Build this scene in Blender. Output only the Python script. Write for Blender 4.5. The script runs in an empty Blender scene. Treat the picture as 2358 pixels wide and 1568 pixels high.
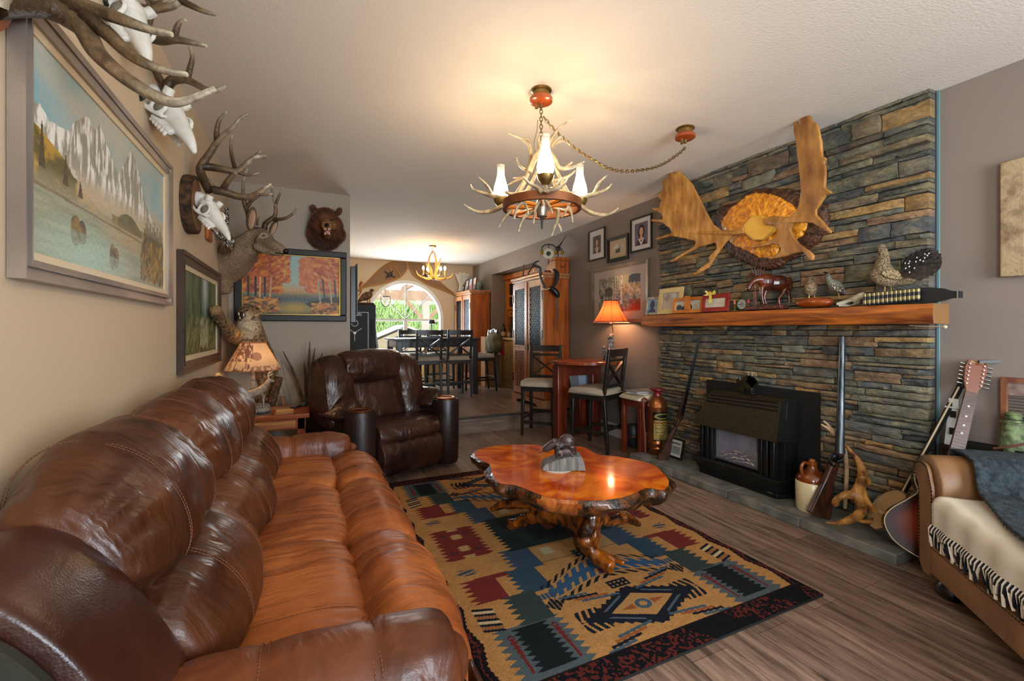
import bpy, math, random
import numpy as np
from mathutils import Vector, Matrix, noise
from mathutils.geometry import tessellate_polygon
S = bpy.context.scene
COL = S.collection
R = math.radians
PI = math.pi

# ---------------------------------------------------------------- camera, light, exposure
CAMH = 1.23
YAW = 25.15
FPX = 1020.0
cd = bpy.data.cameras.new('camera')
cam = bpy.data.objects.new('camera', cd)
COL.objects.link(cam)
cam.location = (0, 0, CAMH)
cam.rotation_euler = (R(90), 0, R(-YAW))
cd.sensor_width = 36
cd.lens = FPX / 2358 * 36
cd.shift_y = -24 / 2358
cd.clip_start = 0.02
S.camera = cam
S.view_settings.view_transform = 'Standard'
S.view_settings.look = 'None'
S.view_settings.gamma = 1
S.view_settings.exposure = 0.34
S.view_settings.use_curve_mapping = False

w = bpy.data.worlds.new('world')
S.world = w
w.use_nodes = True
wn = w.node_tree
bg = wn.nodes['Background']
bg.inputs[0].default_value = (0.80, 0.90, 1.0, 1)
bg.inputs[1].default_value = 4.0

def area(name, loc, rot, sx, sy, watts, col, spread=180):
    l = bpy.data.lights.new(name, 'AREA')
    l.shape = 'RECTANGLE'; l.size = sx; l.size_y = sy
    l.energy = watts; l.color = col; l.spread = R(spread)
    o = bpy.data.objects.new(name, l); COL.objects.link(o)
    o.location = loc; o.rotation_euler = rot
    return o
# daylight through the living room windows behind the photographer
area('window_light_rear', (1.7, -2.43, 1.45), (R(90), 0, 0), 1.96, 1.46, 150, (0.80, 0.90, 1.0))
area('unseen_window_light_side', (-0.66, -1.35, 1.55), (0, R(-90), 0), 1.1, 1.0, 60, (0.84, 0.92, 1.0))  # light of an unseen side window, added for the bluish sofa highlights
# daylight through the arched dining window
area('window_light_dining', (1.84, 9.0, 1.5), (R(-90), 0, 0), 1.3, 1.2, 110, (0.86, 0.94, 1.0))
sn = bpy.data.lights.new('sun', 'SUN'); sn.energy = 3.0; sn.angle = R(2); sn.color = (1, .96, .88)
so = bpy.data.objects.new('sun', sn); COL.objects.link(so); so.rotation_euler = (R(38), R(20), 0)

# ---------------------------------------------------------------- projection helpers: a point of a wall or floor plane seen along a direction
SY, CY = math.sin(R(YAW)), math.cos(R(YAW))
def ray(px, py):
    u = (px - 1179) / FPX; v = (760 - py) / FPX
    return Vector((SY + u * CY, CY - u * SY, v))
EYE = Vector((0, 0, CAMH))
def at(px, py, t): return EYE + ray(px, py) * t
def onX(px, py, X): r = ray(px, py); return EYE + r * (X / r.x)
def onY(px, py, Y): r = ray(px, py); return EYE + r * (Y / r.y)
def onZ(px, py, Z): r = ray(px, py); return EYE + r * ((Z - CAMH) / r.z)

# ---------------------------------------------------------------- mesh builder
def catmull(P, n=6, closed=False):
    P = [Vector(p) for p in P]; out = []; N = len(P)
    seg = N if closed else N - 1
    for i in range(seg):
        if closed: a, b, c, d = P[i-1], P[i], P[(i+1) % N], P[(i+2) % N]
        else: a, b, c, d = P[max(i-1, 0)], P[i], P[i+1], P[min(i+2, N-1)]
        for k in range(n):
            t = k / n
            out.append(0.5 * ((2*b) + (c-a)*t + (2*a-5*b+4*c-d)*t*t + (3*b-a-3*c+d)*t**3))
    if not closed: out.append(P[-1].copy())
    return out

class MB:
    def __init__(s): s.v = []; s.f = []; s.m = []; s.c = None
    def add(s, vs, fs, mi=0, M=None):
        o = len(s.v)
        if M is not None: vs = [M @ Vector(v) for v in vs]
        s.v.extend([tuple(v) for v in vs]); s.f.extend([[i + o for i in f] for f in fs]); s.m.extend([mi] * len(fs))
        return s
    def box(s, x0, x1, y0, y1, z0, z1, mi=0, M=None):
        v = [(x, y, z) for x in (x0, x1) for y in (y0, y1) for z in (z0, z1)]
        return s.add(v, [(0,1,3,2), (4,6,7,5), (0,4,5,1), (2,3,7,6), (0,2,6,4), (1,5,7,3)], mi, M)
    def bar(s, p, q, wx, wy, mi=0, up=(0,0,1), tw=None):
        p = Vector(p); q = Vector(q); d = (q-p).normalized(); u = Vector(up)
        if abs(d.dot(u)) > .95: u = Vector((0,1,0))
        a = d.cross(u).normalized(); b = a.cross(d)
        v = []
        for pt, k in ((p, 1), (q, tw or 1)):
            for i, j in ((-1,-1), (1,-1), (1,1), (-1,1)): v.append(pt + a*i*wx/2*k + b*j*wy/2*k)
        return s.add(v, [(0,1,2,3), (7,6,5,4), (0,4,5,1), (1,5,6,2), (2,6,7,3), (3,7,4,0)], mi)
    def tube(s, P, r, n=8, mi=0, sm=0, cap=True, flat=1.0):
        if not isinstance(r, (list, tuple)): r = [r] * len(P)
        if sm:
            Q = catmull([(*p, ) for p in P], sm); rr = []
            for i in range(len(P)-1):
                for k in range(sm): rr.append(r[i] + (r[i+1]-r[i])*k/sm)
            rr.append(r[-1]); P, r = Q, rr
        P = [Vector(p) for p in P]; N = len(P); vs = []; nrm = None
        for i in range(N):
            t = (P[min(i+1, N-1)] - P[max(i-1, 0)])
            t = t.normalized() if t.length > 1e-9 else Vector((0,0,1))
            if nrm is None:
                h = Vector((0,0,1)) if abs(t.z) < .9 else Vector((1,0,0)); nrm = t.cross(h).normalized()
            else:
                nrm = nrm - t * nrm.dot(t); nrm = nrm.normalized() if nrm.length > 1e-6 else t.orthogonal().normalized()
            b = t.cross(nrm)
            for k in range(n):
                a = 2*PI*k/n; vs.append(P[i] + (nrm*math.cos(a) + b*math.sin(a)*flat) * r[i])
        fs = [(i*n+k, i*n+(k+1) % n, (i+1)*n+(k+1) % n, (i+1)*n+k) for i in range(N-1) for k in range(n)]
        if cap: fs += [tuple(reversed(range(n))), tuple(range((N-1)*n, N*n))]
        return s.add(vs, fs, mi)
    def cyl(s, p, q, r, r2=None, n=16, mi=0): return s.tube([p, q], [r, r if r2 is None else r2], n, mi)
    def lathe(s, prof, c=(0,0,0), n=24, mi=0, M=None, cap=True, sx=1, sy=1):
        vs = []; c = Vector(c)
        for r_, z in prof:
            for k in range(n):
                a = 2*PI*k/n; vs.append(Vector((c.x + r_*math.cos(a)*sx, c.y + r_*math.sin(a)*sy, c.z + z)))
        N = len(prof)
        fs = [(i*n+k, i*n+(k+1) % n, (i+1)*n+(k+1) % n, (i+1)*n+k) for i in range(N-1) for k in range(n)]
        if cap: fs += [tuple(reversed(range(n))), tuple(range((N-1)*n, N*n))]
        return s.add(vs, fs, mi, M)
    def ell(s, c, r, n=12, mi=0, M=None, e=1.0):
        if not isinstance(r, (list, tuple)): r = (r, r, r)
        def pw(x): return math.copysign(abs(x)**e, x)
        vs = []; m = n // 2 + 1
        for i in range(m):
            p = -PI/2 + PI*i/(m-1); cp = abs(math.cos(p))**e if 0 < i < m-1 else 0.001
            for k in range(n):
                a = 2*PI*k/n; vs.append(Vector((r[0]*cp*pw(math.cos(a)), r[1]*cp*pw(math.sin(a)), r[2]*pw(math.sin(p)))))
        if M is not None: vs = [M @ v for v in vs]
        c = Vector(c); vs = [v + c for v in vs]
        fs = [(i*n+k, i*n+(k+1) % n, (i+1)*n+(k+1) % n, (i+1)*n+k) for i in range(m-1) for k in range(n)]
        fs += [tuple(reversed(range(n))), tuple(range((m-1)*n, m*n))]
        return s.add(vs, fs, mi)
    def slab(s, pts, off, mi=0):
        """closed outline (3-D points) thickened by the offset vector"""
        pts = [Vector(p) for p in pts]; n = len(pts)
        tri = tessellate_polygon([pts]); off = Vector(off)
        vs = pts + [p + off for p in pts]
        fs = [tuple(t) for t in tri] + [tuple(i + n for i in reversed(t)) for t in tri]
        fs += [(i, (i+1) % n, (i+1) % n + n, i + n) for i in range(n)]
        return s.add(vs, fs, mi)
    def quad(s, a, b, c, d, mi=0): return s.add([a, b, c, d], [(0,1,2,3)], mi)

def link(name, me, parent=None):
    o = bpy.data.objects.new(name, me); COL.objects.link(o)
    if parent is not None: o.parent = parent
    return o
def to_local(mb, parent):
    if parent is None: return
    M = Matrix.Rotation(-parent.rotation_euler[2], 4, 'Z') @ Matrix.Translation(-Vector(parent.location))
    p = parent
    if parent.parent is not None and parent.type == 'MESH':   # sub-part: parent sits at its own thing's origin
        p = parent.parent
        M = Matrix.Rotation(-p.rotation_euler[2], 4, 'Z') @ Matrix.Translation(-Vector(p.location))
    mb.v = [tuple(M @ Vector(v)) for v in mb.v]

def fin(me, mats, smooth=True, ang=40):
    for m in (mats if isinstance(mats, (list, tuple)) else [mats]): me.materials.append(m)
    if smooth:
        me.polygons.foreach_set('use_smooth', [True]*len(me.polygons))
        if ang < 180: me.set_sharp_from_angle(angle=R(ang))
def part(name, mb, mats, parent=None, world=False, bevel=0, smooth=True, ang=40, sub=0, label=None, fixn=True):
    if world: to_local(mb, parent)
    me = bpy.data.meshes.new(name)
    me.from_pydata(mb.v, [], mb.f)
    me.polygons.foreach_set('material_index', mb.m)
    if fixn:
        import bmesh
        b = bmesh.new(); b.from_mesh(me); bmesh.ops.recalc_face_normals(b, faces=b.faces); b.to_mesh(me); b.free()
    if mb.c is not None:
        a = me.color_attributes.new('Col', 'FLOAT_COLOR', 'POINT')
        a.data.foreach_set('color', np.asarray(mb.c, dtype=np.float32).ravel())
    fin(me, mats, smooth, ang)
    o = link(name, me, parent)
    if bevel:
        m = o.modifiers.new('bevel', 'BEVEL'); m.width = bevel; m.segments = 2; m.limit_method = 'ANGLE'; m.angle_limit = R(35)
        m.harden_normals = False
    if sub:
        m = o.modifiers.new('sub', 'SUBSURF'); m.levels = sub; m.render_levels = sub
    if label: o['label'] = label
    return o
def thing(name, label, cat, loc=(0,0,0), rotz=0, group=None):
    o = bpy.data.objects.new(name, None); COL.objects.link(o)
    o.empty_display_size = .05
    o.location = loc; o.rotation_euler = (0, 0, rotz)
    return tag(o, label, cat, group)
def tag(o, label, cat, group=None, kind=None):
    o['label'] = label; o['category'] = cat
    if group: o['group'] = group
    if kind: o['kind'] = kind
    return o
def struct(name, mb, mats, **k):
    o = part(name, mb, mats, **k); o['kind'] = 'structure'; return o
def dup(o, loc, rotz, label, parent=None):
    r = o.copy(); COL.objects.link(r); r.location = loc; r.rotation_euler = (0, 0, rotz); r['label'] = label
    for ch in o.children:
        c = ch.copy(); COL.objects.link(c); c.parent = r
        for g in ch.children:
            e = g.copy(); COL.objects.link(e); e.parent = c
    return r
def organic(name, mb, mat, parent=None, world=False, voxel=.01, smooth=6, color=None, disp=None):
    """fuse overlapping volumes into one continuous surface, then displace and colour it"""
    if world: to_local(mb, parent)
    me = bpy.data.meshes.new(name + '_raw'); me.from_pydata(mb.v, [], mb.f)
    import bmesh
    b = bmesh.new(); b.from_mesh(me); bmesh.ops.recalc_face_normals(b, faces=b.faces); b.to_mesh(me); b.free()
    o = link(name, me)
    m = o.modifiers.new('r', 'REMESH'); m.mode = 'VOXEL'; m.voxel_size = voxel; m.use_smooth_shade = True
    if smooth:
        m = o.modifiers.new('s', 'SMOOTH'); m.factor = .5; m.iterations = smooth
    dg = bpy.context.evaluated_depsgraph_get()
    nm = bpy.data.meshes.new_from_object(o.evaluated_get(dg))
    bpy.data.objects.remove(o); bpy.data.meshes.remove(me)
    nm.name = name
    if disp:
        N = [v.normal.copy() for v in nm.vertices]
        for v, n_ in zip(nm.vertices, N): v.co = v.co + n_ * disp(v.co, n_)
    if color:
        a = nm.color_attributes.new('Col', 'FLOAT_COLOR', 'POINT')
        buf = []
        for v in nm.vertices:
            c = color(v.co, v.normal); buf.extend((c[0], c[1], c[2], 1))
        a.data.foreach_set('color', buf)
    nm.materials.clear()
    fin(nm, mat, True, 180)
    return link(name, nm, parent)

# ---------------------------------------------------------------- materials
def lin(h):
    if isinstance(h, (tuple, list)): return tuple(h[:3])
    h = h.lstrip('#'); c = [int(h[i:i+2], 16)/255 for i in (0, 2, 4)]
    return tuple(x/12.92 if x <= .04045 else ((x+.055)/1.055)**2.4 for x in c)
def mx(a, b, t): return tuple(x + (y-x)*t for x, y in zip(a, b))
def mat(name, col, rough=.5, metal=0, col2=None, scale=8, stretch=(1,1,1), bump=0, bscale=None, bstretch=None, detail=4, lo=.35, hi=.65,
        attr=False, coat=0, emit=0, ecol=None, trans=0, alpha=1, sheen=0, spec=.5, rough2=None, dist=0, wave=None, col3=None, ior=1.45, sub=0):
    m = bpy.data.materials.new(name); m.use_nodes = True
    nt = m.node_tree; N = nt.nodes; L = nt.links; b = N['Principled BSDF']
    c = lin(col)
    b.inputs['Base Color'].default_value = (*c, 1)
    b.inputs['Roughness'].default_value = rough; b.inputs['Metallic'].default_value = metal
    b.inputs['Specular IOR Level'].default_value = spec; b.inputs['IOR'].default_value = ior
    if coat: b.inputs['Coat Weight'].default_value = coat; b.inputs['Coat Roughness'].default_value = .08
    if sheen: b.inputs['Sheen Weight'].default_value = sheen; b.inputs['Sheen Roughness'].default_value = .6
    if trans: b.inputs['Transmission Weight'].default_value = trans
    if alpha < 1: b.inputs['Alpha'].default_value = alpha
    if sub: b.inputs['Subsurface Weight'].default_value = sub; b.inputs['Subsurface Scale'].default_value = .02
    if emit:
        b.inputs['Emission Color'].default_value = (*lin(ecol or col), 1); b.inputs['Emission Strength'].default_value = emit
    tc = N.new('ShaderNodeTexCoord')
    def mapped(st):
        mp = N.new('ShaderNodeMapping'); mp.inputs['Scale'].default_value = st
        L.new(tc.outputs['Object'], mp.inputs[0]); return mp.outputs[0]
    src = None
    if attr:
        at_ = N.new('ShaderNodeVertexColor'); at_.layer_name = 'Col'; src = at_.outputs[0]
    if col2 is not None:
        if wave:
            t = N.new('ShaderNodeTexWave'); t.inputs['Scale'].default_value = scale; t.inputs['Distortion'].default_value = wave
            t.inputs['Detail'].default_value = detail; t.inputs['Detail Scale'].default_value = 1.2; fo = t.outputs['Fac']
        else:
            t = N.new('ShaderNodeTexNoise'); t.inputs['Scale'].default_value = scale; t.inputs['Detail'].default_value = detail
            t.inputs['Distortion'].default_value = dist; fo = t.outputs['Fac']
        L.new(mapped(stretch), t.inputs['Vector'])
        rp = N.new('ShaderNodeValToRGB'); e = rp.color_ramp.elements
        e[0].position = lo; e[1].position = hi
        if attr:
            e[0].color = (*lin(col), 1); e[1].color = (*lin(col2), 1)
            mm = N.new('ShaderNodeMix'); mm.data_type = 'RGBA'; mm.blend_type = 'MULTIPLY'; mm.inputs[0].default_value = 1
            L.new(src, mm.inputs[6]); L.new(rp.outputs[0], mm.inputs[7]); src = mm.outputs[2]
        else:
            e[0].color = (*c, 1); e[1].color = (*lin(col2), 1)
            if col3 is not None:
                x = e.new((lo+hi)/2); x.color = (*lin(col3), 1)
            src = rp.outputs[0]
        L.new(fo, rp.inputs[0])
        if rough2 is not None:
            mr = N.new('ShaderNodeMapRange'); mr.inputs[1].default_value = lo; mr.inputs[2].default_value = hi
            mr.inputs[3].default_value = rough; mr.inputs[4].default_value = rough2
            L.new(fo, mr.inputs[0]); L.new(mr.outputs[0], b.inputs['Roughness'])
    if src is not None: L.new(src, b.inputs['Base Color'])
    if bump:
        t = N.new('ShaderNodeTexNoise'); t.inputs['Scale'].default_value = bscale or scale*4; t.inputs['Detail'].default_value = 5
        L.new(mapped(bstretch or stretch), t.inputs['Vector'])
        bp = N.new('ShaderNodeBump'); bp.inputs['Strength'].default_value = min(1, bump); bp.inputs['Distance'].default_value = .01
        L.new(t.outputs['Fac'], bp.inputs['Height']); L.new(bp.outputs[0], b.inputs['Normal'])
    return m
# ---------------------------------------------------------------- dimensions
LW, RW, BW, CE = -.62, 3.26, 4.75, 2.587
DF = .19           # dining floor height
FY = 8.9           # far wall
ST = 4.98          # step edge
DLX = .36          # dining left wall

m_beige = mat('beige_wall_paint', '#c4ae90', .75, bump=.05, bscale=120)
m_taupe = mat('taupe_wall_paint', '#7e7167', .75, bump=.05, bscale=120)
m_greige = mat('greige_wall_paint', '#988c7e', .75, bump=.05, bscale=120)
m_ceil = mat('stippled_ceiling', '#dcd3c6', .9, bump=.25, bscale=90)
m_white = mat('white_trim_paint', '#d8d6d0', .45)
m_black = mat('black_paint', '#14130f', .4)

# floor of grey brown planks running along x, each plank its own tone
def floor_mat():
    m = bpy.data.materials.new('plank_floor'); m.use_nodes = True
    nt = m.node_tree; N = nt.nodes; L = nt.links; b = N['Principled BSDF']
    tc = N.new('ShaderNodeTexCoord'); mp = N.new('ShaderNodeMapping'); mp.inputs['Rotation'].default_value = (0, 0, R(90))
    L.new(tc.outputs['Object'], mp.inputs[0])
    br = N.new('ShaderNodeTexBrick'); br.offset = .37; br.inputs['Scale'].default_value = 1
    br.inputs['Brick Width'].default_value = 1.2; br.inputs['Row Height'].default_value = .185; br.inputs['Mortar Size'].default_value = .0012
    br.inputs['Color1'].default_value = (*lin('#8b7362'), 1); br.inputs['Color2'].default_value = (*lin('#6b564a'), 1)
    br.inputs['Mortar'].default_value = (*lin('#3c2e27'), 1); br.inputs['Bias'].default_value = 0
    L.new(mp.outputs[0], br.inputs[0])
    m2 = N.new('ShaderNodeMapping'); m2.inputs['Scale'].default_value = (1.6, 20, 1)
    L.new(mp.outputs[0], m2.inputs[0])
    no = N.new('ShaderNodeTexNoise'); no.inputs['Scale'].default_value = 1.6; no.inputs['Detail'].default_value = 8; no.inputs['Roughness'].default_value = .7
    no.inputs['Distortion'].default_value = .6
    L.new(m2.outputs[0], no.inputs[0])
    rp = N.new('ShaderNodeValToRGB'); e = rp.color_ramp.elements
    e[0].position = .34; e[0].color = (.34, .32, .31, 1); e[1].position = .66; e[1].color = (1.45, 1.42, 1.4, 1)
    L.new(no.outputs['Fac'], rp.inputs[0])
    mm = N.new('ShaderNodeMix'); mm.data_type = 'RGBA'; mm.blend_type = 'MULTIPLY'; mm.inputs[0].default_value = 1
    L.new(br.outputs['Color'], mm.inputs[6]); L.new(rp.outputs[0], mm.inputs[7]); L.new(mm.outputs[2], b.inputs['Base Color'])
    b.inputs['Roughness'].default_value = .34
    bp = N.new('ShaderNodeBump'); bp.inputs['Strength'].default_value = .25; bp.inputs['Distance'].default_value = .004
    L.new(no.outputs['Fac'], bp.inputs['Height']); L.new(bp.outputs[0], b.inputs['Normal'])
    return m
m_floor = floor_mat()

T = .12
struct('floor', MB().box(LW-T, RW+T, -2.4, ST, -.1, 0), m_floor)
struct('floor_dining', MB().box(LW-T, 4.1, ST+.02, FY+T, -.1, DF), m_floor)
struct('trim_1', MB().box(DLX-.05, RW, ST, ST+.05, DF-.022, DF+.004), mat('dark_step_nosing', '#2a2522', .5), bevel=.004)
struct('trim_2', MB().box(LW, RW, ST+.002, ST+.02, 0, DF-.022), mat('riser_planks', '#54443a', .4, col2='#77624f', scale=2, stretch=(1.5, 14, 22), detail=7))
struct('ceiling', MB().box(LW-T, 4.1, -2.4, FY+T, CE, CE+.1), m_ceil)
struct('wall_left', MB().box(LW-T, LW, -2.4, -1.95, 0, CE).box(LW-T, LW, -.75, BW, 0, CE).box(LW-T, LW, -1.95, -.75, 0, 1.0).box(LW-T, LW, -1.95, -.75, 2.1, CE), m_beige)
struct('unseen_window_2', MB().box(LW-.05, LW+.02, -1.99, -1.95, .96, 2.14).box(LW-.05, LW+.02, -.75, -.71, .96, 2.14).box(LW-.05, LW+.02, -1.95, -.75, .96, 1.0).box(LW-.05, LW+.02, -1.95, -.75, 2.1, 2.14), m_white)  # unseen side window, its opening added to let the side area light in
struct('wall_back', MB().box(LW-T, .421, BW, BW+T, 0, CE), m_greige)
struct('wall_dining_left', MB().box(DLX-T, DLX, BW+T, FY, DF, CE), m_beige)
# right wall with the alcove of the hutch
AY0, AY1, AZ = 6.05, 7.85, 2.29
struct('wall_right', MB().box(RW, RW+T, -2.4, AY0, 0, CE).box(RW, RW+T, AY0, AY1, AZ, CE).box(RW, RW+T, AY1, FY, DF, CE)
       .box(RW+T, 4.0, AY1, AY1+.08, DF, CE).box(RW+T, 4.0, AY0-.08, AY0, DF, CE).box(4.0, 4.08, AY0-.08, AY1+.08, DF, CE)
       .box(RW+T, 4.0, AY0, AY1, AZ, AZ+.08), m_taupe)
# wall behind the photographer with its window openings
def wall_with_hole(y0, y1, x0, x1, z0, z1, hx0, hx1, hz0, hz1):
    return (MB().box(x0, hx0, y0, y1, z0, z1).box(hx1, x1, y0, y1, z0, z1).box(hx0, hx1, y0, y1, z0, hz0).box(hx0, hx1, y0, y1, hz1, z1))
struct('wall_rear', wall_with_hole(-2.4-T, -2.4, LW-T, RW+T, 0, CE, .7, 2.7, .7, 2.2), m_taupe)
struct('window_3', MB().box(.66, .7, -2.44, -2.38, .66, 2.24).box(2.7, 2.74, -2.44, -2.38, .66, 2.24).box(.7, 2.7, -2.44, -2.38, .66, .7).box(.7, 2.7, -2.44, -2.38, 2.2, 2.24), m_white)
# far wall with arched opening
CX, CZ, CR = 1.843, 1.455, .735
def arch_pts(r, zb, n=32): return [(CX + r, zb)] + [(CX + r*math.cos(a), CZ + r*math.sin(a)) for a in [PI*k/n for k in range(n+1)]] + [(CX - r, zb)]
WB = .62
fw = MB()
for y in (FY, FY+T):
    A = arch_pts(CR, WB)
    vs = [(x, y, z) for x, z in A]; n0 = len(vs)
    out = []
    for x, z in A:
        if z <= CZ + 1e-6: out.append((DLX if x < CX else 4.1, z))
        else:
            a = math.atan2(z-CZ, x-CX); k = (CE-CZ)/max(math.sin(a), .01)
            X = CX + math.cos(a)*k
            if X > 4.1: kk = (4.1-CX)/math.cos(a); out.append((4.1, CZ+math.sin(a)*kk))
            elif X < DLX: kk = (DLX-CX)/math.cos(a); out.append((DLX, CZ+math.sin(a)*kk))
            else: out.append((X, CE))
    # corners are covered by the fan plus two triangles
    vs += [(x, y, z) for x, z in out]
    fs = [(i, i+1, n0+i+1, n0+i) for i in range(n0-1)]
    fw.add(vs, fs)
    for cx in (DLX, 4.1):
        best = sorted([o for o in out if o[1] > CZ], key=lambda o: (o[0]-cx)**2 + (o[1]-CE)**2)
        side = [o for o in out if abs(o[0]-cx) < 1e-6]; top = [o for o in out if abs(o[1]-CE) < 1e-6]
        s_ = max(side, key=lambda o: o[1]); t_ = min(top, key=lambda o: abs(o[0]-cx))
        fw.add([(s_[0], y, s_[1]), (cx, y, CE), (t_[0], y, t_[1])], [(0, 1, 2)])
A = arch_pts(CR, WB)
fw.add([(x, y, z) for x, z in A for y in (FY, FY+T)], [(2*i, 2*i+1, 2*i+3, 2*i+2) for i in range(len(A)-1)])
fw.box(DLX, 4.1, FY, FY+T, DF, WB)
struct('wall_far', fw, m_beige, fixn=False, smooth=False)

# arched window: white frame, bars, glass
fr = MB()
def arch_band(mb, r0, r1, y0, y1, zb):
    A, B = arch_pts(r0, zb), arch_pts(r1, zb)
    n = len(A); vs = []
    for (a, b) in zip(A, B): vs += [(a[0], y0, a[1]), (b[0], y0, b[1]), (b[0], y1, b[1]), (a[0], y1, a[1])]
    fs = []
    for i in range(n-1):
        for k in range(4): fs.append((i*4+k, i*4+(k+1) % 4, (i+1)*4+(k+1) % 4, (i+1)*4+k))
    mb.add(vs, fs)
arch_band(fr, CR-.035, CR+.03, FY-.02, FY+.09, WB)
fr.box(CX-CR, CX+CR, FY-.02, FY+.09, WB-.03, WB+.03)
wo = struct('window_1', fr, m_white)
part('window_bar', MB().box(CX-CR+.02, CX+CR-.02, FY+.03, FY+.08, CZ-.045, CZ), m_white, wo)
part('window_bar', MB().box(CX-.035, CX+.035, FY+.03, FY+.08, WB, CZ-.04), m_white, wo)
g = mat('grille_grey', '#8a8d8c', .4)
part('window_grille', MB().box(CX-.008, CX+.008, FY+.045, FY+.06, CZ, CZ+CR-.02), g, wo)
for s_ in (-1, 1):
    part('window_grille', MB().bar((CX, FY+.052, CZ), (CX+s_*(CR-.02)*.72, FY+.052, CZ+(CR-.02)*.69), .015, .015), g, wo)
m_glass = bpy.data.materials.new('window_glass'); m_glass.use_nodes = True
_n = m_glass.node_tree.nodes; _l = m_glass.node_tree.links; _n.remove(_n['Principled BSDF'])
_t = _n.new('ShaderNodeBsdfTransparent'); _g = _n.new('ShaderNodeBsdfGlossy'); _g.inputs['Roughness'].default_value = .02
_m = _n.new('ShaderNodeMixShader'); _m.inputs[0].default_value = .06
_l.new(_t.outputs[0], _m.inputs[1]); _l.new(_g.outputs[0], _m.inputs[2]); _l.new(_m.outputs[0], _n['Material Output'].inputs[0])
gp = MB(); A = arch_pts(CR-.03, WB+.01)
gp.slab([(x, FY+.055, z) for x, z in A], (0, .004, 0))
part('window_glass', gp, m_glass, wo)
# baseboards
struct('baseboard_right', MB().box(RW-.018, RW, 3.36, ST, 0, .13).box(RW-.012, RW, 3.36, ST, .13, .15), m_white, bevel=.003)
struct('baseboard_back', MB().box(LW, .421, BW-.016, BW, 0, .12), m_white, bevel=.003)
struct('baseboard_left', MB().box(LW, LW+.016, -2.3, BW, 0, .12), m_white, bevel=.003)
struct('baseboard_dining', MB().box(RW-.016, RW, 7.6, FY, DF, DF+.12).box(DLX, RW, FY-.016, FY, DF, DF+.12), m_white, bevel=.003)
# ================================================================ leather seating
def fn(x, y, z): return noise.noise(Vector((x, y, z)))
def loft(mb, prof, y0, y1, inset, ny=28, p=2.6, npr=5, mi=0, wr=.006, seed=0, M=None, seams=(), gather=0, gdir=1, axis='Y'):
    """closed profile (x, z) swept along y, shrinking to its centroid at both ends like a stuffed cushion"""
    P = catmull([(a, 0, b) for a, b in prof], npr, True); n = len(P)
    c = sum(P, Vector()) / n; vs = []; 
    size = max((q-c).length for q in P)
    for j in range(ny+1):
        t = j/ny; y = y0 + (y1-y0)*(.5-.5*math.cos(PI*t)); s_ = abs(2*t-1)
        tt = abs(2*(y-y0)/(y1-y0)-1)
        k = (max(0, 1 - tt**p)) ** (1/p)
        k = 1 - (1-k)*inset/size
        if tt > .9999: k = max(0.02, 1 - inset/size)
        for i, q in enumerate(P):
            d = (q-c); r = d.length; u = d/r
            f = k*r
            X = c.x + u.x*f; Z = c.z + u.z*f
            nn = wr*fn(X*7+seed, y*5, Z*7+seed)*1.6 + wr*.5*fn(X*18, y*14+seed, Z*18)
            if gather:   # puckers running into the ends
                nn -= gather*max(0, tt-.35)*(1-min(1, max(0, tt-.93)*14))*abs(math.sin(i*.7+seed+6*fn(X*5, seed, Z*5)))**2
            for sy in seams:
                nn -= .010*math.exp(-((y-sy)/.010)**2)
            vs.append(Vector((X + u.x*nn, y, Z + u.z*nn)))
    fs = [(j*n+i, j*n+(i+1) % n, (j+1)*n+(i+1) % n, (j+1)*n+i) for j in range(ny) for i in range(n)]
    # domed end caps
    for j, e in ((0, -1), (ny, 1)):
        base = len(vs); ring = vs[j*n:(j+1)*n]; cc = sum(ring, Vector())/n
        prev = j*n; 
        for q, (f, o) in enumerate(((.82, .35), (.55, .75), (.25, .95))):
            st = len(vs)
            for v in ring:
                d = v - cc; vs.append(cc + d*f + Vector((0, e*inset*.45*o, 0)))
            fs += [(prev+i, prev+(i+1) % n, st+(i+1) % n, st+i) for i in range(n)]
            prev = st
        vs.append(cc + Vector((0, e*inset*.45, 0))); ti = len(vs)-1
        fs += [(prev+i, prev+(i+1) % n, ti) for i in range(n)]
    if axis == 'X': vs = [Vector((v.y, v.x, v.z)) for v in vs]
    mb.add(vs, fs, mi, M)
    return mb
def seam_line(prof, y, npr=5, off=.002, r=.0016, rng=(0, 1), axis='Y'):
    P = catmull([(a, 0, b) for a, b in prof], npr, True); n = len(P); c = sum(P, Vector())/n
    a, b = int(rng[0]*n), int(rng[1]*n); out = []
    for i in range(a, b+1):
        q = P[i % n]; u = (q-c).normalized(); q = q + u*off
        out.append((q.x, y, q.z) if axis == 'Y' else (y, q.x, q.z))
    return out
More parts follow.
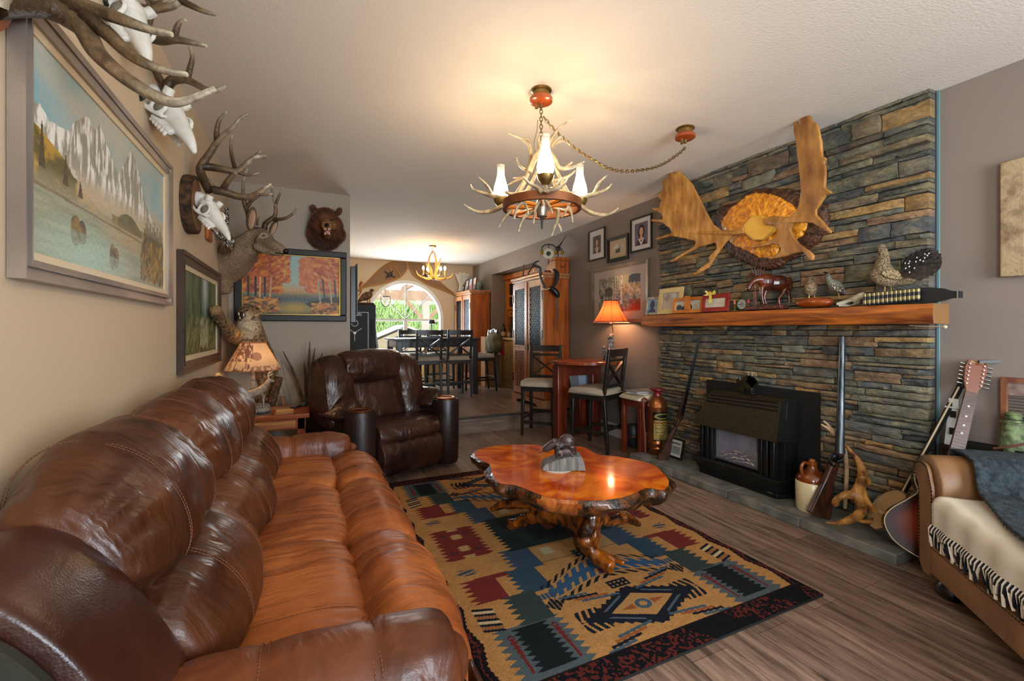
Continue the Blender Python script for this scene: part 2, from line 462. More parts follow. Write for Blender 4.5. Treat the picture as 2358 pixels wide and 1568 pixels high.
def leather(name, c1, c2, rough=.34, bump=.35, st=(5, 5, 5)):
    m = mat(name, c1, rough, col2=c2, scale=3.2, detail=6, lo=.34, hi=.68, rough2=rough+.12, bump=bump, bscale=14, bstretch=(1, 1, 1), spec=.45)
    nt = m.node_tree; N = nt.nodes; L = nt.links; b = N['Principled BSDF']
    tc = N.new('ShaderNodeTexCoord'); mp = N.new('ShaderNodeMapping'); mp.inputs['Scale'].default_value = st; L.new(tc.outputs['Object'], mp.inputs[0])
    t1 = N.new('ShaderNodeTexNoise'); t1.inputs['Scale'].default_value = 1; t1.inputs['Detail'].default_value = 3; t1.inputs['Distortion'].default_value = 1.2; L.new(mp.outputs[0], t1.inputs[0])
    t2 = N.new('ShaderNodeTexVoronoi'); t2.inputs['Scale'].default_value = 260; L.new(tc.outputs['Object'], t2.inputs[0])
    b1 = N.new('ShaderNodeBump'); b1.inputs['Strength'].default_value = bump; b1.inputs['Distance'].default_value = .035; L.new(t1.outputs['Fac'], b1.inputs['Height'])
    b2 = N.new('ShaderNodeBump'); b2.inputs['Strength'].default_value = .12; b2.inputs['Distance'].default_value = .002; L.new(t2.outputs['Distance'], b2.inputs['Height'])
    old = [n_ for n_ in N if n_.type == 'BUMP' and n_ not in (b1, b2)][0]
    L.new(b1.outputs[0], old.inputs['Normal']); old.inputs['Distance'].default_value = .006; L.new(old.outputs[0], b2.inputs['Normal']); L.new(b2.outputs[0], b.inputs['Normal'])
    return m
L_seat = leather('tan_seat_leather', '#80401c', '#b0642e', .38, .38, (3, 14, 3))
L_back = leather('brown_back_leather', '#3a1d0e', '#64361c', .33, .5, (4, 14, 4))
L_arm = leather('arm_leather', '#3d1d10', '#7c4221', .36, .3, (9, 4, 4))
L_dark = leather('dark_leather', '#1f1410', '#2c1c15', .38, .2)
L_side = leather('oxblood_leather', '#2c140d', '#482418', .27, .15)
L_thr = mat('tan_thread', '#74462c', .7)
def dashes(mb, path, r=.001, d=.007, gap=.0016):
    """a stitched seam: short thread dashes along a path"""
    P = [Vector(p) for p in path]; acc = 0; on = True; start = P[0]; cur = [P[0]]
    seg = []
    for a, b in zip(P, P[1:]):
        L_ = (b-a).length; pos = 0
        while pos < L_:
            need = (d if on else gap) - acc
            stp = min(need, L_-pos); pos += stp; acc += stp
            if acc >= (d if on else gap) - 1e-7:
                pt = a + (b-a)*(pos/L_)
                if on: seg.append((start, pt))
                start = pt; on = not on; acc = 0
    for a, b in seg: mb.tube([a, b], r, 4)
    return mb

sofa = thing('reclining_sofa', 'long brown leather three seat reclining sofa along the left wall under the mountain painting', 'sofa', (-.1, 2.0, 0))
SP = [(-.30, .30), (-.30, .44), (-.18, .475), (0, .485), (.10, .475), (.16, .44), (.15, .34), (.0, .28)]
FP = [(.12, .40), (.18, .475), (.28, .495), (.37, .465), (.43, .38), (.445, .26), (.42, .15), (.36, .11), (.25, .12), (.15, .25)]
LP = [(-.42, .45), (-.46, .60), (-.40, .69), (-.30, .72), (-.20, .68), (-.13, .59), (-.115, .49), (-.18, .43), (-.30, .42)]
UP = [(-.555, .66), (-.575, .80), (-.555, .92), (-.49, .985), (-.41, .985), (-.315, .93), (-.255, .83), (-.24, .73), (-.28, .655), (-.36, .63), (-.46, .62)]
YS = [1.10, 1.76, 2.40, 2.98]
def stitched(name, prof, y0, y1, inset, fr_, rng, m, parent, off=-.004, axis='Y', npr=7, ny=44, **k):
    mb = MB(); W_ = y1-y0; sm = [y0+W_*f for f in fr_]
    loft(mb, prof, y0, y1, inset, ny=ny, npr=npr, seams=sm, axis=axis, **k)
    for y in sm:
        for q in (-.007, .007):
            st = MB(); dashes(st, seam_line(prof, y+q, npr, off, rng=rng, axis=axis)); mb.add(st.v, st.f, 1)
    return part(name, mb, [m, L_thr], parent, world=True, ang=180)
for i in range(3):
    a, b = YS[i]+.004, YS[i+1]-.004
    stitched('seat_cushion', SP, a, b, .065, (.3, .7), (.14, .56), L_seat, sofa, -.002, wr=.010, seed=i*3.1, p=3.2, gather=.006)
    stitched('footrest', FP, a, b, .075, (.3, .7), (.08, .6), L_seat, sofa, -.002, wr=.010, seed=i*5.3+1, p=3.2, gather=.010)
    stitched('lumbar_cushion', LP, a-.012, b+.012, .13, (.30, .72), (.22, .68), L_back, sofa, wr=.014, seed=i*2.7+4, p=2.3, gather=.012)
    stitched('head_cushion', UP, a-.016, b+.016, .13, (.28, .74), (.10, .72), L_back, sofa, wr=.014, seed=i*4.9+2, p=2.4, gather=.014)
# base, back frame, side frames
part('base', MB().box(-.5, .36, 1.05, 3.05, .04, .30), L_dark, sofa, world=True, bevel=.02)
part('back_frame', MB().box(-.59, -.46, 1.0, 3.1, .05, .80), L_dark, sofa, world=True, bevel=.03)
WPF = [(-.58, .10), (-.59, .60), (-.56, .80), (-.48, .885), (-.38, .86), (-.28, .72), (-.20, .55), (-.15, .35), (-.14, .10)]
part('side_wing', loft(MB(), WPF, .86, 1.10, .05, wr=.003, seed=8, ny=20, npr=6, p=2.5), L_side, sofa, world=True, ang=180)
part('side_wing', loft(MB(), [(x, z-.06) for x, z in WPF], 3.0, 3.16, .04, wr=.003, seed=9, ny=16, npr=6, p=2.5), L_side, sofa, world=True, ang=180)
cW = (-.37, .46)
part('side_panel', MB().slab([(cW[0]+(p.x-cW[0])*.86, .826, cW[1]+(p.z-cW[1])*.88) for p in catmull([(a, 0, b) for a, b in WPF], 5, True)], (0, .016, 0)), mat('charcoal_side_vinyl', '#23251f', .5, bump=.1, bscale=150), sofa, world=True)
# near arm: outer panel, padded top
AP = [(.78, .43), (.79, .53), (.84, .595), (.93, .62), (1.02, .60), (1.085, .535), (1.09, .43), (1.0, .40), (.86, .40)]
def arm(y0, y1, prof, x0, x1, zoff, seed):
    P = [(y0 + (a-.78)/.31*(y1-y0), b+zoff) for a, b in prof]
    W_ = x1-x0
    stitched('arm_pad', P, x0, x1, .09, (.23/W_, 1-.17/W_), (.02, .66), L_arm, sofa, wr=.008, seed=seed, ny=48, p=3.6, gather=.010, axis='X')
arm(.82, 1.12, AP, -.30, .30, -.015, 3)
arm(2.93, 3.13, AP, -.30, .27, -.03, 6)
m_char = mat('charcoal_vinyl', '#23211d', .45, bump=.1, bscale=150)
FPn = [(-.5, .04), (.28, .04), (.36, .10), (.37, .30), (.33, .42), (.2, .45), (-.3, .46), (-.5, .46)]
for a, b in ((.80, 1.07), (2.97, 3.13)):
    part('arm_panel', loft(MB(), FPn, a, b, .02, wr=.001, ny=14, npr=6, p=5), m_char, sofa, world=True, ang=60)
mb_ = MB().slab(catmull([(.375, .82, .08), (.375, .82, .38), (.35, .93, .45), (.375, 1.06, .38), (.385, 1.06, .08)], 4), (.006, 0, 0))
st = MB(); dashes(st, catmull([(.385, .84, .08), (.385, .84, .36), (.362, .93, .43), (.385, 1.04, .36), (.392, 1.04, .08)], 5)); mb_.add(st.v, st.f, 1)
part('front_facing', mb_, [L_side, L_thr], sofa, world=True)

# ---------------------------------------------------------------- recliner armchair
L_rc = leather('espresso_leather', '#1d0f0a', '#40241a', .25, .62, (6, 6, 3))
L_rd = leather('espresso_side_leather', '#1b100d', '#261611', .33, .12)
rec = thing('recliner', 'dark brown leather recliner armchair with two cup holder arms beside the end table', 'armchair', (.62, 4.12, 0), R(24))
HP = [(-.05, .80), (-.075, .88), (-.05, .99), (.05, 1.055), (.17, 1.03), (.22, .92), (.19, .80), (.06, .76)]  # (y, z) of the head pillow, local
def lx(mb, prof, x0, x1, inset, **k): return loft(mb, prof, x0, x1, inset, axis='X', **k)
part('head_pillow', lx(MB(), HP, -.35, .23, .05, wr=.012, seed=1, ny=30, npr=6, p=3, gather=.018), L_rc, rec, ang=180)
BP = [(-.10, .46), (-.05, .60), (0, .76), (.08, .84), (.2, .86), (.22, .70), (.18, .5), (.05, .42)]
part('back_cushion', lx(MB(), BP, -.32, .20, .05, wr=.012, seed=3, ny=30, npr=6, p=3, gather=.02), L_rc, rec, ang=180)
for s_ in (-1, 1):
    b = MB(); WG = [(-.16, .44), (-.13, .64), (-.08, .84), (0, .97), (.12, 1.01), (.22, .96), (.25, .75), (.24, .5), (.1, .42)]
    lx(b, WG, .17 if s_ > 0 else -.54, .41 if s_ > 0 else -.29, .07, wr=.012, seed=5+s_, ny=22, npr=6, p=2.4, gather=.02)
    part('back_wing', b, L_rc, rec, ang=180)
    x0, x1 = (.31, .53) if s_ > 0 else (-.53, -.31)
    part('arm_side', MB().box(x0+.02, x1-.01, -.35, .25, .04, .53), L_rd, rec, bevel=.03)
    dr = MB().lathe([(0, .03), (.104, .03), (.114, .06), (.118, .3), (.118, .58), (.112, .605), (.06, .61), (0, .61)], (s_*.43, -.40, 0), 28)
    do = part('arm_drum', dr, L_rd, rec, ang=50)
    part('cup_holder', MB().lathe([(.064, .608), (.092, .608), (.094, .617), (.080, .622), (.062, .618), (.057, .605)], (s_*.43, -.40, 0), 28, cap=False), mat('copper_ring', '#a0623a', .3, .9), do, ang=60)
    part('cup_well', MB().lathe([(.0, .6105), (.062, .6105), (.062, .6125), (0, .6125)], (s_*.43, -.40, 0), 24), m_black, do)
    AA = [(x0-.02, .52), (x0-.02, .58), ((x0+x1)/2, .70), (x1+.01, .60), (x1+.01, .52), ((x0+x1)/2, .48)]
    part('arm_pad', loft(MB(), AA, -.31, .12, .07, wr=.010, seed=9+s_, ny=30, npr=6, p=2.6, gather=.016), L_rc, rec, ang=180)
SC = [(-.50, .36), (-.47, .45), (-.36, .485), (-.2, .49), (.0, .47), (.05, .40), (0, .33), (-.4, .31)]
part('seat_cushion', lx(MB(), SC, -.30, .30, .04, wr=.01, seed=12, ny=34, npr=6, p=4, gather=.01, seams=(-.1, .12)), L_rc, rec, ang=180)
FR = [(-.49, .07), (-.525, .15), (-.52, .27), (-.47, .335), (-.38, .33), (-.36, .2), (-.38, .06)]
part('footrest', lx(MB(), FR, -.295, .295, .03, wr=.008, seed=14, ny=34, npr=6, p=5, gather=.008, seams=(-.1, .12)), L_rc, rec, ang=180)
part('base', MB().box(-.33, .33, -.38, .28, .03, .38).box(-.46, .36, .18, .27, .3, .9), L_rd, rec, bevel=.02)
# ================================================================ painted surfaces (colour per vertex, drawn procedurally)
class Art:
    def __init__(s, w, h, base):
        s.w, s.h = w, h; s.X, s.Y = np.meshgrid((np.arange(w)+.5)/w, (np.arange(h)+.5)/h)  # x right, y up, 0..1
        s.C = np.zeros((h, w, 3)); s.C[:] = lin(base); s.rs = np.random.RandomState(7)
    def noise(s, fx, fy, seed=0):
        rs = np.random.RandomState(seed); nx, ny = int(fx)+3, int(fy)+3; g = rs.rand(ny, nx)
        x = s.X*fx; y = s.Y*fy; xi = x.astype(int); yi = y.astype(int); a = x-xi; b = y-yi; a = a*a*(3-2*a); b = b*b*(3-2*b)
        return (g[yi, xi]*(1-a)+g[yi, xi+1]*a)*(1-b) + (g[yi+1, xi]*(1-a)+g[yi+1, xi+1]*a)*b
    def fbm(s, fx, fy, seed=0, o=4):
        t = 0; k = 1; n = 0
        for i in range(o): t = t + k*s.noise(fx*2**i, fy*2**i, seed+i); n += k; k *= .55
        return t/n
    def put(s, mask, col, a=1.0):
        m = np.clip(mask.astype(float), 0, 1)[..., None]*a; s.C = s.C*(1-m) + np.array(lin(col))*m; return s
    def mixn(s, mask, c1, c2, n):
        m = np.clip(mask.astype(float), 0, 1)[..., None]; n = np.clip(n, 0, 1)[..., None]
        s.C = s.C*(1-m) + (np.array(lin(c1))*(1-n) + np.array(lin(c2))*n)*m; return s
    def poly(s, pts):
        ins = np.zeros(s.X.shape, bool); n = len(pts)
        for i in range(n):
            x1, y1 = pts[i]; x2, y2 = pts[(i+1) % n]
            if y1 == y2: continue
            c = ((y1 > s.Y) != (y2 > s.Y)) & (s.X < (x2-x1)*(s.Y-y1)/(y2-y1)+x1); ins ^= c
        return ins
    def grad(s, stops):
        ys = [a for a, _ in stops]; cs = np.array([lin(c) for _, c in stops])
        for k in range(3): s.C[..., k] = np.interp(s.Y, ys, cs[:, k])
        return s
    def blobs(s, n, box, size, cols, seed=1, ang=None, asp=2.0, a=.8):
        rs = np.random.RandomState(seed)
        for i in range(n):
            cx = rs.uniform(box[0], box[2]); cy = rs.uniform(box[1], box[3]); r = size*rs.uniform(.5, 1.4)
            t = (ang if ang is not None else rs.uniform(0, PI)) + rs.uniform(-.3, .3)
            x0, x1 = int(max(0, (cx-3*r)*s.w)), int(min(s.w, (cx+3*r)*s.w+1)); y0, y1 = int(max(0, (cy-4*r)*s.h)), int(min(s.h, (cy+4*r)*s.h+1))
            if x0 >= x1 or y0 >= y1: continue
            dx = s.X[y0:y1, x0:x1]-cx; dy = (s.Y[y0:y1, x0:x1]-cy)*s.h/s.w
            u = dx*math.cos(t)+dy*math.sin(t); v = -dx*math.sin(t)+dy*math.cos(t)
            m = np.clip(1.4-((u/r/asp)**2+(v/r)**2), 0, 1)[..., None]*a
            c = np.array(lin(cols[rs.randint(len(cols))]))*rs.uniform(.85, 1.1)
            s.C[y0:y1, x0:x1] = s.C[y0:y1, x0:x1]*(1-m)+c*m
        return s
    def mesh(s, name, o, ux, uy, m, parent, back=None):
        """grid whose lower-left corner is o, spanned by ux and uy (face-corner colours)"""
        o, ux, uy = Vector(o), Vector(ux), Vector(uy); w, h = s.w, s.h
        mb = MB(); to = MB()
        P = np.array([[o + ux*(i/w) + uy*(j/h) for i in (0, w)] for j in (0, h)])
        A = np.array(o); U = np.array(ux); V = np.array(uy)
        I, J = np.meshgrid(np.arange(w+1)/w, np.arange(h+1)/h)
        v = A + I[..., None]*U + J[..., None]*V; v = v.reshape(-1, 3)
        if parent is not None:
            p = parent if parent.type == 'EMPTY' or parent.parent is None else parent.parent
            v = v - np.array(p.location)
            c_, s_ = math.cos(-p.rotation_euler[2]), math.sin(-p.rotation_euler[2])
            v = np.stack([v[:, 0]*c_-v[:, 1]*s_, v[:, 0]*s_+v[:, 1]*c_, v[:, 2]], 1)
        i, j = np.meshgrid(np.arange(w), np.arange(h)); a = (j*(w+1)+i).ravel()
        f = np.stack([a, a+1, a+w+2, a+w+1], 1)
        me = bpy.data.meshes.new(name)
        me.vertices.add(len(v)); me.vertices.foreach_set('co', v.astype(np.float32).ravel())
        me.loops.add(f.size); me.loops.foreach_set('vertex_index', f.astype(np.int32).ravel())
        me.polygons.add(len(f)); me.polygons.foreach_set('loop_start', (np.arange(len(f))*4).astype(np.int32))
        try: me.polygons.foreach_set('loop_total', np.full(len(f), 4, np.int32))
        except Exception: pass
        me.update(calc_edges=True)
        at_ = me.color_attributes.new('Col', 'FLOAT_COLOR', 'CORNER')
        c = np.concatenate([np.clip(s.C, 0, 1).reshape(-1, 3), np.ones((w*h, 1))], 1)
        at_.data.foreach_set('color', np.repeat(c, 4, axis=0).astype(np.float32).ravel())
        me.materials.append(m)
        return link(name, me, parent)
m_paint = mat('oil_paint', '#ffffff', .45, attr=True, bump=.25, bscale=60)
m_photo = mat('photo_print', '#ffffff', .35, attr=True)
m_rug = mat('rug_pile', '#d8d8d8', .95, col2='#ffffff', scale=160, attr=True, bump=.35, bscale=220, spec=.15)

# ---------------------------------------------------------------- rug
RX0, RX1, RY0, RY1 = .57, 2.17, 1.24, 3.61
A = Art(400, 590, '#a97c4a')
X = A.X*1.6-.8; Yv = A.Y*(RY1-RY0); a = np.abs(X); b = np.minimum(Yv, (RY1-RY0)-Yv)
tri = lambda t: np.abs((t % 1)*2-1)
n1 = A.fbm(40, 60, 3); n2 = A.noise(200, 300, 9)
A.mixn(np.ones_like(a) > 0, '#96693c', '#b9894f', n1*.6+n2*.4)
ser = .030*tri(b*26)                 # serrated sides
serb = .022*tri(a*30)
def rect(a0, a1, b0, b1, so=0, si=0, t=0): return (a > a0 + si*ser) & (a < a1 - so*ser) & (b > b0 + t*serb) & (b < b1 - t*serb)
tan, slate, teal, blue, navy, brick, green = '#a97c4a', '#4a5457', '#2f3a37', '#364656', '#161a22', '#6b2722', '#1c2726'
A.put(rect(.37, .70, .10, .40, 1.3, 1.3), slate)
A.put((b > .10) & (b < .40) & (np.abs(a-.53) < .075+.0*b + .03*tri(b*34)-.02) & (b > .14) & (b < .385), '#14191a')
for c_ in (.43, .63):
    A.put((b > .15) & (b < .34) & (np.abs(a-c_) < .006 + .016*np.clip((b-.2)*6, 0, 1)*tri(b*38)), '#63221f')
    A.put((b > .345) & (b < .365) & (np.abs(np.abs(a-c_)-(.36-b)*.9) < .006), '#4d1f20')
for k, c_ in enumerate(('#161a22', '#8d5a35', '#161a22', '#b9a884', '#161a22', '#8d5a35', '#161a22', '#b9a884', '#161a22')):
    d = np.abs(b-(.415+k*.018)-(a-.67)*.3)
    A.put((np.abs(a-.67) < .045-.25*d) & (d < .008), c_)
A.put(rect(.52, .70, .60, .79, 1.5, 0), brick).put(rect(.44, .62, .765, .80, 0, 0), brick)
A.put(rect(.56, .69, .84, .90, 1.5, 1.5) & (tri(b*30+a*6) > .35), blue)
A.put(rect(.42, .70, 1.00, 1.19, 1.2, 1.2), brick)
A.put((np.abs(a-.56) < .02+.02*tri(b*40)) & (b > 1.0) & (tri(b*9) > .45), '#a98a55')
for aa in (.49, .63): A.put((np.abs(a-aa) < .018) & (np.abs(b-1.08) < .018) & (tri(b*70) > .4), '#1d2a33')
A.put(rect(.24, .42, .77, .99, 1.4, 0), blue).put(rect(.30, .47, .58, .79, 1.2, 0), '#2e4351').put(rect(.40, .57, .39, .60, 1.4, 0), teal)
A.put(rect(0, .36, .97, 1.3, 1.3, 0), green).put((a < .13+.03*tri(b*20)) & (b > 1.03), '#12161c').put((a < .03) & (b > 1.12), brick)
A.put((a > .12) & (a < .22) & (b > .80) & (b < .93) & (tri(b*60) > .45) & (n2 > .3), '#8f7a55').put((a > .125) & (a < .19) & (b > .86) & (b < .93), '#a79b78')
for q in (.96, .80):
    A.put(rect(0, .24, q-.004, q, 0, 0), '#3a2a1c')
# eagle wings with feather bars
wb = .60 + .05*np.cos(a*7)-a*.10
A.put((np.abs(b-wb) < .075-.12*a) & (a < .34), '#31506a')
A.put((a < .36) & (np.abs(b-wb) < .085-.09*a) & (np.abs(b-wb) > .018) & (((a*17 + (b-wb)*9) % 1) < .36), tan)
for sgn in (-1, 1):
    ed = b-wb-sgn*(.098-.10*a); A.put((np.abs(ed) < .016) & (a < .36) & (((a*17 + ed*22) % 1) < .5), '#16171f')
A.put((a < .02) & (np.abs(b-.60) < .02), brick)
A.put((a < .055) & (np.abs(b-.475) < .03) & (tri(a*40)+tri(b*40) > .6), navy)
A.put((a < .05) & (np.abs(b-.80) < .035) & (tri(a*36)+tri(b*36) > .6), '#1b2a35')
# diamond with stepped black arms
db = np.abs(b-.30); dm = a/.34 + db/.150 + .10*tri(a*26)
A.put(dm < 1, navy)
A.put((dm < 1) & ((((a*.5+db)*18) % 1) < .22) & (a > .06) & (db > .02), '#4b5563')
A.put((np.abs(a-.27) < .06) & (np.abs(db-.04) < .03) & (tri(a*30+db*10) > .4), navy)
A.put((a/.175 + db/.085) < 1, tan).put(((a/.12 + db/.03) < 1) & (a > .05), '#8d4f28').put((np.abs(np.hypot(a, db*1.2)-.03) < .010), '#3d525e')
for k, c_ in enumerate(('#3d525e', '#8d4f28', '#161a22', '#3d525e')):
    d = np.abs(db-.10-k*.016-a*.12); A.put((d < .007) & (a > .05+k*.045) & (a < .24+k*.03), c_)
A.put(rect(.26, .40, .41, .54, 0, 0) & (np.abs(a-.36)/.05+np.abs(b-.46)/.05 < 1) & (tri(a*50) > .3), navy)
A.put((np.abs(a-.36) < .04) & (np.abs(b-.53) < .02) & (tri(a*50) > .3), '#2f465a')
# borders
zg = .745 + .025*tri(b*4.2) + .006*tri(b*40)
brd = (b < .105) | (a > zg)
A.mixn(brd, '#0c0c0f', '#5c221c', (A.noise(180, 260, 21) > .58)*.9*(A.noise(14, 20, 5) > .3))
A.put((np.abs(a-zg) < .006) | ((np.abs(b-.108) < .004) & (a < zg)), '#1c0f10').put(((np.abs(a-zg-.018) < .003) & (b > .1)), '#5a241e')
rug = thing('patterned_rug', 'large tan southwestern patterned rug with dark speckled border under the slab coffee table', 'rug', (RX0, RY0, 0))
A.mesh('rug_face', (RX0, RY0, .0122), (RX1-RX0, 0, 0), (0, RY1-RY0, 0), m_rug, rug)
part('rug_backing', MB().box(RX0, RX1, RY0, RY1, .001, .0118), mat('rug_edge', '#0e0c0b', .95), rug, world=True)

# ---------------------------------------------------------------- framed pictures on walls
def frame_yz(name, label, X, y0, y1, z0, z1, fw, depth, side, fmat, art, cat='painting', liner=None, lw=.03, mat_=None, mw=0, group=None, steps=2, pmat=None, glass=False):
    """picture hanging on a wall of constant X; side=+1 faces +X"""
    t = thing(name, label, cat, (X, (y0+y1)/2, (z0+z1)/2), 0, group)
    def ring(a0, a1, x0, x1, mb, bev=0):
        for (p0, p1, q0, q1) in ((a0, a1, 0, 0),):
            Y0, Y1, Z0, Z1 = y0+a0, y1-a0, z0+a0, z1-a0; y0_, y1_, z0_, z1_ = y0+a1, y1-a1, z0+a1, z1-a1
            vs = []
            for x, o in ((x0, 0), (x1, 0)):
                vs += [(x, Y0, Z0), (x, Y1, Z0), (x, Y1, Z1), (x, Y0, Z1)]
            for x in (x0, x1 - side*bev): vs += [(x, y0_, z0_), (x, y1_, z0_), (x, y1_, z1_), (x, y0_, z1_)]
            fs = []
            for i in range(4):
                j = (i+1) % 4
                fs += [(i, j, 4+j, 4+i), (4+i, 4+j, 12+j, 12+i), (12+i, 12+j, 8+j, 8+i), (8+i, 8+j, j, i)]
            mb.add(vs, fs)
    xw = X + side*.003; xf = X + side*depth
    mb = MB()
    for k in range(steps):
        ring(fw*k/steps, fw*(k+1)/steps, xw, xf - side*depth*(.25*(k % 2) + .12*k/steps), mb, depth*.12)
    part('frame', mb, fmat, t, world=True, smooth=False)
    a = fw
    if liner:
        mb = MB(); ring(a-.002, a+lw, xw, xf-side*depth*.45, mb, .002); part('liner', mb, liner, t, world=True, smooth=False); a += lw
    xa = X + side*depth*.35
    if mat_:
        mb = MB(); ring(a-.002, a+mw, xw, xa+side*.002, mb); part('mat_board', mb, mat_, t, world=True, smooth=False); a += mw
    Y0, Y1, Z0, Z1 = y0+a-.001, y1-a+.001, z0+a-.001, z1-a+.001
    if side > 0: art.mesh('canvas', (xa, Y0, Z0), (0, Y1-Y0, 0), (0, 0, Z1-Z0), pmat or m_paint, t)
    else: art.mesh('canvas', (xa, Y1, Z0), (0, Y0-Y1, 0), (0, 0, Z1-Z0), pmat or m_paint, t)
    return t
m_silver = mat('silver_moulding', '#8d8178', .3, .55, col2='#a99b8e', scale=3, bump=.1)
m_brown_fr = mat('dark_brown_moulding', '#2b211b', .35, .1, col2='#4a382c', scale=6, bump=.15)
m_gilt = mat('black_gilt_moulding', '#120f0b', .5, .0)
m_gold = mat('gold_bead', '#a98c4c', .35, .8)
m_cream = mat('cream_liner', '#cdb894', .7)

# mountain lake painting; x: left in the photo = near end
A = Art(330, 200, '#9fb0a8')
A.grad([(0, '#7c8a74'), (.30, '#94907a'), (.42, '#a8997a'), (.55, '#aca28c'), (.75, '#9fb0ac'), (1, '#86aaac')])
n = A.fbm(5, 4, 2); A.mixn(A.Y > .6, '#7fa6ac', '#b9b2a0', np.clip(n*2-.5, 0, 1))
A.put(np.clip(1-np.hypot((A.X-.55)/.3, (A.Y-.9)/.3), 0, 1), '#c0b49a', .6)
def ridge(f, seed, c1, c2, fx=60, fy=14, a=1, base=.42):
    top = np.interp(A.X, [p[0] for p in f], [p[1] for p in f]) + .03*(A.fbm(30, 2, seed)-.5)
    n = A.fbm(fx, fy, seed+1); fade = np.clip((A.Y-base)/.16, 0, 1)
    A.mixn((A.Y < top)*fade*a, c1, c2, np.clip((n-.47)*6, 0, 1))
ridge([(0, .68), (.04, .71), (.08, .66), (.18, .70), (.22, .80), (.29, .88), (.33, .83), (.36, .91), (.42, .80), (.5, .68), (.55, .78), (.60, .91), (.62, .95), (.65, .91), (.70, .80), (.78, .62), (.9, .48), (1, .44)], 11, '#8f8b7a', '#e2e0d6', 70, 9)
ridge([(0, .60), (.06, .59), (.12, .55), (.2, .48), (.28, .42), (.36, .37), (1, .3)], 41, '#5c5224', '#b08a2c', 16, 10, base=.30)
A.put(np.clip(1-np.abs(A.Y-.44)/.10, 0, 1)*(A.X > .22), '#b5a688', .8)
A.mixn((A.Y < .40) & (A.Y > .33) & (A.X > .45), '#6a6038', '#8f8250', A.fbm(30, 20, 6)); A.mixn((A.X > .5) & (A.X < .72) & (A.Y < .46-(A.X-.6)**2*6) & (A.Y > .34), '#4c4a28', '#6c6440', A.fbm(30, 20, 7))
A.mixn(A.Y < .34, '#6f7a62', '#a8a88c', A.fbm(6, 40, 9)); A.put(np.clip(1-np.hypot((A.X-.3)/.35, (A.Y-.08)/.2), 0, 1), '#8fb8a8', .8); A.put(np.clip(1-np.hypot((A.X-.6)/.3, (A.Y-.28)/.10), 0, 1), '#b08048', .55)
A.put(np.abs(A.Y-.335+.03*A.X) < .008, '#6a4c2c', .7)
for cx, cy, h in ((.05, .42, .22), (.16, .40, .16), (.24, .38, .09)): A.put((np.abs(A.X-cx) < .013*(1-np.clip((A.Y-cy)/h, 0, 1))+.002) & (A.Y > cy) & (A.Y < cy+h), '#4a3c24')
for i in range(14): 
    cx = .76+i*.017; A.put((np.abs(A.X-cx) < .005*(1-np.clip((A.Y-.34)/.25, 0, 1))+.002) & (A.Y > .2) & (A.Y < .44+.12*((i*7) % 5)/5), '#403820')
for cx, cy, w_ in ((.23, .19, .05), (.47, .12, .04)):
    for dx, q in ((-.35, 1), (.4, .8)): e_ = ((A.X-cx-dx*w_)/(w_*.55))**2+((A.Y-cy)/(.085*q))**2 < 1+.5*(A.fbm(40, 30, 3)-.5); A.mixn(e_ & (A.Y > cy), '#33260f', '#8a6a24', np.clip(A.fbm(50, 20, 5)*2.4-.8, 0, 1)); A.put(e_ & (A.Y < cy), '#5c5838', .55)
A.blobs(500, (.72, .04, 1, .34), .008, ['#5a4420', '#7a5f2c', '#3b3018', '#a08038'], 3, ang=1.2)
frame_yz('mountain_painting', 'large mountain lake painting in a ribbed silver frame above the sofa', LW, 1.41, 2.69, 1.35, 2.032, .05, .036, 1, m_silver, A, liner=mat('champagne_liner', '#c9b592', .5), lw=.022, steps=3)
# forest painting
A = Art(150, 110, '#2c3d22'); A.grad([(0, '#27301a'), (.3, '#3c4a28'), (.6, '#3b5236'), (1, '#41584a')])
A.mixn(A.X > -1, '#1d2c18', '#5d7350', np.clip(A.fbm(40, 5, 2)*1.7-.35, 0, 1))
A.put(np.clip(1-np.abs(A.X-.60)/.12, 0, 1)*np.clip((A.Y-.35)*2.2, 0, 1), '#b9cfcb', .95)
A.blobs(500, (.1, .03, .95, .45), .014, ['#7d7a45', '#4a5426', '#9a9460', '#2a3216', '#62683a'], 4, ang=1.1, asp=3, a=.6)
A.blobs(120, (.45, .1, .7, .45), .012, ['#b9b48c', '#9aa077'], 5, ang=1.2, asp=3, a=.5)
frame_yz('forest_painting', 'misty green forest painting in a dark brown frame beside the deer', LW, 2.91, 4.10, .99, 1.665, .065, .036, 1, m_brown_fr, A, liner=m_cream, lw=.03, steps=3)
# autumn lake painting on the back wall (faces -Y)
A = Art(200, 130, '#8aa39a'); A.grad([(0, '#3a3a22'), (.22, '#2c4146'), (.33, '#5f6a55'), (.40, '#b08a5c'), (.55, '#93a698'), (1, '#7fa3a3')])
A.put((A.Y < .30) & (A.Y > .05), '#2f4c54').put(np.clip(1.2-np.hypot((A.X-.52)/.25, (A.Y-.12)/.12), 0, 1), '#a58a2c', .9)
A.put(A.poly([(0, .3), (.14, .3), (.3, .22), (.36, .17), (.1, .1), (0, .1)]), '#2a2618').put(A.poly([(1, .32), (.85, .3), (.62, .2), (.7, .12), (1, .05)]), '#2a2618')
A.put((A.Y < .34) & (A.Y > .26) & (A.X > .25) & (A.X < .8), '#6a5a45', .4)
cols = ['#a04a18', '#c0641f', '#8a3212', '#d08a2c', '#7a2a18', '#b5502a']
A.blobs(1500, (-.02, .38, .38, 1.05), .014, cols, 2, ang=.6, a=.75); A.blobs(500, (.30, .55, .46, .98), .012, cols+['#d29a4a'], 5, ang=.6, a=.6)
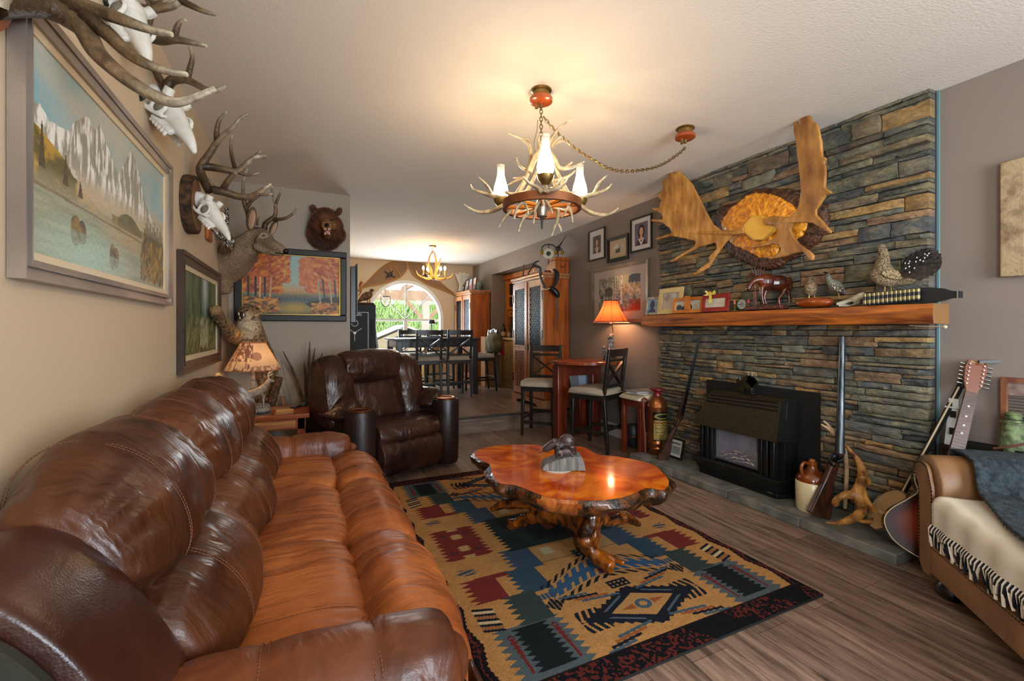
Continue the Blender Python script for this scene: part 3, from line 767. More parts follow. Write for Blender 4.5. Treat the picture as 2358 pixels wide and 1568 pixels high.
A.blobs(1500, (.64, .40, 1.02, 1.05), .014, ['#b0562c', '#c77a35', '#8a3a28', '#a04a2a', '#c98a4a'], 3, ang=2.5, a=.75); A.blobs(400, (.57, .5, .70, .95), .012, ['#c77a45', '#b86a3a', '#a85a38'], 6, ang=2.5, a=.6)
for cx, t_, c in ((.06, 0, '#20281f'), (.13, 0, '#2a2018'), (.17, .02, '#c99a5a'), (.22, 0, '#1f2a2c'), (.27, .04, '#b08a60'), (.78, -.06, '#8a8a78'), (.83, -.07, '#26323a'), (.90, -.05, '#9a8a6a'), (.95, -.04, '#2c2f30')):
    A.put((np.abs(A.X-cx-t_*(A.Y-.3)) < .009) & (A.Y > .20) & (A.Y < .62), c)
A.blobs(300, (0, .05, .35, .28), .012, ['#b5702c', '#8a4a1c', '#c9903a', '#3a3018'], 7, ang=.1); A.blobs(300, (.7, .02, 1, .2), .012, ['#b5702c', '#8a4a1c', '#c9903a', '#3a3018'], 8, ang=.1)
def frame_xz(name, label, Y, x0, x1, z0, z1, fw, depth, fmat, art, cat, inner=None, iw=.008, group=None, pmat=None):
    t = thing(name, label, cat, ((x0+x1)/2, Y, (z0+z1)/2), 0, group)
    mb = MB()
    for a, b, c, d in ((x0, x1, z0, z0+fw), (x0, x1, z1-fw, z1), (x0, x0+fw, z0+fw, z1-fw), (x1-fw, x1, z0+fw, z1-fw)): mb.box(a, b, Y-depth, Y-.003, c, d)
    fo = part('frame', mb, fmat, t, world=True, bevel=min(.008, fw*.25))
    if inner:
        mb = MB(); q = fw
        for q in (fw-.002, .0):
            for a, b, c, d in ((x0+q, x1-q, z0+q, z0+q+iw), (x0+q, x1-q, z1-q-iw, z1-q), (x0+q, x0+q+iw, z0+q, z1-q), (x1-q-iw, x1-q, z0+q, z1-q)): mb.box(a, b, Y-depth*(.8 if q else .5)-.0, Y-.004 if q else Y-depth*.4, c, d)
            if q: part('inner_bead', mb, inner, t, world=True); mb = MB()
    art.mesh('canvas', (x0+fw-.002, Y-depth*.4, z0+fw-.002), (x1-x0-2*fw+.004, 0, 0), (0, 0, z1-z0-2*fw+.004), pmat or m_paint, t)
    return t
frame_xz('autumn_painting', 'autumn lake painting in a black and gilt frame on the back wall', BW, -.575, .385, 1.315, 2.005, .06, .045, m_gilt, A, 'painting', m_gold, .007)

# ---------------------------------------------------------------- end table
def wood(name, c1, c2, ax='X', rough=.4, sc=2.2, coat=0, **k):
    st = {'X': (1.2, 14, 14), 'Y': (14, 1.2, 14), 'Z': (14, 14, 1.2)}[ax]
    return mat(name, c1, rough, col2=c2, scale=sc, stretch=st, detail=7, dist=.8, bump=.12, bscale=5, coat=coat, lo=.3, hi=.7, **k)
W_cherryX = wood('cherry_wood_x', '#6d2f14', '#9a4c22', 'X', .28); W_cherryZ = wood('cherry_wood_z', '#5d2812', '#88431e', 'Z', .3)
et = thing('end_table', 'cherry wood end table with slate and tile inlay top between sofa and recliner', 'side table', (-.2, 4.32, 0))
ex0, ex1, ey0, ey1, ez = -.46, .04, 3.92, 4.42, .56
part('tabletop', MB().box(ex0, ex1, ey0, ey1, ez-.035, ez), W_cherryX, et, world=True, bevel=.006)
m_slate = mat('slate_tile', '#4a4a46', .6, col2='#6a6358', scale=8); m_tantile = mat('tan_tile', '#a07a4e', .5, col2='#b8935f', scale=6)
part('inlay_tile', MB().box(ex0+.05, ex0+.22, ey0+.06, ey0+.3, ez-.001, ez+.0015), m_slate, et, world=True)
part('inlay_tile', MB().box(ex0+.25, ex1-.12, ey0+.06, ey0+.3, ez-.001, ez+.0015), m_tantile, et, world=True)
part('inlay_tile', MB().box(ex0+.14, ex1-.12, ey0+.32, ey0+.44, ez-.001, ez+.0015), mat('brown_tile', '#7a5a3c', .5), et, world=True)
part('inlay_tile', MB().box(ex0+.05, ex1-.12, ey0+.46, ey1-.06, ez-.001, ez+.0015), m_slate, et, world=True)
part('apron', MB().box(ex0+.03, ex1-.03, ey0+.03, ey1-.03, ez-.125, ez-.035), W_cherryX, et, world=True)
part('drawer_front', MB().box(ex0+.10, ex1-.10, ey0+.018, ey0+.035, ez-.115, ez-.05), mat('pale_wood', '#b5763c', .4, col2='#8a5024', scale=3, stretch=(1, 12, 12)), et, world=True, bevel=.004)
for x in (ex0+.03, ex1-.09):
    for y in (ey0+.03, ey1-.09): part('leg', MB().box(x, x+.06, y, y+.06, 0, ez-.035), W_cherryZ, et, world=True, bevel=.005)
part('shelf', MB().box(ex0+.04, ex1-.04, ey0+.04, ey1-.04, .12, .14), W_cherryX, et, world=True)

# ---------------------------------------------------------------- live edge coffee table
m_slabtop = mat('burl_slab', '#a83c06', .12, col2='#e07a18', scale=3.2, detail=8, dist=2.2, lo=.38, hi=.62, coat=.35, col3='#c8560c', spec=.5)
m_bark = mat('varnished_bark', '#120a06', .22, col2='#6a3a17', scale=18, detail=6, lo=.40, hi=.70, bump=1, bscale=60, coat=.4)
m_root = mat('varnished_root', '#1c0b05', .22, col2='#8f4a10', scale=5, stretch=(2, 2, 2), detail=6, dist=1, lo=.38, hi=.66, bump=.5, bscale=14, coat=.6)
m_cut = mat('cut_end_wood', '#a5502c', .4)
ct = thing('coffee_table', 'glossy orange live edge burl slab coffee table on a root stump base', 'coffee table', (1.36, 2.12, 0))
CTZ = .46
opx = [(1092,1044),(1118,1030),(1180,1024),(1230,1024),(1262,1030),(1300,1026),(1345,1030),(1375,1046),(1412,1050),(1450,1056),(1500,1068),(1522,1084),(1540,1108),(1528,1128),(1490,1124),(1462,1135),(1430,1146),(1380,1152),(1330,1152),(1275,1147),(1240,1138),(1190,1118),(1150,1112),(1134,1092),(1128,1070),(1112,1062)]
out = [onZ(x, y, CTZ) for x, y in opx]; out = [Vector((p.x, p.y, 0)) for p in out]
O = catmull([tuple(p) for p in out], 5, True)
cc = sum(O, Vector())/len(O)
tb = MB(); nO = len(O)
def ringz(k, z, j=0): return [tuple(cc + (p-cc)*k*(1+j*fn(p.x*9, p.y*9, z*20)) + Vector((0, 0, z))) for p in O]
tv = ringz(1, CTZ)
tb.v += [(cc.x, cc.y, CTZ)] 
for k in (.35, .7, 1.0): tb.v += ringz(k, CTZ)
tb.f += [(0, 1+i, 1+(i+1) % nO) for i in range(nO)]
for q in range(2): tb.f += [(1+q*nO+i, 1+(q+1)*nO+i, 1+(q+1)*nO+(i+1) % nO, 1+q*nO+(i+1) % nO) for i in range(nO)]
tb.m = [0]*len(tb.f)
part('slab_top', tb, m_slabtop, ct, world=True)
eb = MB(); rings = [ringz(1, CTZ-.001), ringz(1.035, CTZ-.012, .05), ringz(1.045, CTZ-.035, .08), ringz(1.01, CTZ-.06, .10), ringz(.93, CTZ-.085, .12), ringz(.80, CTZ-.095, .1)]
for r_ in rings: eb.v += r_
for q in range(len(rings)-1): eb.f += [(q*nO+i, q*nO+(i+1) % nO, (q+1)*nO+(i+1) % nO, (q+1)*nO+i) for i in range(nO)]
eb.f.append(tuple(range((len(rings)-1)*nO, len(rings)*nO))); eb.m = [0]*len(eb.f)
for i, f in enumerate(eb.f[:-1]):   # the sawn facet at the front shows clear wood
    p = Vector(eb.v[f[0]])
    a_ = onZ(1215, 1150, CTZ); b_ = onZ(1350, 1160, CTZ)
    if a_.x-.02 < p.x < b_.x+.0 and p.y < a_.y+.05 and p.y < 1.80: eb.m[i] = 1
part('bark_edge', eb, [m_bark, mat('sawn_facet', '#7a3a14', .25, col2='#b0622a', scale=4, stretch=(12, 2, 2), coat=.6)], ct, world=True, ang=60)
rb = MB(); b0 = Vector((1.42, 2.05, 0))
def P3(px, py, z): return tuple(onZ(px, py, z))
rb.ell((1.42, 2.05, .22), (.09, .085, .19), 14).ell((1.43, 2.06, .385), (.17, .13, .04), 14)
rb.tube([(1.40, 2.02, .36), (1.37, 1.93, .24), P3(1345, 1240, .14), P3(1375, 1285, .07), P3(1410, 1308, .055)], [.058, .046, .040, .036, .030], 10, sm=4)
rb.tube([P3(1370, 1270, .10), P3(1400, 1283, .07), P3(1438, 1298, .06)], [.024, .018, .013], 8, sm=3)
rb.tube([(1.40, 2.05, .26), P3(1240, 1160, .20), P3(1175, 1158, .17), P3(1132, 1172, .09)], [.05, .032, .036, .016], 9, sm=4)
rb.tube([(1.40, 2.02, .16), P3(1250, 1190, .12), P3(1200, 1196, .09), P3(1168, 1197, .07)], [.05, .026, .018, .012], 8, sm=4)
rb.tube([(1.45, 2.05, .22), P3(1400, 1200, .12), P3(1440, 1192, .11), P3(1474, 1208, .05)], [.05, .030, .034, .016], 9, sm=4)
rb.tube([(1.5, 2.1, .2), (1.68, 2.28, .12), (1.80, 2.42, .03)], [.06, .04, .02], 8, sm=4)
rb.tube([(1.4, 2.12, .2), (1.22, 2.32, .12), (1.12, 2.45, .03)], [.06, .04, .02], 8, sm=4)
rb.tube([(1.45, 1.98, .12), P3(1330, 1225, .10), P3(1360, 1240, .03)], [.05, .03, .02], 8, sm=3)
rb.tube([(1.42, 2.05, .1), (1.42, 2.05, .022)], [.08, .07], 12)
organic('root_base', rb, m_root, ct, world=True, voxel=.010, smooth=3, disp=lambda p, n_: .007*fn(p.x*28, p.y*28, p.z*28) + .003*fn(p.x*70, p.y*70, p.z*70))
# ================================================================ antlers, skulls, mounts
RV = Vector((CY, -SY, 0)); FV = Vector((SY, CY, 0)); UV = Vector((0, 0, 1))
class Z:
    """reads a point of the photograph's enlargement: z(x, y, t) is the world point at depth t"""
    def __init__(s, x0, y0, k): s.x0, s.y0, s.k = x0, y0, k
    def px(s, x, y): return s.x0 + x/s.k, s.y0 + y/s.k
    def __call__(s, x, y, t): a, b = s.px(x, y); return at(a, b, t)
    def ell(s, mb, x, y, t, rx, ry, d=None, ang=0, mi=0, n=14, e=1.0):
        k = t/FPX/s.k; c = s(x, y, t); a = R(ang)
        A_ = RV*math.cos(a)+UV*math.sin(a); B_ = -RV*math.sin(a)+UV*math.cos(a)
        M = Matrix((A_, FV, B_)).transposed()
        return mb.ell(c, (rx*k, (d if d is not None else min(rx, ry))*k, ry*k), n, mi, M, e)
    def tube(s, mb, pts, rs, t, n=8, sm=3, mi=0, flat=1.0):
        P = [s(p[0], p[1], (p[2] if len(p) > 2 else t)) for p in pts]
        k = t/FPX/s.k
        if not isinstance(rs, (list, tuple)): rs = [rs]*len(P)
        return mb.tube(P, [r*k for r in rs], n, mi, sm, True, flat)
def antler(mb, P, r0, r1, sm=4, n=8, cols=('#3c2a18', '#84694a', '#c9bda2')):
    """one beam or tine, paling smoothly towards its tip"""
    N = len(P); rs = [r0 + (r1-r0)*(i/(N-1))**1.3 for i in range(N)]
    if mb.c is None: mb.c = []
    v0 = len(mb.v); mb.tube(P, rs, n, 0, sm); tot = len(mb.v)-v0; cc = [lin(c) for c in cols]
    for i in range(tot):
        f = (i//n)/max(1, tot//n-1); k = (i % n); w_ = .85+.25*math.sin(k*2.4+f*9)
        c = mx(cc[0], cc[1], min(1, f/.6)) if f < .6 else mx(cc[1], cc[2], (f-.6)/.4)
        mb.c.append((c[0]*w_, c[1]*w_, c[2]*w_, 1))
    return mb
m_antl = mat('antler_bone', '#b0b0b0', .45, col2='#ffffff', scale=30, attr=True, bump=.5, bscale=70)
AM = [m_antl]; CM = [m_antl]; CHC = ('#a58c66', '#bfa880', '#d8c8a4')
A_lt = mat('antler_ivory', '#b8a888', .38, col2='#cfc2a6', scale=14)
m_bone = mat('bleached_bone', '#c9c5ba', .55, col2='#dedad0', scale=12, bump=.2, bscale=40)
m_bone_in = mat('socket_bone', '#756d60', .8)
m_rslice = mat('tree_slice_wood', '#8a5a2c', .5, col2='#6a3d1c', scale=6, bump=.2)
m_rbark = mat('rough_bark', '#1c130c', .9, col2='#5a3d24', scale=30, bump=1, bscale=50)

def skull(root, base, tip, up, L, seed=0):
    """deer skull from the back of the head (base) to the nose (tip)"""
    x = (tip-base).normalized(); y = up.cross(x).normalized(); z = x.cross(y)
    def W(a, b, c): return base + x*a*L + y*b*L + z*c*L
    M = Matrix((x, y, z)).transposed()
    mb = MB()
    mb.ell(W(.13, 0, .02), (.15*L, .125*L, .12*L), 14, M=M); mb.ell(W(.33, 0, .05), (.18*L, .13*L, .11*L), 14, M=M)
    mb.tube([W(.35, 0, .03), W(.6, 0, 0), W(.85, 0, -.03), W(1.0, 0, -.07)], [.13*L, .095*L, .055*L, .018*L], 12, sm=3)
    for s_ in (-1, 1):
        mb.tube([W(.45+.085*math.cos(a), s_*.15, .01+.085*math.sin(a)) for a in [2*PI*k/12 for k in range(13)]], .022*L, 6)
        mb.tube([W(.55, s_*.12, -.04), W(.4, s_*.17, -.09), W(.2, s_*.15, -.06)], .022*L, 6, sm=3)
        mb.tube([W(.42, s_*.085, -.11), W(.7, s_*.06, -.10)], [.04*L, .03*L], 6)
        for k in range(6): mb.ell(W(.43+k*.05, s_*.085, -.15), (.022*L, .02*L, .03*L), 6)
        mb.tube([W(.33, s_*.09, .12), W(.31, s_*.11, .2)], .05*L, 8)
    mb.tube([W(.02, 0, -.03), W(-.1, 0, -.06)], [.08*L, .05*L], 8)
    organic('skull', mb, m_bone, root, world=True, voxel=.0045, smooth=2)
    for s_ in (-1, 1):
        e = MB(); e.ell(W(.45, s_*.135, .01), (.062*L, .035*L, .062*L), 12, M=M); part('eye_socket', e, m_bone_in, root, world=True)
    return W

zL = Z(0, 0, 2.8)        # 0..560 enlargement
zD = Z(380, 240, 3.0152) # deer enlargement
zC = Z(400, 560, 3.4087) # cat and lamp enlargement

# skull on the round tree slice
t = thing('deer_skull_mount', 'white deer skull with wide antlers on a round bark edged slice above the forest painting', 'deer skull mount', tuple(onX(428, 470, LW)))
c0 = onX(428, 470, LW); mb = MB()
Mx = Matrix.Rotation(R(90), 4, 'Y')
def disc(mb, c, ry, rz, x0, x1, mi=0, n=28, j=.05, seed=0):
    vs = []
    for x, k in ((x0, 1), (x0+(x1-x0)*.3, 1.02), (x1-.002, 1), (x1, .93)):
        for i in range(n):
            a = 2*PI*i/n; q = k*(1+j*fn(math.cos(a)*2+seed, math.sin(a)*2, 3)); vs.append((x, c.y+ry*q*math.cos(a), c.z+rz*q*math.sin(a)))
    fs = [(r*n+i, r*n+(i+1) % n, (r+1)*n+(i+1) % n, (r+1)*n+i) for r in range(3) for i in range(n)] + [tuple(range(n)), tuple(range(3*n, 4*n))]
    o = len(mb.f); mb.add(vs, fs, mi); return mb
disc(mb, c0, .165, .165, LW+.003, LW+.055); part('bark_rim', mb, m_rbark, t, world=True, ang=60)
part('wood_face', disc(MB(), c0, .145, .145, LW+.05, LW+.058), m_rslice, t, world=True)
b_ = zL(1230, 1240, 2.58); n_ = zL(1500, 1525, 2.50)
part('hook', MB().tube([(LW+.05, c0.y+.02, c0.z-.02), tuple(b_)], .012, 8), m_black, t, world=True)
skull(t, b_+(n_-b_)*.08, n_, Vector((.8, -.3, .7)), (n_-b_).length*.93)
mb = MB(); T_ = 2.56
def AN(mb, z, t, *br, sc=1.0):
    for r0, r1, pts in br: antler(mb, [z(p[0], p[1], t + (p[2] if len(p) > 2 else 0)) for p in pts], r0*sc, r1*sc)
AN(mb, zD, T_, (.026, .006, [(310, 605), (270, 530), (245, 460), (262, 410), (305, 350), (350, 280), (395, 225), (470, 160), (520, 100), (573, 68)]),
   (.016, .006, [(360, 255), (358, 190), (378, 110), (428, 52)]),
   (.024, .012, [(255, 430), (330, 438, .03), (420, 455, .05), (500, 465, .08), (560, 420, .1), (620, 370, .12), (705, 363, .14)]),
   (.010, .004, [(610, 378, .12), (640, 345, .12), (668, 323, .12)]), (.012, .004, [(500, 468, .08), (570, 492, .1), (655, 478, .12)]),
   (.012, .004, [(485, 445, .07), (462, 350, .07), (456, 270, .07), (465, 215, .07)]), (.009, .003, [(285, 560), (308, 530), (322, 497)]))
AN(mb, zD, T_, (.024, .010, [(340, 595, -.02), (420, 612, 0), (500, 638, .05), (580, 645, .1), (650, 615, .15), (690, 585, .18), (735, 555, .2)]),
   (.010, .004, [(640, 625, .14), (700, 630, .16), (745, 622, .18)]), (.018, .010, [(400, 590, 0), (440, 530, .04), (485, 478, .07), (540, 430, .1)]),
   (.009, .003, [(335, 600, -.02), (335, 570, -.02), (352, 548, -.02)]))
part('antlers', mb, AM, t, world=True, ang=60)
t['label'] = 'white deer skull with wide antlers on a round bark edged slice above the forest painting'

# middle skull
t = thing('deer_skull', 'bleached deer skull with short forked antlers near the ceiling, between the other two wall skulls', 'deer skull mount', tuple(onX(330, 220, LW)))
b_ = zL(960, 590, 2.02); n_ = zL(1290, 955, 1.92)
skull(t, b_, n_, Vector((.8, -.3, .7)), (n_-b_).length)
part('hook', MB().tube([tuple(onX(322, 226, LW+.002)), tuple(b_)], .012, 8), m_black, t, world=True)
mb = MB()
AN(mb, zL, 1.98, (.020, .006, [(1080, 590), (1040, 530), (1010, 470), (985, 420), (960, 370), (940, 300)]),
   (.022, .006, [(1070, 570), (1110, 520), (1180, 510), (1240, 530), (1330, 575), (1410, 580), (1452, 550)]),
   (.014, .006, [(1205, 515), (1225, 440), (1240, 370), (1225, 305)]))
part('antlers', mb, AM, t, world=True, ang=60)
# upper skull
t = thing('deer_skull', 'bleached deer skull with antlers cut off by the top edge, above the mountain painting', 'deer skull mount', tuple(onX(250, 60, LW)))
b_ = zL(720, -60, 1.62); n_ = zL(1000, 400, 1.54)
skull(t, b_, n_, Vector((.8, -.3, .7)), (n_-b_).length)
part('hook', MB().tube([tuple(onX(240, 10, LW+.002)), tuple(b_)], .012, 8), m_black, t, world=True)
mb = MB()
AN(mb, zL, 1.66, (.018, .006, [(930, 210), (955, 130), (970, 60), (960, 0), (950, -60)]),
   (.020, .006, [(940, 230), (1030, 260), (1130, 255), (1240, 275), (1330, 297)]), (.012, .005, [(1125, 250), (1140, 180), (1165, 140), (1200, 128)]),
   (.018, .009, [(780, -20), (850, 35), (960, 60), (1060, 50), (1140, 30), (1180, -20)]), (.014, .005, [(1160, 0), (1240, 40), (1320, 75), (1395, 95)]),
   (.012, .005, [(955, 0), (1000, 25), (1060, 10), (1100, -20)]))
part('antlers', mb, AM, t, world=True, ang=60)
# elk antlers nearest the camera
t = thing('elk_antlers', 'long pale tipped elk antlers reaching across the upper left corner from a wooden plaque', 'antler mount', tuple(onX(10, 40, LW)))
pl = onX(-20, 30, LW)
part('plaque', disc(MB(), Vector((LW, 1.265, 1.99)), .125, .14, LW+.003, LW+.03, seed=3), mat('orange_wood_plaque', '#8f4a20', .4, col2='#6b3214', scale=5, stretch=(1, 1, 8)), t, world=True)
mb = MB()
AN(mb, zL, 1.08, (.030, .007, [(-60, 20, -.15), (100, 15, -.10), (260, 30, -.05), (340, 60, -.03), (430, 110), (540, 190), (620, 330), (730, 440), (860, 540), (1000, 620), (1120, 660), (1230, 640), (1385, 573)]),
   (.024, .006, [(330, 10), (450, 20), (560, 50), (700, 95), (850, 150), (980, 195), (1110, 222)]),
   (.020, .006, [(560, 100), (640, 170), (720, 240), (800, 320), (900, 390), (1000, 435), (1100, 465), (1205, 480)]),
   (.014, .004, [(560, 120), (620, 130), (660, 145), (705, 165)]))
antler(mb, [(LW+.045, 1.27, 2.0), tuple(zL(-60, 20, .93))], .035, .030)
part('antlers', mb, AM, t, world=True, ang=60)

# ---------------------------------------------------------------- fur helpers
def tufts(mb, pts, n_each=1, length=.02, width=.004, bias=(0, 0, -1), bw=.6, seed=1, mi=0):
    rs = random.Random(seed); b = Vector(bias)
    for p, nv in pts:
        for _ in range(n_each):
            q = p + Vector([rs.uniform(-1, 1)*width*2 for _ in range(3)])
            d = (nv + b*bw + Vector([rs.uniform(-.35, .35) for _ in range(3)])).normalized()*length*rs.uniform(.6, 1.3)
            s_ = d.cross(Vector((rs.uniform(-1, 1), rs.uniform(-1, 1), rs.uniform(-1, 1)))).normalized()*width
            o = len(mb.v); mb.v += [tuple(q-s_), tuple(q+s_), tuple(q+d*.6+s_*.5+nv*length*.1), tuple(q+d)]; mb.f += [[o, o+1, o+2], [o, o+2, o+3]]; mb.m += [mi, mi]
    return mb
def scatter(o, n, seed=2, cond=None):
    """random points and normals on a finished surface, in its own coordinates"""
    rs = random.Random(seed); me = o.data; P = []
    polys = me.polygons; tot = len(polys)
    tries = 0
    while len(P) < n and tries < n*8:
        tries += 1; f = polys[rs.randrange(tot)]
        c = Vector(f.center)
        if cond is None or cond(c): P.append((c, Vector(f.normal)))
    return P
def furm(name, c1, c2, sc=30, **k): return mat(name, c1, .8, col2=c2, scale=sc, bump=.6, bscale=160, sheen=.1, detail=5, **k)
m_eye = mat('glass_eye', '#0c0806', .05, spec=1)
m_nose = mat('wet_black_nose', '#0c0b0b', .25)
m_colfur = mat('coloured_fur', '#b8b8b8', .85, col2='#ffffff', scale=90, attr=True, bump=.7, bscale=200, stretch=(1, 1, 1))

# ---------------------------------------------------------------- mule deer shoulder mount
t = thing('deer_mount', 'brown deer shoulder mount with forked antlers facing right, beside the autumn painting', 'deer mount', (LW, 4.28, 1.62))
mb = MB(); dd = 3.60
zD.tube(mb, [(330, 1130, 3.72), (400, 1130, 3.70), (470, 1080, 3.66), (540, 1010, 3.62), (600, 950, 3.6), (640, 910, 3.58)], [175, 170, 150, 118, 88, 72], dd, 16, 4, flat=.72)
zD.tube(mb, [(370, 1190, 3.70), (400, 1260, 3.68), (410, 1320, 3.68)], [95, 70, 35], dd, 12, 3)
zD.ell(mb, 650, 915, 3.57, 78, 62, 58, -15); zD.ell(mb, 690, 930, 3.55, 62, 55, 48, -20)
zD.tube(mb, [(680, 945, 3.55), (740, 975, 3.53), (795, 1000, 3.51), (832, 1020, 3.50)], [66, 52, 40, 29], dd, 12, 4, flat=.8)
zD.tube(mb, [(650, 980, 3.56), (720, 1020, 3.53), (790, 1036, 3.51), (815, 1042, 3.50)], [48, 34, 22, 13], dd, 10, 4, flat=.8)
def deer_col(p, n_):
    w = p + Vector(t_loc)
    d_thr = (w - zD(668, 1040, 3.55)).length; d_muz = (w - zD(800, 1010, 3.5)).length; d_eye = (w - zD(685, 915, 3.5)).length
    k = fn(w.x*9, w.y*9, w.z*9)*.5+.5
    c = mx(lin('#75604a'), lin('#a58c70'), k)
    c = mx(c, lin('#3a2c1f'), max(0, min(1, (1.62-w.z)/.25))*.5)
    c = mx(c, lin('#c9b99c'), min(1, max(0, 1.4*(1-d_thr/.12)))); c = mx(c, lin('#a18a6c'), max(0, 1-d_muz/.10))
    c = mx(c, lin('#d8ccb4'), max(0, 1-abs(d_eye-.024)/.012)*.6)
    if (w - zD(640, 862, 3.57)).length < .05: c = mx(c, lin('#2a1d14'), .8)
    return c
t_loc = tuple(t.location)
organic('body', mb, m_colfur, t, world=True, voxel=.009, smooth=5, color=deer_col)
for a_, (ex, ey, et_, rx, ry, ang) in enumerate(((600, 795, 3.52, 38, 85, -8), (752, 858, 3.68, 24, 60, -25))):
    e = MB(); zD.ell(e, ex, ey, et_, rx, ry, 13, ang); ea = part('ear', e, furm('ear_fur', '#4a3826', '#6e563c'), t, world=True)
    e = MB(); zD.ell(e, ex+2, ey+5, et_-.012, rx*.66, ry*.78, 8, ang); part('inner_ear', e, mat('inner_ear_pink', '#a8866a', .8), ea, world=True)
e = MB(); zD.ell(e, 682, 915, 3.507, 15, 11, 9); part('eye', e, m_eye, t, world=True)
e = MB(); zD.ell(e, 840, 1022, 3.495, 18, 20, 20, -30); part('nose', e, m_nose, t, world=True)
e = MB(); zD.tube(e, [(765, 1032, 3.487), (800, 1036, 3.48), (835, 1040, 3.485)], [3, 3, 3], dd, 6, 2); part('mouth', e, m_nose, t, world=True)
mb = MB()
AN(mb, zD, 3.6, (.022, .006, [(590, 860), (578, 760), (552, 690), (542, 610), (545, 530), (572, 442)]), (.016, .005, [(572, 710), (600, 672), (665, 625), (725, 568)]),
   (.022, .007, [(690, 870), (697, 830), (735, 800), (765, 770), (767, 700), (748, 620), (737, 543)]), (.013, .005, [(767, 695), (790, 640), (817, 575)]),
   (.016, .005, [(755, 800), (830, 793), (890, 758), (920, 700)]), (.009, .003, [(640, 840), (645, 800), (662, 770)]))
part('antlers', mb, AM, t, world=True, ang=60)

# ---------------------------------------------------------------- black bear head
t = thing('bear_head_mount', 'brown bear head mount with an open mouth on the back wall above the autumn painting', 'bear mount', (.205, BW, 2.25))
t_loc = tuple(t.location); mb = MB(); T_ = 4.28
zD.ell(mb, 1120, 850, 4.33, 110, 100, 110); zD.ell(mb, 1115, 790, 4.27, 80, 70, 90)
zD.ell(mb, 1120, 900, 4.34, 128, 62, 70); zD.ell(mb, 1060, 900, 4.33, 72, 60, 55, 20); zD.ell(mb, 1180, 900, 4.33, 72, 62, 55, -20)
zD.tube(mb, [(1122, 830, 4.2), (1125, 848, 4.11)], [46, 32], T_, 12, 3)
zD.tube(mb, [(1124, 890, 4.2), (1126, 903, 4.13)], [30, 20], T_, 10, 3)
zD.ell(mb, 1062, 838, 4.22, 30, 36, 30); zD.ell(mb, 1175, 842, 4.22, 30, 36, 30)
zD.tube(mb, [(1110, 900, 4.46), (1110, 900, 4.30)], [118, 112], T_, 14)
def bear_col(p, n_):
    w = p + Vector(t_loc); c = mx(lin('#341a0c'), lin('#6e3a18'), fn(w.x*12, w.y*12, w.z*12)*.5+.5)
    c = mx(c, lin('#b08048'), max(0, 1-(w-zD(1122, 850, 4.12)).length/.15)*1.0)
    return mx(c, lin('#1c0f09'), max(0, min(1, (2.17-w.z)/.08))*.7)
body = organic('head', mb, m_colfur, t, world=True, voxel=.009, smooth=4, color=bear_col)
fm = furm('bear_fur', '#3c1c0c', '#8a4a20', 12)
fu = tufts(MB(), scatter(body, 8000, 3, lambda c: (c+Vector(t_loc)-zD(1123, 845, 4.12)).length > .10), 1, .020, .0016, (0, 0, -1), 1.1, 4)
part('fur', fu, fm, t, fixn=False)
for ex, ey in ((1032, 725), (1208, 745)):
    e = MB(); zD.ell(e, ex, ey, 4.27, 22, 32, 14, 25 if ex < 1100 else -25); ea = part('ear', e, furm('bear_ear', '#3a1e10', '#5a3018'), t, world=True)
    e = MB(); zD.ell(e, ex+2, ey+5, 4.258, 10, 17, 8); part('inner_ear', e, mat('bear_inner_ear', '#4a2a16', .9), ea, world=True)
for ex, ey in ((1090, 800), (1155, 803)): e = MB(); zD.ell(e, ex, ey, 4.17, 7, 6, 5); part('eye', e, m_eye, t, world=True)
e = MB(); zD.ell(e, 1124, 838, 4.085, 17, 14, 10); part('nose', e, m_nose, t, world=True)
e = MB(); zD.ell(e, 1126, 880, 4.105, 25, 27, 14); mo = part('mouth', e, mat('bear_mouth', '#6b3a34', .4), t, world=True)
e = MB(); zD.ell(e, 1126, 890, 4.092, 13, 14, 8); part('tongue', e, mat('tongue', '#b0706a', .4), mo, world=True)
e = MB()
for q in (-17, -9, 9, 17): zD.tube(e, [(1126+q, 862, 4.09), (1126+q, 874, 4.088)], [4, 1], T_, 6, 1)
for q in (-15, 15): zD.tube(e, [(1126+q, 905, 4.09), (1126+q, 886, 4.085)], [5, 1], T_, 6, 1)
part('teeth', e, mat('ivory_teeth', '#d8cdb0', .3), mo, world=True)

# ---------------------------------------------------------------- reared bobcat
t = thing('bobcat_mount', 'snarling spotted bobcat mount rearing in the corner with a paw on the forest painting', 'bobcat mount', (-.33, 4.5, 0))
t_loc = tuple(t.location); mb = MB(); T_ = 3.9
zC.tube(mb, [(590, 600, 3.85), (600, 680, 3.9), (640, 800, 4.0), (690, 920, 4.1), (730, 1040, 4.15)], [75, 95, 100, 105, 95], T_, 16, 4, flat=.85)
zC.ell(mb, 585, 560, 3.84, 78, 66, 70, -20); zC.ell(mb, 545, 558, 3.78, 42, 34, 40)
zC.tube(mb, [(560, 740, 3.82), (490, 720, 3.68), (430, 680, 3.50), (385, 620, 3.34), (350, 560, 3.20), (328, 525, 3.10)], [75, 62, 48, 38, 34, 36], T_, 12, 4)
zC.ell(mb, 325, 530, 3.08, 44, 38, 36, 30); zC.ell(mb, 620, 545, 3.86, 62, 58, 60)
zC.tube(mb, [(730, 1040, 4.15), (720, 1150, 4.15), (700, 1290, 4.2)], [80, 50, 40], T_, 12, 4)
zC.tube(mb, [(680, 760, 3.95), (760, 900, 4.0), (790, 1000, 4.1)], [50, 40, 36], T_, 12, 4)
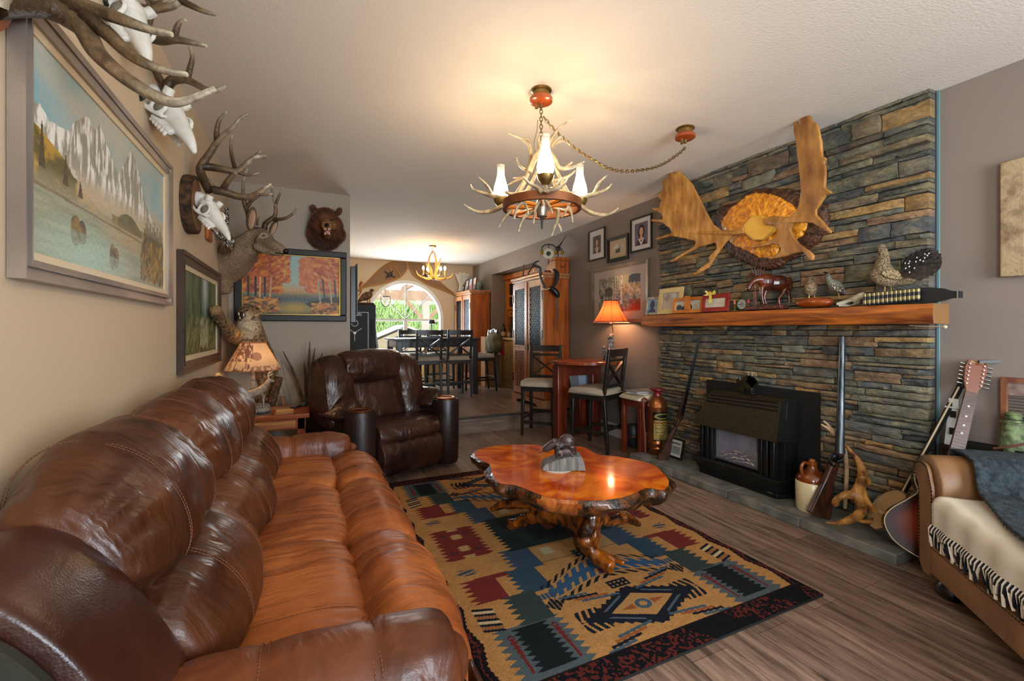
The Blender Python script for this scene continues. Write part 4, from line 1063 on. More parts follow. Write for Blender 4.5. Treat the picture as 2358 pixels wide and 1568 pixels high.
def cat_col(p, n_):
    w = p + Vector(t_loc); k = fn(w.x*20, w.y*20, w.z*20)
    c = mx(lin('#7a5c3e'), lin('#b8905f'), k*.5+.5)
    ch = (w-zC(560, 670, 3.76)).length; c = mx(c, lin('#d9c4a2'), max(0, min(1, (1-ch/.17)*2)))
    if fn(w.x*45+4, w.y*45, w.z*45) > .22 and ch > .09: c = mx(c, lin('#33200f'), .75)
    if (w-zC(325, 530, 3.07)).length < .07: c = mx(c, lin('#b08a5a'), .6)
    return c
body = organic('body', mb, m_colfur, t, world=True, voxel=.009, smooth=4, color=cat_col)
for ex, ey, tt in ((672, 548, 3.82), (612, 512, 3.95)):
    e = MB(); zC.tube(e, [(ex-25, ey+15, tt), (ex+5, ey, tt), (ex+28, ey-14, tt)], [24, 18, 3], T_, 10, 3, flat=.5); part('ear', e, furm('cat_ear', '#8a6a48', '#b39468'), t, world=True)
e = MB(); zC.ell(e, 530, 566, 3.735, 24, 28, 14, 10); mo = part('mouth', e, mat('cat_mouth', '#1c0c0a', .4), t, world=True)
e = MB()
for q, w_, y in ((512, 8, 548), (548, 8, 556)): zC.tube(e, [(q, y, 3.72), (q+2, y+24, 3.715)], [6, 1], T_, 6, 1)
zC.tube(e, [(520, 592, 3.72), (520, 572, 3.715)], [5, 1], T_, 6, 1)
part('teeth', e, mat('cat_teeth', '#cfc8b4', .3), mo, world=True)
e = MB(); zC.ell(e, 578, 526, 3.755, 9, 7, 8); part('eye', e, m_eye, t, world=True)
e = MB(); zC.ell(e, 520, 530, 3.735, 10, 9, 8); part('nose', e, mat('cat_nose', '#4a2a22', .4), t, world=True)
e = tufts(MB(), scatter(body, 2600, 8, lambda c: (c+Vector(t_loc)).z > .8 and (c+Vector(t_loc)-zC(560, 670, 3.76)).length > .13), 1, .010, .0014, (0, 0, -1), 1.0, 4); part('fur', e, furm('cat_fur', '#7a5a3a', '#c0a078', 40), t, fixn=False)
part('log_stand', MB().tube([(-.45, 4.53, 0), (-.43, 4.53, .3), (-.36, 4.51, .66)], [.07, .06, .045], 12, sm=3).tube([(-.34, 4.56, .3), (-.26, 4.56, .6), (-.2, 4.56, .8)], [.05, .04, .03], 10, sm=3), m_rbark, t, world=True, ang=60)

# pheasant mount on the wall behind the deer
t = thing('grouse_wall_mount', 'dark speckled hanging game bird mount on a small wood plaque behind the deer neck', 'bird mount', tuple(onX(478, 520, LW)))
b0 = onX(478, 520, LW)
part('plaque', MB().box(LW+.002, LW+.022, b0.y-.10, b0.y+.05, b0.z-.11, b0.z+.12), mat('amber_plaque', '#8a4412', .3, col2='#b0621f', scale=4), t, world=True, bevel=.005)
mb = MB(); zD.ell(mb, 400, 890, 3.40, 48, 75, 40, 25); zD.ell(mb, 440, 960, 3.40, 44, 70, 40, 10); zD.ell(mb, 428, 735, 3.42, 15, 22, 15); zD.tube(mb, [(428, 735, 3.42), (425, 800, 3.41), (410, 850, 3.4)], [12, 18, 30], 3.4, 8, 3)
bd = organic('body', mb, mat('speckled_plumage', '#15110d', .7, col2='#cfc4ae', scale=110, lo=.5, hi=.62, detail=2), t, world=True, voxel=.006, smooth=3)
e = MB()
for i in range(14):
    a_ = R(200+i*9); p0 = zD(440, 960, 3.38); p1 = p0 + (RV*math.cos(a_)*.07 + UV*math.sin(a_)*.11); e.tube([p0, (p0+p1)/2 - FV*.01, p1], [.006, .012, .003], 5, flat=.3)
part('tail_feathers', e, mat('brown_tail', '#3a281a', .7, col2='#8a6a48', scale=50), t, world=True)
part('wall_bracket', MB().tube([(LW+.02, b0.y, b0.z-.03), tuple(zD(400, 890, 3.40))], .006, 6), m_black, t, world=True)

# ---------------------------------------------------------------- table lamp with the elk figurine
lx_, ly_ = -.375, 4.12; tz = .5616
t = thing('elk_lamp', 'table lamp with an elk figurine base and forest print shade on the end table', 'table lamp', (lx_, ly_, tz))
ox, oy = lx_, ly_
rk = MB()
for i in range(9):
    a_ = i*.8; rk.ell((ox+.08*math.cos(a_), oy-.02+.05*math.sin(a_), tz+.027), (.05, .04, .024), 8, e=.7)
rk.ell((ox+.05, oy, tz+.045), (.08, .05, .03), 10, e=.7).tube([(ox-.09, oy, tz+.019), (ox+.09, oy, tz+.019)], .03, 10, flat=.5)
organic('rock_base', rk, mat('grey_green_rock', '#3a3d34', .6, col2='#85786a', scale=14, bump=.5), t, world=True, voxel=.006, smooth=2, disp=lambda p, n_: .004*fn(p.x*60, p.y*60, p.z*60))
for v in []: pass
part('trunk_post', MB().tube([(ox, oy+.04, tz+.03), (ox-.01, oy+.04, tz+.12), (ox, oy+.04, tz+.22), (ox, oy+.04, tz+.34)], [.026, .018, .02, .012], 10, sm=3), mat('pale_birch_resin', '#a08c78', .6, col2='#6a5848', scale=30), t, world=True)
mb = MB(); B = Vector((ox+.02, oy-.035, tz+.15))
def q_(x, y, z): return B + Vector((x, y, z))
mb.tube([q_(-.07, 0, .0), q_(-.02, 0, .012), q_(.04, 0, .035), q_(.07, 0, .065)], [.028, .031, .033, .026], 12, sm=3)
mb.tube([q_(.06, 0, .05), q_(.085, 0, .09), q_(.10, 0, .115)], [.026, .018, .013], 10, sm=3)
mb.tube([q_(.095, 0, .115), q_(.135, 0, .100)], [.015, .009], 8)
for x, y, f in ((-.075, .014, 1), (-.085, -.014, 1), (.05, .015, 0), (.06, -.015, 0)):
    mb.tube([q_(x, y, .0), q_(x-.012*f, y, -.04), q_(x+.008*f, y, -.08), q_(x+.002, y, -.115)], [.016, .010, .007, .008], 8, sm=2)
organic('elk_figure', mb, mat('carved_elk', '#6a5a4c', .6, col2='#a5937e', scale=30, bump=.3), t, world=True, voxel=.0035, smooth=2)
mb = MB()
for s_ in (-1, 1):
    mb.tube([q_(.10, s_*.008, .12), q_(.09, s_*.03, .15), q_(.105, s_*.045, .19)], [.005, .004, .002], 6, sm=3)
    for k in (.145, .165): mb.tube([q_(.093, s_*.03, k), q_(.125, s_*.038, k+.02)], [.004, .0015], 6)
part('elk_antlers', mb, A_lt, t, world=True)
sh = MB(); SB, STp = .905-tz, 1.13-tz; rb_, rt_ = .205, .088; cols_ = []
nn_ = 150; mm_ = 50
for j in range(mm_+1):
    f = j/mm_; r_ = rb_+(rt_-rb_)*f
    for i in range(nn_):
        a_ = 2*PI*i/nn_; sh.v.append((r_*math.cos(a_), r_*math.sin(a_)+.04, SB+(STp-SB)*f))
        u_ = (a_ - R(270)) / R(60)      # facing part
        c = mx(lin('#b8997a'), lin('#cdb08a'), fn(u_*3, f*3, 1)*.5+.5)
        if u_ < .1 and u_ > -1.4 and (abs(fn(a_*9, f*1.5, 2)) < .10 or (f > .35 and fn(a_*9, f*9, 3) > .02)): c = mx(c, lin('#4a2226'), .85)
        if (u_-.25)**2/.06+(f-.52)**2/.02 < 1 or (u_ > -.1 and f < .2 and fn(u_*9, f*9, 4) > 0): c = mx(c, lin('#7a5648'), .8)
        if f > .96 or f < .03: c = lin('#7a5238')
        cols_.append((*c, 1))
sh.f = [(j*nn_+i, j*nn_+(i+1) % nn_, (j+1)*nn_+(i+1) % nn_, (j+1)*nn_+i) for j in range(mm_) for i in range(nn_)]; sh.m = [0]*len(sh.f); sh.c = cols_
def shade_mat(name, col=None, tr=.5):
    m = bpy.data.materials.new(name); m.use_nodes = True; N = m.node_tree.nodes; L = m.node_tree.links; b = N['Principled BSDF']; b.inputs['Roughness'].default_value = .8
    t_ = N.new('ShaderNodeBsdfTranslucent'); x = N.new('ShaderNodeMixShader'); x.inputs[0].default_value = tr
    if col is None:
        a_ = N.new('ShaderNodeVertexColor'); a_.layer_name = 'Col'; L.new(a_.outputs[0], b.inputs['Base Color']); L.new(a_.outputs[0], t_.inputs[0])
    else: b.inputs['Base Color'].default_value = (*lin(col), 1); t_.inputs[0].default_value = (*lin(col), 1)
    L.new(b.outputs[0], x.inputs[1]); L.new(t_.outputs[0], x.inputs[2]); L.new(x.outputs[0], N['Material Output'].inputs[0]); return m
part('lamp_shade', sh, shade_mat('printed_shade', None, .3), t, fixn=False)
def lamp(name, loc, watts, col, r=.03):
    l = bpy.data.lights.new(name, 'POINT'); l.energy = watts; l.color = col; l.shadow_soft_size = r
    o = bpy.data.objects.new(name, l); COL.objects.link(o); o.location = loc; return o
WARM = (1, .62, .32)
lamp('elk_lamp_bulb', (lx_, ly_+.04, tz+.42), 2.2, WARM)

# things on the end table
bx = thing('tissue_box', 'small pink and white box beside the elk lamp on the end table', 'box', (-.405, 3.99, tz))
part('carton', MB().box(-.035, .03, -.05, .05, 0, .05), mat('pink_card', '#b03a6a', .5), bx, bevel=.003)
part('label_panel', MB().box(-.03, .025, -.0515, -.05, .008, .03).box(-.035, .03, -.05, .05, .05, .056), mat('white_card', '#cfd0d2', .5), bx)
for i, (x, y, rz, lab) in enumerate(((-.06, 4.26, 1.2, 'black remote control lying nearer the elk lamp on the end table'), (.0, 4.36, 1.5, 'black remote control lying near the recliner on the end table'))):
    r_ = thing('remote_control', lab, 'remote control', (x, y, tz), rz, 'remotes on the end table')
    part('body', MB().box(-.07, .07, -.022, .022, 0, .018), mat('remote_plastic', '#151515', .4), r_, bevel=.005)
    e = MB()
    for a_ in range(6):
        for b_ in range(3): e.box(-.055+a_*.018, -.045+a_*.018, -.014+b_*.011, -.007+b_*.011, .018, .0205)
    part('buttons', e, mat('grey_buttons', '#6a6a70', .5), r_)
# succulent behind the sofa end
t = thing('small_green_plant', 'small pale green potted plant peeking behind the far end of the sofa', 'plant', (-.53, 3.98, .5616))
part('pot', MB().lathe([(.0, 0), (.035, 0), (.045, .07), (.04, .07), (.035, .06), (0, .06)], n=18), mat('grey_pot', '#6a6a66', .6), t)
e = MB(); rs = random.Random(5)
for i in range(110):
    a_ = rs.uniform(0, 2*PI); h = rs.uniform(.0, 1); d = Vector((math.cos(a_)*(1.1-h*.5), math.sin(a_)*(1.1-h*.5), .4+h)).normalized(); L_ = rs.uniform(.06, .10)
    p = Vector((0, 0, .06)); s_ = d.cross(UV).normalized()*.008
    e.add([p, p+d*L_*.6+s_, p+d*L_, p+d*L_*.6-s_], [(0, 1, 2, 3)])
part('foliage', e, mat('pale_leaf', '#8fa860', .6, col2='#c0cf90', scale=30), t, fixn=False)
# dried reeds in the corner
t = thing('dried_reeds', 'dark dried reed leaves in a floor vase in the corner behind the end table', 'dried plant', (-.03, 4.58, 0))
part('vase', MB().lathe([(0, 0), (.08, 0), (.10, .15), (.07, .35), (.05, .42), (.04, .42), (.05, .3), (0, .28)], (.06, .06, 0), 20), mat('brown_vase', '#2c2018', .5), t)
e = MB()
for i, (dx, h, bend) in enumerate(((.62, .22, .1), (.55, .48, .05), (.45, .60, .02), (.40, .35, .1), (.30, .72, 0), (.16, .85, 0), (.22, .78, 0), (.50, .15, .12), (-.12, .75, 0), (.66, .42, .04), (.52, .28, .08), (.70, .22, .1), (.44, .44, .05), (.58, .40, .05), (.34, .52, .05), (.1, .62, 0), (.60, .32, .1))):
    a0 = Vector((.06, .06, .40)); a2 = Vector((dx*.8-.05, .06-.04*(i % 3), .40+h*.85)); a1 = (a0+a2)/2 + Vector((0, 0, .07+bend)); P = catmull([a0, a1, a2], 6)
    w_ = .03
    vs = []
    dl = (a2-a0).normalized(); sp_ = Vector((-dl.z, 0, dl.x))
    for k, p in enumerate(P): ww = w_*.55*(1-(k/len(P))**2)+.001; vs += [p+sp_*ww, p-sp_*ww, p+Vector((0, .004, 0))]
    e.add(vs, [(k*3+j, k*3+(j+1) % 3, k*3+3+(j+1) % 3, k*3+3+j) for k in range(len(P)-1) for j in range(3)])
part('reed_leaves', e, mat('dark_reed', '#2a241c', .7, col2='#5a4a34', scale=10), t, fixn=False)
e = MB()
for dx in (-.2, -.14, -.08): e.tube([(-.02+dx*.3, .02, .38), (dx-.08, -.02, .95)], [.004, .003], 6).tube([(dx-.07, -.015, .62), (dx-.05, -.01, .5)], .016, 8)
part('reed_stems', e, mat('tan_reed', '#7a5430', .7), t)

# ================================================================ chandelier
zH = Z(1060, 200, 4.0655)
can1 = Vector((1.214, 2.198, CE)); can2 = Vector((2.32, 2.201, CE)); TC = 2.505
ch = thing('antler_chandelier', 'large antler and wagon wheel chandelier with three glass chimney lamps on a swag chain', 'chandelier', (can1.x, can1.y, 1.90))
m_brass = mat('aged_brass', '#6a5530', .35, .8, col2='#9a7c40', scale=10)
m_redwood = mat('red_wood_disc', '#7a2f10', .25, col2='#a04a1c', scale=5, coat=.4)
for c in (can1, can2):
    part('ceiling_canopy', MB().lathe([(0, 0), (.058, 0), (.060, -.006), (.046, -.014), (.045, -.036), (.05, -.04), (0, -.04)], tuple(c), 28), m_brass, ch, world=True)
    part('canopy_disc', MB().lathe([(0, -.040), (.058, -.040), (.066, -.052), (.064, -.068), (.045, -.078), (0, -.08)], tuple(c), 28), m_redwood, ch, world=True)
    part('canopy_hook', MB().tube([(c.x, c.y, c.z-.078), (c.x, c.y, c.z-.10)], .010, 8).tube([(c.x-.03, c.y, c.z-.07), (c.x-.03, c.y, c.z-.11)], [.008, .010], 8), m_brass, ch, world=True)
def chain(mb, path, link_l=.028, r=.0026, w=.0085):
    P = catmull(path, 12); L_ = [0]
    for a, b in zip(P, P[1:]): L_.append(L_[-1]+(b-a).length)
    n = int(L_[-1]/(link_l*.74)); 
    def pos(s_):
        for i in range(len(P)-1):
            if L_[i+1] >= s_: f = (s_-L_[i])/max(1e-9, L_[i+1]-L_[i]); return P[i].lerp(P[i+1], f), (P[i+1]-P[i]).normalized()
        return P[-1], (P[-1]-P[-2]).normalized()
    for k in range(n):
        c, d = pos((k+.5)*L_[-1]/n); s1 = d.cross(Vector((.3, .9, .1))).normalized(); s2 = d.cross(s1)
        u = s1 if k % 2 else s2
        ring = []
        for q in range(13):
            a_ = 2*PI*q/12; ring.append(c + d*math.cos(a_)*link_l*.5 + u*math.sin(a_)*w)
        mb.tube(ring, r, 5, cap=False)
    return mb
m_chain = mat('antique_chain', '#7a6238', .35, .85)
zc = 1.932
part('hanging_chain', chain(MB(), [can1-Vector((0, 0, .09)), Vector((can1.x, can1.y, 2.36)), Vector((can1.x, can1.y, 2.22))]), m_chain, ch, world=True)
sp = [(780, 280), (850, 370), (950, 470), (1080, 580), (1250, 690), (1400, 765), (1560, 790), (1750, 770), (1900, 720), (2040, 630), (2105, 570)]
sw = []
for x, y in sp: px_, py_ = zH.px(x, y); sw.append(onY(px_, py_, 2.20))
part('swag_chain', chain(MB(), sw), m_chain, ch, world=True)
part('lamp_cord', MB().tube([p + Vector((0, .004, .010*math.sin(i*2.2))) for i, p in enumerate(sw)], .0022, 6, sm=5).tube([tuple(zH(725, 310, TC)), tuple(zH(715, 420, TC)), tuple(zH(690, 520, TC)), tuple(zH(700, 620, TC))], .0022, 6, sm=5), mat('gold_cord', '#6e5a34', .6), ch, world=True)
HC = Vector((can1.x+.005, can1.y, zc))
m_rim = mat('wheel_rim', '#6e3a1c', .4, .3, col2='#8f5a34', scale=8)
wr = MB()
wr.lathe([(.200, -.022), (.222, -.022), (.222, .022), (.200, .022), (.200, -.022)], tuple(HC), 48, cap=False)
part('wheel_rim', wr, m_rim, ch, world=True, ang=50)
for k in range(8):
    a_ = 2*PI*k/8+.2; u = Vector((math.cos(a_), math.sin(a_), 0)); part('wheel_spoke', MB().tube([HC+u*.03, HC+u*.12, HC+u*.204], [.010, .013, .009], 8), mat('amber_spoke', '#a5601c', .35) if k == 0 else bpy.data.materials['amber_spoke'], ch, world=True)
part('hub', MB().lathe([(0, -.07), (.012, -.068), (.03, -.06), (.032, -.02), (.04, 0), (.03, .03), (0, .03)], tuple(HC), 20), mat('hub_metal', '#8a8478', .3, .7), ch, world=True)
part('finial', MB().tube([HC+Vector((0, 0, -.06)), HC+Vector((0, 0, -.13))], [.008, .005], 8), m_black, ch, world=True)
def lampglass(base, parent, k=1.0):
    part('lamp_cup', MB().lathe([(0, -.05), (.02, -.045), (.04, -.02), (.045, 0), (0, .003)], tuple(base), 20), m_brass, parent, world=True)
    g1 = [(.028, 0), (.041, .022), (.044, .045), (.038, .08), (.028, .112), (.023, .135)]
    gl = part('frosted_chimney', MB().lathe([(r*k, z*k) for r, z in g1], tuple(base), 28, cap=False), m_frost, parent, world=True)
    part('clear_chimney_top', MB().lathe([(r*k, z*k) for r, z in [(.023, .135), (.0215, .16), (.022, .198), (.0245, .202)]], tuple(base), 28, cap=False), mat('hazy_glass', '#f0e8da', .15, alpha=.3) if 'hazy_glass' not in bpy.data.materials else bpy.data.materials['hazy_glass'], gl, world=True)
m_frost = mat('glowing_frosted_glass', '#fff1d8', .4, emit=62, ecol='#ffe4bd')
m_clear = mat('clear_glass', '#ffffff', .05, trans=1, ior=1.2, alpha=.35)
lamps = []
for a_ in (0, 120, 240):
    d_ = -FV*math.cos(R(a_)) + RV*math.sin(R(a_)); b_ = HC + d_*.272 + Vector((0, 0, .078)); lamps.append(b_); lampglass(b_, ch)
antlers_ = [
 (2.60, .016, [(420, 1105), (300, 1160), (200, 1175), (110, 1150), (33, 1100)]), (2.62, .016, [(440, 1040), (300, 1020), (200, 990), (120, 960), (95, 912)]), (2.62, .012, [(290, 1000), (245, 920), (170, 845)]),
 (2.60, .016, [(1120, 1110), (1230, 1180), (1340, 1200), (1430, 1175), (1480, 1135)]), (2.62, .016, [(1090, 1040), (1200, 1020), (1300, 990), (1380, 950), (1420, 905)]), (2.62, .012, [(1250, 1000), (1300, 900), (1375, 830)]),
 (2.24, .014, [(765, 990), (725, 945), (640, 900), (588, 845)]), (2.24, .014, [(790, 990), (800, 940), (775, 880), (770, 830)]), (2.26, .013, [(800, 980), (900, 955), (970, 910), (1012, 848)]), (2.26, .009, [(890, 960), (920, 900), (955, 850)]),
 (2.35, .011, [(610, 1080), (545, 1110), (515, 1180), (505, 1240)]), (2.35, .008, [(600, 1085), (628, 1140), (635, 1197)]), (2.5, .010, [(480, 1150), (430, 1210), (390, 1260), (362, 1312)]),
 (2.38, .013, [(700, 1170), (620, 1200), (570, 1270), (545, 1357)]), (2.36, .010, [(745, 1060), (700, 1150), (685, 1282)]), (2.36, .010, [(795, 1060), (840, 1130), (862, 1187)]),
 (2.4, .011, [(918, 1140), (910, 1250), (880, 1320), (855, 1395)]), (2.4, .009, [(910, 1280), (935, 1320), (945, 1352)]), (2.45, .009, [(1035, 1090), (990, 1160), (950, 1222)]), (2.45, .009, [(1010, 1100), (1040, 1180), (1052, 1272)]),
 (2.52, .013, [(650, 780), (657, 640), (640, 540), (560, 480), (445, 433)]), (2.52, .010, [(652, 580), (640, 500), (568, 482)]), (2.5, .011, [(665, 790), (600, 770), (550, 730), (525, 662)]),
 (2.48, .020, [(640, 800), (700, 660), (745, 590), (735, 500), (745, 440)]), (2.5, .016, [(800, 620), (835, 520), (870, 460), (930, 380), (1052, 296)]), (2.5, .011, [(850, 570), (900, 500), (960, 448)]), (2.5, .009, [(890, 530), (960, 505), (1030, 550)]),
 (2.5, .020, [(820, 600), (880, 680), (930, 760), (1050, 750), (1162, 700)]), (2.5, .009, [(980, 755), (1020, 725), (1048, 705)]), (2.5, .011, [(880, 880), (960, 860), (1020, 830), (1076, 785)]),
 (2.5, .011, [(610, 845), (500, 890), (440, 922)]), (2.5, .008, [(600, 850), (540, 855), (492, 853)]),
 (2.5, .016, [(530, 1010), (600, 890), (650, 780), (720, 680)]), (2.5, .016, [(1000, 1000), (950, 890), (900, 780), (840, 680)]), (2.6, .014, [(620, 990), (700, 830), (760, 640)]), (2.6, .014, [(920, 990), (850, 830), (790, 640)]),
 (2.4, .010, [(420, 980), (470, 1000), (560, 990), (640, 960)]), (2.4, .010, [(840, 950), (940, 970), (1040, 990), (1110, 960)])]
for i, (tt, r_, P) in enumerate(antlers_):
    k = TC/tt*0+1
    mb = MB(); antler(mb, [zH(p[0], p[1], tt) for p in P], r_, .0035, cols=CHC); part('antler', mb, CM, ch, world=True, ang=60)
# ================================================================ fireplace
SX = 3.155      # mean stone face
SY0, SY1 = 1.25, 3.33
rs = random.Random(11)
st_cols = ['#5c5a4c', '#65614f', '#6b6757', '#4f5048', '#5a5852', '#7a6a50', '#a07c4a', '#6a5a48', '#86684c', '#726f5e', '#55574f', '#4a4c4c', '#8a6f4c']
mb = MB(); cols = []
z = .0
while z < CE-.005:
    big = z > 1.35
    h = rs.choice([.03, .04, .045, .055, .065] if not big else [.03, .045, .06, .075, .09, .11])
    if z + h > CE: h = CE - z
    y = SY0
    while y < SY1-.005:
        L_ = rs.uniform(.10, .42) * (1.15 if big else 1)
        if SY1 - (y+L_) < .08: L_ = SY1-y
        sub = [(z, h)]
        if h > .05 and rs.random() < .5: q = h*rs.uniform(.35, .65); sub = [(z, q), (z+q, h-q)]
        for (za, hh) in sub:
            c = Vector(lin(rs.choice(st_cols)))*rs.uniform(.9, 1.4); dx = rs.uniform(-.018, .018); g = .0028
            ny_, nz_ = max(3, int(L_/.035)), 3; o = len(mb.v); sl = rs.uniform(-.006, .006)
            for a in range(ny_+1):
                for b in range(nz_+1):
                    yy = y+g+(L_-2*g)*a/ny_; zz = za+g+(hh-2*g)*b/nz_
                    e_ = 0 if (0 < a < ny_ and 0 < b < nz_) else .008
                    zz2 = zz + sl*(a/ny_-.5) + .003*fn(yy*20, zz*20, 7)
                    x = SX+dx+e_ + .016*fn(yy*15, zz*30, dx*90) + .008*fn(yy*55, zz*70, 1)
                    mb.v.append((x, yy, min(CE, max(0, zz2)))); k = fn(yy*14, zz*30, dx*100)
                    cc_ = mx(c, lin('#94835e'), max(0, k*1.1)); cc_ = mx(cc_, lin('#353836'), max(0, -k*.9)); cols.append((*cc_, 1))
            I = lambda a, b: o + a*(nz_+1)+b
            for a in range(ny_):
                for b in range(nz_): mb.f.append([I(a, b), I(a, b+1), I(a+1, b+1), I(a+1, b)]); mb.m.append(0)
            # sides back to the mortar bed
            ring = [I(0, b) for b in range(nz_+1)] + [I(a, nz_) for a in range(1, ny_+1)] + [I(ny_, b) for b in range(nz_-1, -1, -1)] + [I(a, 0) for a in range(ny_-1, 0, -1)]
            bo = len(mb.v)
            for r_ in ring: v = mb.v[r_]; mb.v.append((SX+.08, v[1], v[2])); cols.append(tuple(x*.8 for x in cols[r_][:3])+(1,))
            n = len(ring)
            for i in range(n): mb.f.append([ring[i], ring[(i+1) % n], bo+(i+1) % n, bo+i]); mb.m.append(0)
        y += L_
    z += h
mb.c = cols
m_stone = mat('ledge_stone', '#d0d0d0', .85, col2='#ffffff', scale=26, attr=True, bump=1, bscale=38, stretch=(1, 1, 2.5), detail=8)
struct('wall_fireplace', mb, m_stone, ang=35, fixn=False)
struct('wall_fireplace_bed', MB().box(SX+.03, RW, SY0+.004, SY1-.004, 0, CE), mat('dark_mortar', '#26272a', .95))
struct('trim_3', MB().box(RW-.012, RW, SY0-.012, SY0+.004, 0, CE), mat('blue_grey_edge', '#5f7a7c', .6), bevel=.003)
hb = mat('hearth_slate', '#55554e', .7, col2='#77746a', scale=9, bump=.5, bscale=25)
hy = 1.235
for i, L_ in enumerate((.50, .52, .53, .545)):
    struct('hearth_%d' % (i+1) if 0 else 'trim_%d' % (i+4), MB().box(2.79, SX+.03, hy+.002, hy+L_-.002, 0, .06), hb, bevel=.006); hy += L_

# mantel beam
W_m = mat('fir_beam', '#47190a', .42, col2='#b8661f', scale=2.0, stretch=(7, .8, 9), detail=7, dist=1.5, lo=.3, hi=.7, bump=.25, bscale=8)
mt = thing('mantel_beam', 'thick rough sawn orange brown wooden mantel beam across the stone fireplace', 'mantel', (3.04, 2.26, 1.26))
mb = MB(); n = 24
prof = [(2.965, 1.265), (2.96, 1.30), (2.962, 1.345), (2.972, 1.37), (3.135, 1.372), (3.135, 1.262)]
for k in range(n+1):
    y = 1.155+(3.355-1.155)*k/n
    for x, z in prof: mb.v.append((x + (.004*fn(y*4, x*30, z*30) if x < 3 else 0), y, z+.003*fn(y*3, x*20, 2)))
p = len(prof)
for k in range(n):
    for i in range(p): mb.f.append([k*p+i, k*p+(i+1) % p, (k+1)*p+(i+1) % p, (k+1)*p+i]); mb.m.append(0)
mb.f += [list(range(p)), list(range(n*p, n*p+p))]; mb.m += [1, 1]
part('beam', mb, [W_m, mat('end_grain', '#8a6234', .7, col2='#7a5630', scale=26, wave=2)], mt, world=True, ang=50)
MZ = 1.3755

# fireplace insert
m_ins = mat('black_enamel_steel', '#0f0f0f', .38, bump=.08, bscale=200)
m_hood = mat('bronze_black_hood', '#2a2318', .3, .4, col2='#3a3120', scale=60, bump=.1, bscale=300)
ins = thing('fireplace_insert', 'black steel gas fireplace insert with sloped hood and log window standing on the hearth', 'fireplace', (3.0, 2.3, .06))
F0 = .061
part('surround_plate', MB().box(3.112, 3.120, 1.80, 2.72, F0, .81), mat('matte_black_plate', '#0d0d0c', .6), ins, world=True)
def prismY(mb, pts, y0, y1, mi=0):   # profile in (x, z)
    return mb.slab([(x, y0, z) for x, z in pts], (0, y1-y0, 0), mi)
part('firebox', prismY(MB(), [(2.97, F0+.10), (2.97, .50), (3.0, .73), (3.11, .73), (3.11, F0+.10)], 1.945, 2.62), m_ins, ins, world=True, bevel=.003)
part('base_tray', MB().slab([(2.955, 2.655, F0), (2.955, 1.99, F0), (3.11, 1.93, F0), (3.11, 2.66, F0)], (0, 0, .03)).add(
    [(2.955, 2.655, F0+.03), (2.955, 1.99, F0+.03), (3.10, 1.95, F0+.03), (3.10, 2.66, F0+.03), (2.87, 2.66, .21), (2.875, 1.93, .21), (3.09, 1.90, .21), (3.09, 2.66, .21)],
    [(0, 1, 5, 4), (1, 2, 6, 5), (2, 3, 7, 6), (3, 0, 4, 7), (4, 5, 6, 7)]), m_ins, ins, world=True, bevel=.004)
hood = MB()
hv = [(2.86, 2.635, .475), (2.862, 1.935, .475), (2.95, 2.555, .715), (2.95, 1.955, .735), (2.985, 2.555, .745), (2.985, 1.955, .75), (3.10, 2.62, .75), (3.10, 1.94, .75), (3.10, 2.64, .44), (3.10, 1.93, .44)]
hood.add(hv, [(0, 1, 3, 2), (2, 3, 5, 4), (4, 5, 7, 6)]).add(hv, [(0, 2, 4, 6, 8), (1, 9, 7, 5, 3), (0, 8, 9, 1), (8, 6, 7, 9)], 1)
part('hood', hood, [m_hood, m_ins], ins, world=True, bevel=.004)
for k in range(3):
    z_ = .722+k*.0
    f = .70+k*.10
    a = Vector((2.86, 2.62, .475)).lerp(Vector((2.95, 2.545, .717)), f+.08) + Vector((-.003, -.01, 0)); b = Vector((2.862, 1.925, .475)).lerp(Vector((2.95, 1.965, .735)), f+.08)+Vector((-.003, .01, 0))
    part('vent_louvre', MB().bar(a, b, .006, .010), m_black, ins, world=True)
for y in (2.60, 2.55, 2.05, 2.00, 2.51, 2.09):
    part('front_fin', MB().box(2.915, 2.965, y-.016, y+.016, .205, .478), m_ins, ins, world=True, bevel=.004)
part('window_frame', MB().box(2.945, 2.955, 2.115, 2.50, .222, .232).box(2.945, 2.955, 2.115, 2.50, .452, .458).box(2.945, 2.955, 2.115, 2.120, .222, .458).box(2.945, 2.955, 2.495, 2.50, .222, .458), mat('steel_edge', '#8a8a88', .3, .8), ins, world=True)
part('fire_chamber', MB().box(2.962, 2.968, 2.115, 2.50, .222, .458), mat('chamber_grey', '#6a6a74', .6, col2='#8a8a98', scale=6), ins, world=True)
part('glass_pane', MB().box(2.9475, 2.9495, 2.12, 2.495, .23, .453), m_glass, ins, world=True)
lg = MB()
for (a, b, r) in (((2.956, 2.44, .245), (2.956, 2.30, .30), .012), ((2.956, 2.40, .24), (2.956, 2.24, .27), .013), ((2.956, 2.33, .235), (2.956, 2.20, .31), .010), ((2.956, 2.36, .30), (2.956, 2.26, .31), .009), ((2.956, 2.28, .24), (2.956, 2.17, .25), .012), ((2.956, 2.22, .28), (2.956, 2.16, .24), .010)):
    l_ = MB().tube([a, ((a[0]+b[0])/2, (a[1]+b[1])/2, (a[2]+b[2])/2+.01), b], [r*1.3, r*1.5, r*1.0], 8, flat=.3, sm=2); part('ceramic_log', l_, mat('ceramic_log', '#5a4c44', .8, col2='#d0c4b8', scale=40, bump=.5) if 'ceramic_log' not in bpy.data.materials else bpy.data.materials['ceramic_log'], ins, world=True)
part('badge', MB().box(2.953, 2.9545, 2.02, 2.06, .088, .094), mat('badge_silver', '#8a8a86', .4, .6), ins, world=True)
